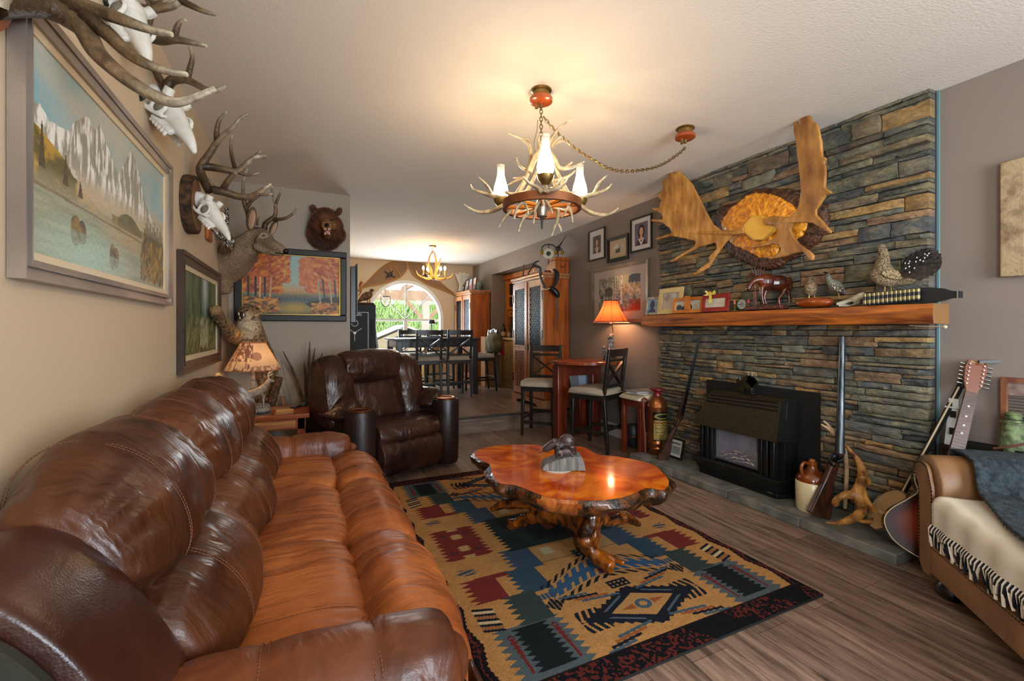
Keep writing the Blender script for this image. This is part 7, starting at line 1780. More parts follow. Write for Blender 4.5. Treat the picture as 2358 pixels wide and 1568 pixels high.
bj = thing('banjo', 'banjo with chrome rim and cream head leaning at the right end of the hearth', 'banjo', (2.9, 1.32, .06))
bc = at(2056, 1183, 2.46); ax = (-RV*.76+FV*.24+UV*.55).normalized(); top = at(2210, 893, 2.39)
nd = (top-bc).normalized(); nd = (nd-ax*nd.dot(ax)).normalized(); sdb = ax.cross(nd)
M = Matrix((sdb, nd, ax)).transposed().to_4x4(); M.translation = bc
RB = .132
part('head', MB().lathe([(0, .036), (RB-.006, .036), (RB-.004, .034), (0, .034)], n=44, M=M), mat('banjo_skin', '#a5855a', .6), bj, world=True)
part('tension_hoop', MB().lathe([(RB-.006, .030), (RB, .030), (RB, .040), (RB-.006, .040), (RB-.006, .030)], n=44, M=M, cap=False), m_chr, bj, world=True)
part('rim', MB().lathe([(RB-.008, -.05), (RB-.003, -.05), (RB-.003, .030), (RB-.008, .030), (RB-.008, -.05)], n=44, M=M, cap=False), mat('nickel_rim', '#8a8478', .2, .9), bj, world=True)
part('resonator', MB().lathe([(0, -.06), (RB-.02, -.06), (RB+.004, -.05), (RB+.004, -.035), (RB-.008, -.03), (0, -.03)], n=44, M=M), mat('banjo_back', '#5a4a34', .3, .5), bj, world=True)
for k in range(22):
    a_ = 2*PI*k/22; u = Vector((math.cos(a_), math.sin(a_), 0)); part('bracket_hook', MB().tube([M @ (u*(RB+.003)+Vector((0, 0, .04))), M @ (u*(RB+.007)+Vector((0, 0, .03))), M @ (u*(RB+.007)+Vector((0, 0, -.035)))], [.0022, .0022, .003], 6), m_chr, bj, world=True)
n0_ = M @ Vector((0, RB, .03)); part('neck', MB().bar(n0_, top, .030, .022, up=tuple(ax)), m_black, bj, world=True, bevel=.005)
part('fingerboard_edge', MB().bar(n0_+ax*.012-sdb*.012, top+ax*.012-sdb*.012, .006, .006, up=tuple(ax)), m_cream, bj, world=True)
part('peghead', MB().bar(top, top+(top-n0_).normalized()*.06, .045, .016, up=tuple(ax)), m_black, bj, world=True, bevel=.004)
part('bridge', MB().bar(M @ Vector((-.03, -.03, .045)), M @ Vector((.03, -.03, .045)), .004, .016), m_cream, bj, world=True)
dz = min((Vector(v.co)).z for v in bj.children[3].data.vertices)

# ---------------------------------------------------------------- corner table and its ornaments
t = thing('corner_table', 'dark wood narrow corner table behind the loveseat holding lighthouses and a washboard', 'side table', (3.18, .99, 0))
part('tabletop', MB().box(3.14, 3.25, .82, 1.20, .585, .61), m_bst, t, world=True, bevel=.004)
for y in (.84, 1.16): part('leg', MB().box(3.15, 3.18, y, y+.03, 0, .585), m_bst, t, world=True); part('leg', MB().box(3.215, 3.245, y, y+.03, 0, .585), m_bst, t, world=True)
def on_t(px, X): r = ray(px, 760); return Vector((X, r.y*X/r.x, .611))
p = on_t(2200, 3.18); t = thing('white_lighthouse', 'white square model lighthouse behind the guitar neck', 'ornament', tuple(p))
part('tower', MB().add([(-.035, -.035, .0), (.035, -.035, .0), (.035, .035, .0), (-.035, .035, .0), (-.022, -.022, .20), (.022, -.022, .20), (.022, .022, .20), (-.022, .022, .20)], [(0, 1, 2, 3), (0, 1, 5, 4), (1, 2, 6, 5), (2, 3, 7, 6), (3, 0, 4, 7), (4, 5, 6, 7)]), mat('chalk_white', '#b8bab6', .7), t, bevel=.002)
part('gallery', MB().box(-.032, .032, -.032, .032, .20, .208).box(-.02, .02, -.02, .02, .208, .25), bpy.data.materials['chalk_white'], t)
for z_ in (.06, .15): part('window', MB().box(-.0365 if z_ < .1 else -.030, -.026, -.012, .012, z_, z_+.035), m_black, t)
t = thing('black_tray', 'shallow black wooden tray on the corner table in front of the lighthouses', 'tray', (3.16, 1.03, .611))
part('tray_base', MB().box(-.035, .02, -.14, .06, 0, .006), m_black, t)
for a, b, c, d in ((-.04, -.033, -.14, .06), (.017, .024, -.14, .06), (-.04, .024, -.146, -.14), (-.04, .024, .06, .066)): part('tray_side', MB().box(a, b, c, d, 0, .035), m_black, t)
p = on_t(2333, 3.165); t = thing('green_lighthouse', 'weathered green round model lighthouse with a rope at its foot, at the right edge', 'ornament', tuple(p))
part('tower', MB().lathe([(0, 0), (.052, 0), (.050, .02), (.036, .16), (0, .16)], n=28), mat('verdigris_paint', '#3f4a2c', .7, col2='#7c8a5c', scale=30, lo=.4, hi=.7, bump=.3), t, ang=60)
part('gallery', MB().lathe([(0, .16), (.046, .16), (.046, .166), (.030, .167), (.030, .20), (.034, .203), (0, .222)], n=28), bpy.data.materials['verdigris_paint'], t, ang=60)
part('railing', MB().tube([(.046*math.cos(2*PI*k/20), .046*math.sin(2*PI*k/20), .182) for k in range(21)], .0018, 5), m_black, t)
part('rope', MB().tube([(-.06, .05, .03), (-.056, .0, .05), (-.03, -.045, .07), (.02, -.06, .085)], .006, 6, sm=4), mat('rust_rope', '#5a3020', .8), t)
t = thing('washboard', 'old wooden washboard with ribbed metal panel leaning on the wall behind the green lighthouse', 'washboard', (3.24, .86, .611))
W_old = mat('old_red_wood', '#5a2c18', .7, col2='#7a4a2e', scale=6, stretch=(3, 3, 1))
for a, b in ((.965, .99), (.70, .725)): part('side_rail', MB().box(3.222, 3.25, a, b, .611, .99), W_old, t, world=True, bevel=.002)
part('top_rail', MB().box(3.222, 3.25, .725, .965, .965, .99), W_old, t, world=True); part('soap_panel', MB().box(3.235, 3.245, .725, .965, .90, .965), mat('faded_red_board', '#5c3a30', .7, col2='#9a8a80', scale=9), t, world=True)
mb = MB(); nn_ = 60
for k in range(nn_+1): z_ = .66+.235*k/nn_; x = 3.237+.004*math.sin(k*PI/2*1.0); mb.v += [(x, .725, z_), (x, .965, z_)]
mb.f = [[2*k, 2*k+1, 2*k+3, 2*k+2] for k in range(nn_)]; mb.m = [0]*nn_; part('ribbed_panel', mb, mat('tarnished_zinc', '#6a625a', .5, .5), t, world=True, fixn=False, ang=180)
part('lower_rail', MB().box(3.228, 3.248, .725, .965, .645, .665), W_old, t, world=True)
# ================================================================ dining room
for i, (x, y, r_, lab) in enumerate(((1.69, 6.72, 180, 'black cross back dining stool on the near side of the table, left one'), (2.17, 6.74, 180, 'black cross back dining stool on the near side of the table, right one'),
    (1.22, 7.14, 90, 'black cross back dining stool at the left end of the dining table'), (2.73, 7.12, -90, 'black cross back dining stool at the right end holding a khaki bag'),
    (2.22, 7.74, 0, 'black cross back dining stool on the window side of the table, right one'), (1.72, 7.74, 0, 'black cross back dining stool on the window side of the table, left one'))):
    dup(st0, (x, y, DF), R(r_), lab)
t = thing('dining_table', 'dark counter height dining table in front of the arched window', 'dining table', (1.92, 7.22, DF))
part('tabletop', MB().box(-.69, .69, -.47, .47, .875, .91), m_bst, t, bevel=.006); part('apron', MB().box(-.65, .65, -.43, .43, .77, .875), m_bst, t)
for a in (-1, 1):
    for b in (-1, 1): part('leg', MB().box(a*.61-.045, a*.61+.045, b*.39-.045, b*.39+.045, 0, .875), m_bst, t, bevel=.006)
t = thing('khaki_bag', 'khaki duffel bag hanging on the right end dining stool', 'bag', (2.97, 7.06, DF+.62))
mb = MB(); mb.ell((0, 0, .19), (.12, .25, .20), 16, e=.85); organic('bag_body', mb, mat('khaki_canvas', '#3e3a20', .9, col2='#5c5634', scale=8, bump=.3), t, voxel=.015, smooth=3, disp=lambda p, n_: .02*fn(p.x*8, p.y*8, p.z*8))
part('strap', MB().tube([(-.02, -.15, .30), (0, -.08, .42), (0, .08, .42), (-.02, .15, .30)], .012, 6, sm=4), m_black, t)
t = thing('red_bag', 'small red bag with black edge hanging behind the khaki bag', 'bag', (3.12, 7.12, DF+.60)); part('bag_body', MB().box(-.025, .025, -.13, .13, 0, .26), mat('red_nylon', '#a81c2c', .7), t, bevel=.02); part('black_edge', MB().box(-.03, .03, .10, .135, .0, .27), m_black, t, bevel=.01)

# armoires
W_arm = wood('armoire_side', '#7c3a12', '#a85c22', 'Z', .35, 1.6); W_af = mat('armoire_front_glare_wood', '#a5764e', .28, col2='#8a4a28', scale=2.4, stretch=(8, 8, 1.2), detail=6, lo=.4, hi=.75)  # front wood toned lighter than the sides, window glare put into its colour
m_iron = mat('black_iron', '#0c0c0e', .4, .5)
def armoire(name, label, loc):
    t = thing(name, label, 'cabinet', loc); d, hw, H = .41, .475, 1.80   # origin: wall side centre; front at x=-d
    part('carcass', MB().box(-d+.03, -.004, -hw+.015, hw-.015, .10, H-.06), W_arm, t, bevel=.004)
    part('cornice', MB().box(-d-.02, 0, -hw-.015, hw+.015, H-.035, H).box(-d, 0, -hw, hw, H-.07, H-.035), W_af, t, bevel=.006)
    pl = [(-hw, .0), (-hw, .11), (hw, .11), (hw, 0), (hw-.13, 0), (hw-.17, .035), (hw-.26, .05), (-hw+.26, .05), (-hw+.17, .035), (-hw+.13, 0)]
    part('plinth', MB().slab([(-d-.01, a, b) for a, b in pl], (.03, 0, 0)).box(-d+.02, -.004, -hw, -hw+.02, 0, .11).box(-d+.02, -.004, hw-.02, hw, 0, .11), W_af, t)
    for s_ in (-1, 1):
        y0, y1 = (.012, hw-.02) if s_ > 0 else (-hw+.02, -.012); f = .065
        do = part('door', MB().box(-d+.004, -d+.03, y0, y0+f, .13, H-.085).box(-d+.004, -d+.03, y1-f, y1, .13, H-.085).box(-d+.004, -d+.03, y0+f, y1-f, H-.17, H-.085).box(-d+.004, -d+.03, y0+f, y1-f, .74, .82).box(-d+.004, -d+.03, y0+f, y1-f, .13, .22), W_af, t, bevel=.003)
        part('door_back', MB().box(-d+.024, -d+.029, y0+f, y1-f, .22, H-.17), mat('dark_cabinet_inside', '#141418', .5) if 'dark_cabinet_inside' not in bpy.data.materials else bpy.data.materials['dark_cabinet_inside'], t)
        def lattice(z0, z1, m, st, w_, nm):
            e = MB(); W_ = y1-y0-2*f; H_ = z1-z0; X = -d+.014
            for sl in (-1, 1):
                c = -H_
                while c < W_+H_:
                    P = []
                    a0, a1 = c, c+sl*0
                    # line y = c + sl*k*z clipped to the opening
                    k = .62; ya, yb = (c, c+k*H_) if sl > 0 else (c+k*H_, c)
                    za, zb = 0, H_
                    t0, t1 = 0, 1; dy = yb-ya
                    for lo_, hi_ in ((0, W_),):
                        if abs(dy) > 1e-9:
                            u0, u1 = (lo_-ya)/dy, (hi_-ya)/dy; t0 = max(t0, min(u0, u1)); t1 = min(t1, max(u0, u1))
                    if t1 > t0+.01: e.bar((X+.002*sl, y0+f+ya+dy*t0, z0+H_*t0), (X+.002*sl, y0+f+ya+dy*t1, z0+H_*t1), w_, .004, up=(1, 0, 0))
                    c += st
            part(nm, e, m, do if 0 else t)
        lattice(.82, H-.17, m_iron, .042, .008, 'iron_grille'); lattice(.22, .74, W_af, .045, .010, 'wood_lattice')
        for z_ in (.35, .98, 1.5): part('hinge', MB().box(-d-.002, -d+.006, (y1-.02 if s_ > 0 else y0+.0), (y1 if s_ > 0 else y0+.02), z_-.06, z_+.06), m_iron, t)
        part('latch', MB().box(-d-.006, -d+.004, s_*.03-.008, s_*.03+.008, .76, .84), m_iron, t)
    part('centre_stile', MB().box(-d-.008, -d+.006, -.014, .014, .12, H-.08), W_arm, t)
    return t
ar = armoire('armoire', 'tall wooden armoire with iron grille doors beside the alcove, ornaments on top', (RW-.02, 5.545, DF))
def dup2(o, loc, label): return dup(o, loc, 0, label)
dup2(ar, (RW-.02, 8.35, DF), 'tall wooden armoire with photo frames on top in the far right corner')
AT = DF+1.80
# hutch in the alcove
W_hut = wood('hutch_oak', '#8a4c12', '#b8722a', 'Z', .35); W_pine = wood('buffet_pine', '#8a6a3a', '#a88a54', 'Z', .4)
t = thing('hutch', 'built in orange oak hutch with glass doors inside the wall alcove', 'hutch', (3.75, 7.0, DF))
part('upper_case', MB().box(3.56, 3.98, 6.2, 7.80, 1.62, 2.10+DF-.02), W_hut, t, world=True).location.z += 0
part('side_post', MB().box(3.53, 3.60, 7.72, 7.82, DF+.9, 2.25), W_hut, t, world=True); part('side_post', MB().box(3.53, 3.98, 6.10, 6.2, DF+.9, 2.25), W_hut, t, world=True)
part('crown', MB().box(3.48, 3.98, 6.08, 7.83, 2.19, 2.28), W_hut, t, world=True, bevel=.01)
for y0 in (7.0, 7.38):
    part('glass_door', MB().box(3.535, 3.56, y0, y0+.05, 1.62, 2.16).box(3.535, 3.56, y0+.29, y0+.34, 1.62, 2.16).box(3.535, 3.56, y0+.05, y0+.29, 2.11, 2.16).box(3.535, 3.56, y0+.05, y0+.29, 1.62, 1.67).box(3.535, 3.56, y0+.05, y0+.29, 1.86, 1.89), W_hut, t, world=True)
    part('door_glass', MB().box(3.552, 3.556, y0+.05, y0+.29, 1.67, 2.11), mat('dark_glass', '#10100e', .05) if 'dark_glass' not in bpy.data.materials else bpy.data.materials['dark_glass'], t, world=True)
    part('drawer', MB().box(3.54, 3.60, y0+.01, y0+.33, 1.48, 1.60), W_hut, t, world=True, bevel=.004); part('drawer_knob', MB().ell((3.53, y0+.17, 1.54), .012, 8), m_iron, t, world=True)
part('back_panel', MB().box(3.90, 3.93, 6.2, 7.80, 1.1, 1.62), mat('hutch_dark_back', '#3a2410', .6), t, world=True)
part('countertop', MB().box(3.36, 3.98, 6.10, 7.82, DF+.86, DF+.90), W_pine, t, world=True, bevel=.005)
part('lower_case', MB().box(3.40, 3.98, 6.14, 7.80, DF+.08, DF+.86), W_pine, t, world=True)
for y0 in (6.98, 7.38): part('lower_door', MB().box(3.385, 3.40, y0, y0+.36, DF+.12, DF+.82), W_pine, t, world=True, bevel=.006); part('door_knob', MB().ell((3.375, y0+.04, DF+.5), .012, 8), m_iron, t, world=True)
part('plinth', MB().box(3.39, 3.98, 6.14, 7.80, DF, DF+.08), W_pine, t, world=True)
def bottle(loc, col, h, r, lab):
    t = thing('bottle', lab, 'bottle', loc); part('glass_body', MB().lathe([(0, 0), (r, 0), (r, h*.55), (r*.4, h*.72), (r*.35, h*.93), (0, h*.93)], n=16), mat('bottle_glass_'+lab.split()[0], col, .1), t, ang=60); part('cap', MB().cyl((0, 0, h*.92), (0, 0, h), r*.42, n=12), m_black, t); part('paper_label', MB().lathe([(r*1.02, h*.12), (r*1.02, h*.42)], n=16, cap=False), mat('label_'+lab.split()[0], '#a58a5a', .7), t)
bottle((3.44, 7.70, DF+.901), '#1a1008', .26, .045, 'dark squat bottle on the counter at the left end of the hutch')
bottle((3.47, 7.52, DF+.901), '#6a3a14', .24, .035, 'amber bottle on the hutch counter beside the dark squat bottle')
bottle((3.56, 7.36, DF+.901), '#2a3020', .28, .035, 'green bottle on the hutch counter nearer the armoire')
t = tag(part('cardboard_box', MB().box(2.98, 3.2, 7.50, 7.72, DF+.001, DF+.92), mat('brown_cardboard', '#8a6038', .9), None, bevel=.004), 'tall brown cardboard box standing on the floor behind the right end stool', 'box')

# gun safe and what is on it
zW = Z(800, 560, 4.3556)
sf = thing('gun_safe', 'dark grey gun safe with silver dial and spoke handle against the dining room left wall', 'safe', (.68, 7.2, DF))
m_safe = mat('charcoal_safe_paint', '#121415', .6, bump=.05, bscale=200); m_sil = mat('safe_silver', '#d0d0cc', .4, .1)
part('body', MB().box(-.31, .30, -.28, .30, 0, 1.42), m_safe, sf, bevel=.01); do = part('door', MB().box(-.27, .225, -.30, -.28, .06, 1.36), m_safe, sf, bevel=.006)
for a, b, c, d in ((-.24, .19, 1.30, 1.306), (.184, .19, .12, 1.30), (-.24, .19, .12, .126)): part('pinstripe', MB().box(a, b, -.3015, -.30, c, d), m_sil, sf)
part('hinge', MB().cyl((.25, -.295, .95), (.25, -.295, 1.20), .010, n=10), m_black, sf)
def SP_(x, y): p = onY(*zW.px(x, y), 6.885); return p
p = SP_(73, 802); part('dial', MB().tube([(p.x+.045*math.cos(2*PI*k/24), p.y, p.z+.045*math.sin(2*PI*k/24)) for k in range(25)], .006, 6), m_sil, sf, world=True)
p = SP_(72, 900)
for q in (90+180, 35, 145): part('spoke', MB().cyl(p, p+Vector((math.cos(R(q))*.12, -.01, math.sin(R(q))*.12)), .006, n=8), m_sil, sf, world=True)
part('handle_hub', MB().cyl(p, p+Vector((0, -.03, 0)), .02, n=16), m_sil, sf, world=True)
def text_mesh(name, s_, size, M, m, parent, ext=.0005, align='CENTER'):
    tc = bpy.data.curves.new(name, 'FONT'); tc.body = s_; tc.size = size; tc.align_x = align; tc.extrude = ext
    o = bpy.data.objects.new(name, tc); COL.objects.link(o); me = bpy.data.meshes.new_from_object(o.evaluated_get(bpy.context.evaluated_depsgraph_get())); bpy.data.objects.remove(o)
    me.transform(M); me.transform(Matrix.Translation(-Vector(parent.location))); me.materials.clear(); me.materials.append(m); return link(name, me, parent)
p = SP_(130, 728); text_mesh('lettering', 'um', .075, Matrix.Translation(p+Vector((.02, .012, 0))) @ Matrix.Rotation(R(90), 4, 'X'), m_sil, sf, align='RIGHT')
part('top_mat', MB().box(-.30, .28, -.27, .29, 1.422, 1.45), mat('brown_cloth', '#3a241a', .9), sf)
t = thing('duck_mount', 'brown game bird mount standing on top of the gun safe', 'bird mount', (.68, 7.0, DF+1.451))
mb = MB(); T_ = 6.72
for a in (('e', 190, 530, 70, 42, 30, 25), ('e', 243, 472, 20, 18, 16, 0)): zW.ell(mb, a[1], a[2], T_, a[3], a[4], a[5], a[6])
zW.tube(mb, [(240, 480), (225, 510), (205, 530)], [16, 22, 34], T_, 10, 3); zW.tube(mb, [(150, 550), (105, 590)], [30, 10], T_, 8, 2)
organic('body', mb, bird_mat('duck_plumage', '#4a3020', '#8a6a4a', 40), t, world=True, voxel=.009, smooth=3)
e = MB(); zW.tube(e, [(258, 470), (272, 478)], [7, 3], T_, 6, 1); part('beak', e, m_nose, t, world=True)
for q in (200, 222): e = MB(); zW.tube(e, [(q, 560), (q+4, 608)], [5, 5], T_, 6, 1); part('leg', e, m_brass, t, world=True)
t = thing('wall_television', 'thin black television seen from its edge on the wall behind the partition', 'television', (.44, 5.5, 1.6))
part('screen_body', MB().box(.46, .52, 5.15, 6.2, 1.31, 1.93), mat('tv_black', '#0e1013', .35), t, world=True, bevel=.006); part('bezel', MB().box(.52, .535, 5.13, 6.22, 1.40, 1.96), m_black, t, world=True, bevel=.003)
part('wall_arm', MB().box(DLX, .46, 5.55, 5.75, 1.5, 1.7), m_black, t, world=True)
t = thing('wooden_duck', 'small orange brown carved ornament hanging beside the television edge', 'ornament', tuple(at(829, 665, 6.3)))
mb = MB(); zW.tube(mb, [(150, 395, 6.3), (125, 420, 6.3), (140, 470, 6.3), (110, 530, 6.3)], [12, 14, 10, 6], 6.3, 8, 3); zW.ell(mb, 140, 392, 6.3, 18, 14, 10); organic('carving', mb, mat('carved_orange', '#8a4a18', .4, col2='#b87a3c', scale=20), t, world=True, voxel=.006, smooth=2)
p = at(829, 665, 6.3); part('wall_bracket', MB().cyl((DLX+.001, p.y, p.z-.03), (p.x, p.y, p.z-.03), .008), m_black, t, world=True)
t = thing('leafy_plant', 'green leafy floor plant in front of the gun safe behind the recliner', 'plant', (.72, 5.9, DF))
part('pot', MB().lathe([(0, 0), (.12, 0), (.16, .28), (.15, .28), (0, .26)], n=24), mat('terracotta_dark', '#4a2c1c', .7), t)
part('stems', MB().tube([(0, 0, .26), (.02, 0, .5), (.05, 0, .72)], .008, 6, sm=3).tube([(0, 0, .26), (-.06, 0, .5), (-.10, 0, .78)], .008, 6, sm=3), mat('plant_stem', '#3a4a20', .7), t)
e = MB(); rs_ = random.Random(9)
for i in range(46):
    a_ = rs_.uniform(0, 2*PI); el = rs_.uniform(.1, 1.1); L_ = rs_.uniform(.14, .24); b_ = Vector((rs_.uniform(-.10, .05), rs_.uniform(-.03, .03), rs_.uniform(.45, .74))); d = Vector((math.cos(a_)*math.cos(el), math.sin(a_)*math.cos(el), math.sin(el)*.6)); s_ = d.cross(UV).normalized()
    P = [b_, b_+d*L_*.35+s_*.03, b_+d*L_*.7+s_*.028-UV*.01, b_+d*L_-UV*.04, b_+d*L_*.7-s_*.028-UV*.01, b_+d*L_*.35-s_*.03]; e.add(P, [(0, 1, 2, 3, 4, 5)])
part('leaves', e, mat('deep_green_leaf', '#2c4a1c', .5, col2='#5c7a3c', scale=9), t, fixn=False)

# snowshoes on the far wall
m_ash = mat('ash_wood', '#a8702c', .45); m_web = mat('rawhide_web', '#8a5c2c', .6)
def snowshoe(name, label, outl, cross, bind):
    X0 = [onY(*zW.px(x, y), FY-.02) for x, y in outl]; t = thing(name, label, 'snowshoe', tuple(sum(X0, Vector())/len(X0)))
    P = catmull([tuple(p) for p in X0], 6, True); P.append(P[0]); part('frame', MB().tube(P, .011, 8), m_ash, t, world=True)
    ins = [Vector((p.x, p.z)) for p in P[:-1]]
    def clip(a, b):
        xs = []
        for i in range(len(ins)):
            c, d = ins[i], ins[(i+1) % len(ins)]; den = (b.x-a.x)*(d.y-c.y)-(b.y-a.y)*(d.x-c.x)
            if abs(den) < 1e-12: continue
            s_ = ((c.x-a.x)*(d.y-c.y)-(c.y-a.y)*(d.x-c.x))/den; u = ((c.x-a.x)*(b.y-a.y)-(c.y-a.y)*(b.x-a.x))/den
            if 0 <= u < 1: xs.append(s_)
        xs.sort(); return [(a+(b-a)*xs[i], a+(b-a)*xs[i+1]) for i in range(0, len(xs)-1, 2)]
    c = sum(ins, Vector((0, 0)))/len(ins); e = MB()
    for th in (25, 85, 145):
        d = Vector((math.cos(R(th)), math.sin(R(th)))); n_ = Vector((-d.y, d.x))
        for k in range(-24, 25):
            o = c+n_*k*.028
            for a, b in clip(o-d*2, o+d*2):
                if (b-a).length > .02: e.tube([(a.x, FY-.02, a.y), (b.x, FY-.02, b.y)], .003, 4)
    part('webbing', e, m_web, t, world=True)
    for a, b in cross: part('cross_bar', MB().tube([tuple(onY(*zW.px(*a), FY-.022)), tuple(onY(*zW.px(*b), FY-.022))], .010, 6), m_ash, t, world=True)
    bp = onY(*zW.px(*bind), FY-.045); part('binding', MB().ell(bp, (.06, .012, .035), 10, M=Matrix.Rotation(R(-35), 3, 'Y')).tube([bp+Vector((-.1, .01, .06)), bp, bp+Vector((.1, .01, -.05))], .010, 6).tube([bp+Vector((-.07, .01, -.07)), bp, bp+Vector((.06, .01, .08))], .010, 6), m_black, t, world=True)
snowshoe('snowshoe', 'long webbed wooden snowshoe with black binding left of the arched window top', [(110, 462), (190, 395), (300, 282), (400, 205), (500, 180), (575, 185), (597, 215), (585, 275), (530, 335), (440, 378), (330, 408), (200, 432)], (((400, 205), (470, 365)), ((460, 188), (530, 330))), (425, 315))
snowshoe('snowshoe', 'webbed wooden snowshoe mirrored to the right of the arch behind the small chandelier', [(1062, 515), (960, 470), (830, 422), (740, 372), (660, 312), (620, 240), (622, 195), (700, 190), (780, 230), (860, 300), (920, 375), (975, 430), (1062, 500)], (((700, 345), (800, 240)), ((760, 385), (860, 300))), (800, 330))

# small antler chandelier
dc = onZ(996, 566, CE); t = thing('small_chandelier', 'small antler chandelier with lit candle bulbs above the dining table', 'chandelier', (dc.x, dc.y, 2.1)); TD = dc.x*SY+dc.y*CY
part('ceiling_canopy', MB().lathe([(0, 0), (.06, 0), (.055, -.02), (.02, -.03), (0, -.03)], tuple(dc), 20), m_brass, t, world=True)
part('hanging_chain', chain(MB(), [dc-Vector((0, 0, .03)), dc-Vector((0, 0, .10)), Vector((dc.x, dc.y, zW(857, 110, TD).z))], .03, .003, .01), m_chain, t, world=True)
HC2 = zW(865, 350, TD); part('hub', MB().ell(HC2, (.035, .035, .03), 12), m_brass, t, world=True)
m_ca = mat('warm_antler', '#a8803c', .45, col2='#c8a460', scale=10)
for P, tt in (([(860, 350), (830, 280), (815, 180), (840, 100), (855, 80)], 0), ([(865, 350), (890, 270), (885, 150), (870, 95), (857, 80)], 0), ([(860, 350), (810, 260), (790, 190)], -.05), ([(870, 340), (910, 230), (935, 150)], .05), ([(870, 350), (900, 260), (900, 190)], -.08),
              ([(860, 350), (780, 352), (715, 325), (690, 278)], 0), ([(870, 350), (960, 358), (1040, 340), (1055, 298)], 0), ([(865, 350), (800, 362), (750, 340), (745, 318)], -.15), ([(865, 350), (930, 365), (985, 345), (975, 318)], -.15), ([(865, 350), (820, 330), (790, 300)], .2), ([(865, 350), (910, 330), (940, 300)], .2), ([(860, 345), (845, 280), (830, 230)], -.1)):
    mb = MB(); zW.tube(mb, [(a, b, TD+tt*(k/len(P))) for k, (a, b) in enumerate(P)], [12, 11, 9, 6, 3][:len(P)-1]+[3], TD, 7, 3); part('antler', mb, m_ca, t, world=True)
m_bulb = mat('lit_bulb', '#fff0d0', .3, emit=170, ecol='#ffd298')
for k, (x, y, tt) in enumerate(((762, 300, .05), (978, 305, .05), (985, 310, -.25), (745, 315, -.25), (895, 310, .3))):
    b_ = zW(x, y, TD+tt) if k < 2 else zW(x + (0 if k != 2 else -50) + (60 if k == 3 else 0), y, TD+tt)
    part('candle_cup', MB().cyl(b_-Vector((0, 0, .02)), b_+Vector((0, 0, .05)), .014, n=10), m_ca, t, world=True); part('bulb', MB().ell(b_+Vector((0, 0, .085)), (.018, .018, .035), 10), m_bulb, t, world=True)

# things on top of the armoires
t = thing('moose_paddle', 'whitewashed upright moose antler paddle standing on the far armoire', 'antler', tuple(Vector((3.08, 8.66, AT))))
P = [onY(*zW.px(x, y), 8.66) for x, y in ((1120, 480), (1130, 420), (1105, 350), (1085, 300), (1110, 310), (1130, 285), (1150, 305), (1175, 290), (1190, 310), (1230, 305), (1205, 350), (1175, 390), (1150, 440), (1150, 480))]
for p in P: p.z = max(p.z, AT+.001)
part('paddle', MB().slab(P, (0, .03, 0)), mat('whitewash', '#b8aea0', .7, col2='#cfc8bc', scale=8), t, world=True)
t = thing('ceramic_bowl', 'pale green round bowl behind the photo frames on the far armoire', 'bowl', (3.14, 8.38, AT)); part('bowl', MB().lathe([(0, 0), (.06, 0), (.10, .10), (.11, .16), (.10, .19), (.09, .18), (0, .05)], n=24), mat('celadon', '#9aa58c', .35), t); part('lid', MB().lathe([(.102, .185), (.06, .205), (0, .21)], n=24), bpy.data.materials['celadon'], t)
for i, (y, w_, h_, lab) in enumerate(((8.62, .13, .15, 'small pale photo frame, leftmost on the far armoire'), (8.38, .20, .24, 'black photo frame with two people, second on the far armoire'), (8.17, .20, .25, 'black photo frame with a blue group photo, third on the far armoire'), (7.95, .20, .25, 'black photo frame with an orange photo, nearest on the far armoire'))):
    leaning('photo_frame', lab, 'photo frame', Vector((2.94, y, AT+.003)), w_, h_, R(-90), R(6), .018, m_black, group_art(26, 30, 20+i, ('#a89a8a', '#7a5a50', '#4a6a9a', '#a0583a')[i]))
# brass pipe lamp on the near armoire
zA = Z(1130, 540, 6.5333); TA = tX(zA, 860, 2.95)
t = thing('pipe_lamp', 'brass pipe lamp with film reel and glass bulbs on top of the near armoire', 'lamp', (2.95, 5.16, AT))
mb = MB(); zA.tube(mb, [(768, 250), (775, 190), (820, 155), (880, 148), (940, 160), (975, 200), (985, 250)], [11]*7, TA, 8, 4); zA.tube(mb, [(875, 150), (873, 200), (870, 450)], [10, 10, 10], TA, 8, 2); zA.tube(mb, [(985, 200, TA), (1040, 190, TA+.05), (1070, 240, TA+.05)], [10]*3, TA, 8, 3); part('pipe_frame', mb, mat('gunmetal_pipe', '#3a3a38', .35, .7), t, world=True)
for x, y, dd_ in ((768, 250, 0), (980, 250, 0), (1072, 245, .05)):
    e = MB(); zA.tube(e, [(x, y, TA+dd_), (x, y+50, TA+dd_)], [24, 24], TA, 14, 1); part('brass_socket', e, mat('bright_brass', '#a07a20', .25, .9) if 'bright_brass' not in bpy.data.materials else bpy.data.materials['bright_brass'], t, world=True)
    if dd_ == 0: e = MB(); zA.tube(e, [(x, y+55, TA), (x, y+90, TA), (x, y+140, TA), (x, y+165, TA)], [14, 20, 28, 12], TA, 14, 3); part('glass_bulb', e, m_clear, t, world=True)
c = zA(868, 290, TA-.02); mb = MB(); Mv = Matrix((RV, UV, -FV)).transposed().to_4x4(); Mv.translation = c
part('reel', MB().lathe([(.018, .0), (.070, .0), (.070, .014), (.018, .014), (.018, 0)], n=32, M=Mv, cap=False), mat('grey_reel', '#8f8a74', .4, .4), t, world=True); part('reel_hub', MB().lathe([(0, .0), (.03, .0), (.03, .02), (0, .02)], n=20, M=Mv), m_iron, t, world=True)
part('wooden_base', MB().lathe([(0, 0), (.055, 0), (.055, .02), (.04, .035), (0, .035)], (2.94, 5.16, AT), 24), W_mah, t, world=True)
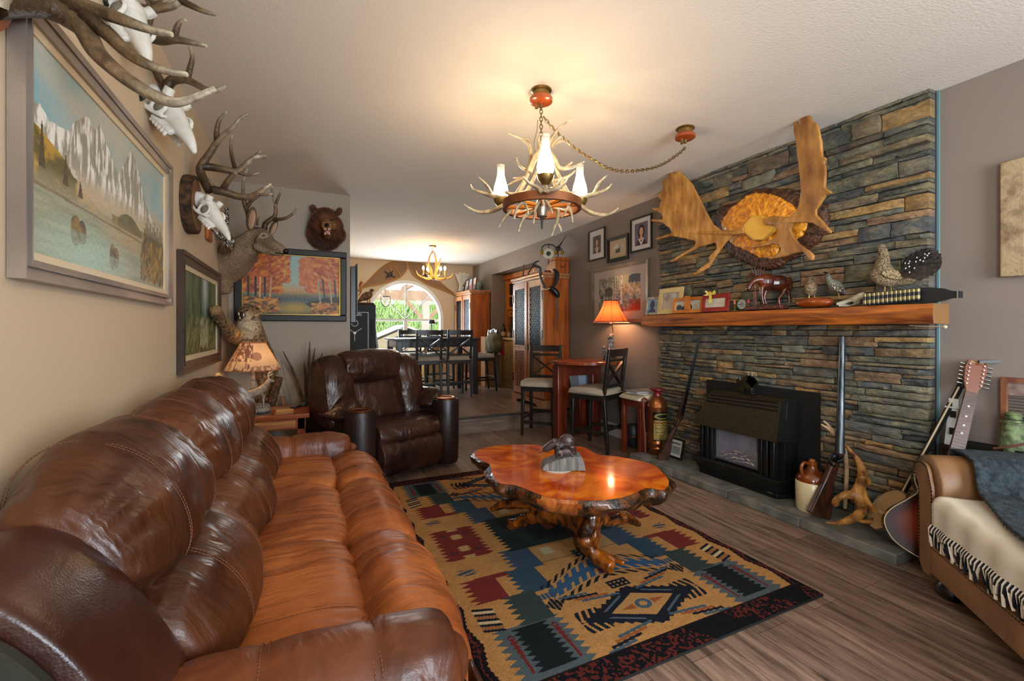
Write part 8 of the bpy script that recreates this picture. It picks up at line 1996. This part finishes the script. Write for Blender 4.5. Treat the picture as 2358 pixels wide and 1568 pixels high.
t = thing('wooden_crate', 'small orange wooden chest with an iron ring handle on top of the near armoire', 'chest', (3.13, 5.20, AT)); part('chest_body', MB().box(-.11, .10, -.12, .12, 0, .17), W_arm, t, bevel=.004); part('chest_lid', MB().box(-.113, .103, -.123, .123, .172, .215), W_arm, t, bevel=.006); part('ring_handle', MB().tube([(.0+.03*math.cos(R(q)), -.126, .11+.03*math.sin(R(q))) for q in range(180, 361, 20)], .004, 6), m_iron, t)
t = thing('glass_jars', 'cluster of clear glass tumblers behind the pipe lamp on the near armoire', 'glasses', (2.99, 5.50, AT))
for k, (x, y) in enumerate(((0, 0), (.07, .04), (.02, .12), (.08, .15))): part('tumbler', MB().lathe([(.0, .002), (.028, .002), (.034, .11), (.031, .11), (.026, .01), (0, .01)], (x, y, 0), 16), m_clear, t)
t = thing('twisted_branch', 'forked grey branch and small carved figure lying on the near armoire top', 'branch', (2.92, 5.75, AT))
mb = MB(); zA.tube(mb, [(560, 600, 6.35), (600, 520, 6.3), (650, 430, 6.2), (720, 400, 6.15)], [10, 12, 14, 10], 6.3, 8, 3); part('branch', mb, mat('grey_branch', '#4a4038', .7), t, world=True)
mb = MB(); zA.tube(mb, [(488, 625), (490, 530), (500, 450)], [16, 12, 8], 6.45, 8, 2); part('figure', mb, mat('pale_carving', '#6a4a30', .7), t, world=True)
t = thing('spread_wing_bird', 'small dark bird with a raised wing behind the chest on the near armoire', 'bird mount', (3.12, 5.36, AT))
mb = MB(); zA.tube(mb, [(985, 200), (1040, 160), (1080, 100), (1120, 40), (1155, -5)], [26, 26, 16, 9, 3], 6.05, 8, 3, flat=.5); zA.ell(mb, 1010, 215, 6.05, 50, 40, 30, 20); zA.tube(mb, [(1010, 240), (1015, 380), (1015, 560)], [8, 8, 10], 6.05, 8, 2)
part('bird', mb, mat('dark_feather', '#2c2018', .7, col2='#5a4430', scale=20), t, world=True)
t = thing('hanging_gear', 'dark hanging cluster of straps, knife sheath and feather on the near armoire side', 'hanging gear', tuple(zA(900, 700, 5.84)))
TG_ = 5.79
mb = MB(); zA.tube(mb, [(640, 460), (700, 480), (750, 510), (740, 580), (755, 660), (790, 740), (830, 800)], [14, 22, 16, 20, 18, 22, 16], TG_, 8, 3); part('strap', mb, mat('olive_strap', '#4a4430', .5, col2='#20242a', scale=14), t, world=True)
mb = MB(); zA.tube(mb, [(940, 520), (1000, 580), (990, 680), (960, 760), (900, 810)], [14, 34, 30, 20, 16], TG_, 8, 3); part('dark_harness', mb, mat('black_harness', '#17161a', .5), t, world=True)
mb = MB(); zA.tube(mb, [(900, 800), (960, 850), (1000, 900), (1010, 950)], [30, 50, 42, 20], TG_, 10, 3); part('sheath', mb, mat('black_sheath', '#0f0e10', .4), t, world=True)
mb = MB(); zA.tube(mb, [(780, 820), (840, 825), (900, 805)], [18, 14, 12], TG_, 8, 2, flat=.6); part('bone_handle', mb, A_lt, t, world=True)
mb = MB(); zA.tube(mb, [(990, 950), (995, 1060), (1010, 1140), (985, 1250), (985, 1350), (1005, 1470)], [10, 9, 11, 9, 8, 2], TG_, 6, 4); part('twisted_cord', mb, m_black, t, world=True)
t = thing('window_lamp', 'small black table lamp on a stand in front of the dining window', 'lamp', (2.28, 8.6, DF)); part('stand', MB().box(-.18, .18, -.12, .12, 0, .88), W_pine, t); part('lamp_base', MB().lathe([(0, .88), (.05, .88), (.05, .90), (.01, .905), (.01, 1.18), (0, 1.18)], n=16), m_black, t); part('lamp_shade', MB().lathe([(.075, 1.16), (.055, 1.24), (0, 1.24)], n=20), m_black, t)

# ================================================================ outside the arched window
struct('ground_outside', MB().box(-8, 14, FY+T, 24, -.3, -.2), mat('patio_concrete', '#a09a90', .9))
hp = []; rs_ = random.Random(12)
e = MB(); e.box(-3, 9, 15.0, 16.2, -.2, 2.1)
h = thing('cedar_hedge', 'tall bright green cedar hedge beyond the patio seen through the arched window', 'hedge', (2.5, 15.5, -.2))
ho = part('hedge_core', e, mat('hedge_core_green', '#5a7a38', .9), h, world=True)
e = MB()
for i in range(17000):
    x, z_ = rs_.uniform(-2.5, 8), rs_.uniform(0, 2.45+.15*math.sin(i)); y = 14.95-rs_.uniform(0, .3); L_ = rs_.uniform(.10, .22); w_ = .018
    d = Vector((rs_.uniform(-.3, .3), -.25, 1)).normalized()*L_; s_ = Vector((w_, rs_.uniform(-.02, .02), 0)); p = Vector((x, y, z_-.2)); e.v += [tuple(p-s_), tuple(p+s_), tuple(p+d)]; n_ = len(e.v); e.f.append([n_-3, n_-2, n_-1]); e.m.append(0)
fo_ = part('hedge_foliage', e, mat('hedge_leaf', '#86a45a', .8, col2='#a8c478', scale=3), h, world=True, fixn=False); fo_['kind'] = 'stuff'
W_per = mat('pergola_timber', '#b08a6a', .8, col2='#c4a284', scale=5)
t = thing('pergola', 'timber pergola with corrugated clear roof over the patio outside the window', 'pergola', (2.2, 11.5, -.2))
part('front_beam', MB().box(-.5, 5.5, 12.2, 12.32, 2.05, 2.32), W_per, t, world=True); part('near_beam', MB().box(-.5, 5.5, 9.3, 9.4, 2.35, 2.5), W_per, t, world=True)
for x in (.6, 1.6, 2.5, 3.4): part('rafter', MB().bar((x, 9.2, 2.52), (x, 12.6, 2.36), .08, .14), W_per, t, world=True)
mb = MB(); nn_ = 90
for k in range(nn_+1): x = -.5+6*k/nn_; z_ = .012*math.sin(k*PI/1.5); mb.v += [(x, 9.15, 2.62+z_), (x, 12.7, 2.46+z_)]
mb.f = [[2*k, 2*k+1, 2*k+3, 2*k+2] for k in range(nn_)]; mb.m = [0]*nn_; part('corrugated_roof', mb, shade_mat('milky_polycarbonate', '#c8ccd0', .6), t, world=True, fixn=False)
p = onY(980, 700, 12.26); part('post', MB().box(p.x-.09, p.x+.09, 12.18, 12.34, -.2, 2.05), mat('cream_post', '#c8b8a8', .7), t, world=True)
for s_ in (-1, 1): part('knee_brace', MB().bar((p.x, 12.26, 1.45), (p.x+s_*.55, 12.26, 2.05), .09, .09), W_per, t, world=True)
t = thing('hanging_lantern', 'glass garden lantern hanging from the pergola at the left of the window', 'lantern', tuple(at(888, 690, 9.6)))
c = at(888, 692, 9.8); part('lantern_frame', MB().tube([c+Vector((math.cos(2*PI*k/16)*.10, math.sin(2*PI*k/16)*.10, .09)) for k in range(17)], .008, 5).tube([c+Vector((-.10, 0, .09)), c+Vector((-.09, 0, -.06)), c+Vector((0, 0, -.14)), c+Vector((.09, 0, -.06)), c+Vector((.10, 0, .09))], .008, 5, sm=4).tube([c+Vector((0, 0, .10)), Vector((c.x, c.y, 2.44))], .005, 5), m_black, t, world=True)
part('lantern_glass', MB().lathe([(.085, .08), (.08, -.05), (.04, -.11), (0, -.12)], tuple(c), 16, cap=False), m_clear, t, world=True)
t = thing('garden_shed', 'low cream gabled shed roof just outside the dining window', 'shed', (1.6, 11.4, -.2))
a, b, c = onY(868, 778, 11), onY(930, 752, 11), onY(1000, 775, 11)
part('gable_wall', MB().slab([(a.x, 11, -.2), tuple(a-Vector((0, 0, .06))), tuple(b-Vector((0, 0, .06))), tuple(c-Vector((0, 0, .06))), (c.x, 11, -.2)], (0, .9, 0)), mat('shed_cream', '#b0a080', .8), t, world=True)
for q, r_ in ((a, b), (b, c)): d = (r_-q).normalized(); part('roof_slope', MB().slab([q-d*.08*(q is a), r_+d*.08*(r_ is c), r_+d*.08*(r_ is c)+Vector((0, 0, .05)), q-d*.08*(q is a)+Vector((0, 0, .05))], (0, 1.0, 0)), mat('shed_roof', '#c8c4bc', .7) if 'shed_roof' not in bpy.data.materials else bpy.data.materials['shed_roof'], t, world=True)
part('shed_window', MB().slab([tuple(b+Vector((-.42, -.01, -.36))), tuple(b+Vector((0, -.01, -.16))), tuple(b+Vector((.42, -.01, -.36)))], (0, .005, 0)), mat('shed_window_dark', '#2c3440', .3), t, world=True)

# carving on the coffee table
t = thing('bear_carving', 'dark carved bear with cub on a weathered grey wood block on the coffee table', 'sculpture', (1.30, 2.20, CTZ+.001))
zT = Z(1060, 980, 4.1269); TB = 2.60
c = onZ(1296, 1086, CTZ); c.y += .06; t.location = (c.x, c.y, CTZ+.0012)
TB = c.x*SY+c.y*CY
part('doily', MB().lathe([(0, 0), (.085, 0), (.085, .002), (0, .002)], (c.x, c.y, CTZ+.0012), 32), mat('white_doily', '#c8bfb0', .8), t, world=True)
mb = MB(); B0 = CTZ+.0035
bp = [zT(x, y, TB) for x, y in ((772, 385), (800, 345), (880, 310), (960, 290), (1060, 265), (1140, 275), (1165, 330), (1178, 420), (1160, 440), (960, 440), (780, 410))]
for p in bp: p.z = max(p.z, B0)
mb.slab([p-FV*.055 for p in bp], FV*.12)
wb_ = organic('wood_block', mb, mat('weathered_grey_wood', '#5a5854', .8, col2='#86827a', scale=5, stretch=(10, 10, 1), bump=.8, bscale=30), t, world=True, voxel=.004, smooth=4, disp=lambda p, n_: .004*fn(p.x*50, p.y*50, p.z*8))
mb = MB()
zT.ell(mb, 1015, 155, TB, 78, 80, 55); zT.ell(mb, 955, 190, TB, 62, 55, 50); zT.tube(mb, [(930, 170), (880, 180), (830, 210), (785, 232)], [52, 44, 36, 20], TB, 12, 4)
zT.tube(mb, [(930, 200, TB-.03), (915, 250, TB-.035), (925, 290, TB-.03)], [34, 24, 22], TB, 10, 3); zT.tube(mb, [(960, 210, TB+.03), (955, 280, TB+.03)], [32, 22], TB, 10, 2); zT.tube(mb, [(1050, 200, TB), (1075, 260, TB), (1080, 300, TB)], [46, 30, 24], TB, 10, 3)
zT.ell(mb, 885, 135, TB-.015, 14, 14, 10); zT.ell(mb, 905, 130, TB+.02, 14, 14, 10); zT.tube(mb, [(780, 245), (735, 270)], [8, 5], TB, 6, 2)
organic('bear', mb, mat('dark_polished_bear', '#241a18', .3, col2='#4a3a36', scale=12, bump=.3), t, world=True, voxel=.0035, smooth=3, disp=lambda p, n_: .0015*fn(p.x*80, p.y*80, p.z*80))
mb = MB(); zT.ell(mb, 1005, 245, TB-.055, 52, 28, 24); zT.ell(mb, 945, 250, TB-.055, 26, 22, 20); zT.tube(mb, [(965, 260, TB-.055), (960, 300, TB-.055)], [14, 10], TB, 8, 1); zT.tube(mb, [(1040, 250, TB-.055), (1075, 300, TB-.055)], [16, 12], TB, 8, 1)
organic('cub', mb, mat('carved_cub', '#3a302e', .5, col2='#5c4e4a', scale=20), t, world=True, voxel=.0035, smooth=3)

# ================================================================ groups of look-alikes
GR = {'deer skull mount': 'deer skulls on the left wall', 'snowshoe': 'snowshoes around the arched window', 'bottle': 'bottles on the hutch counter', 'chair': 'cross back counter stools'}
for o in list(S.objects):
    if o.parent is not None or 'category' not in o: continue
    if o['category'] in GR: o['group'] = GR[o['category']]
    elif o['category'] == 'photo frame': o['group'] = 'photo frames on the far armoire' if o.location.y > 7 else ('photo frames on the mantel' if o.location.z < 1.5 else 'photo frames on the taupe wall')
    elif o['category'] == 'cabinet': o['group'] = 'wooden armoires with grille doors'
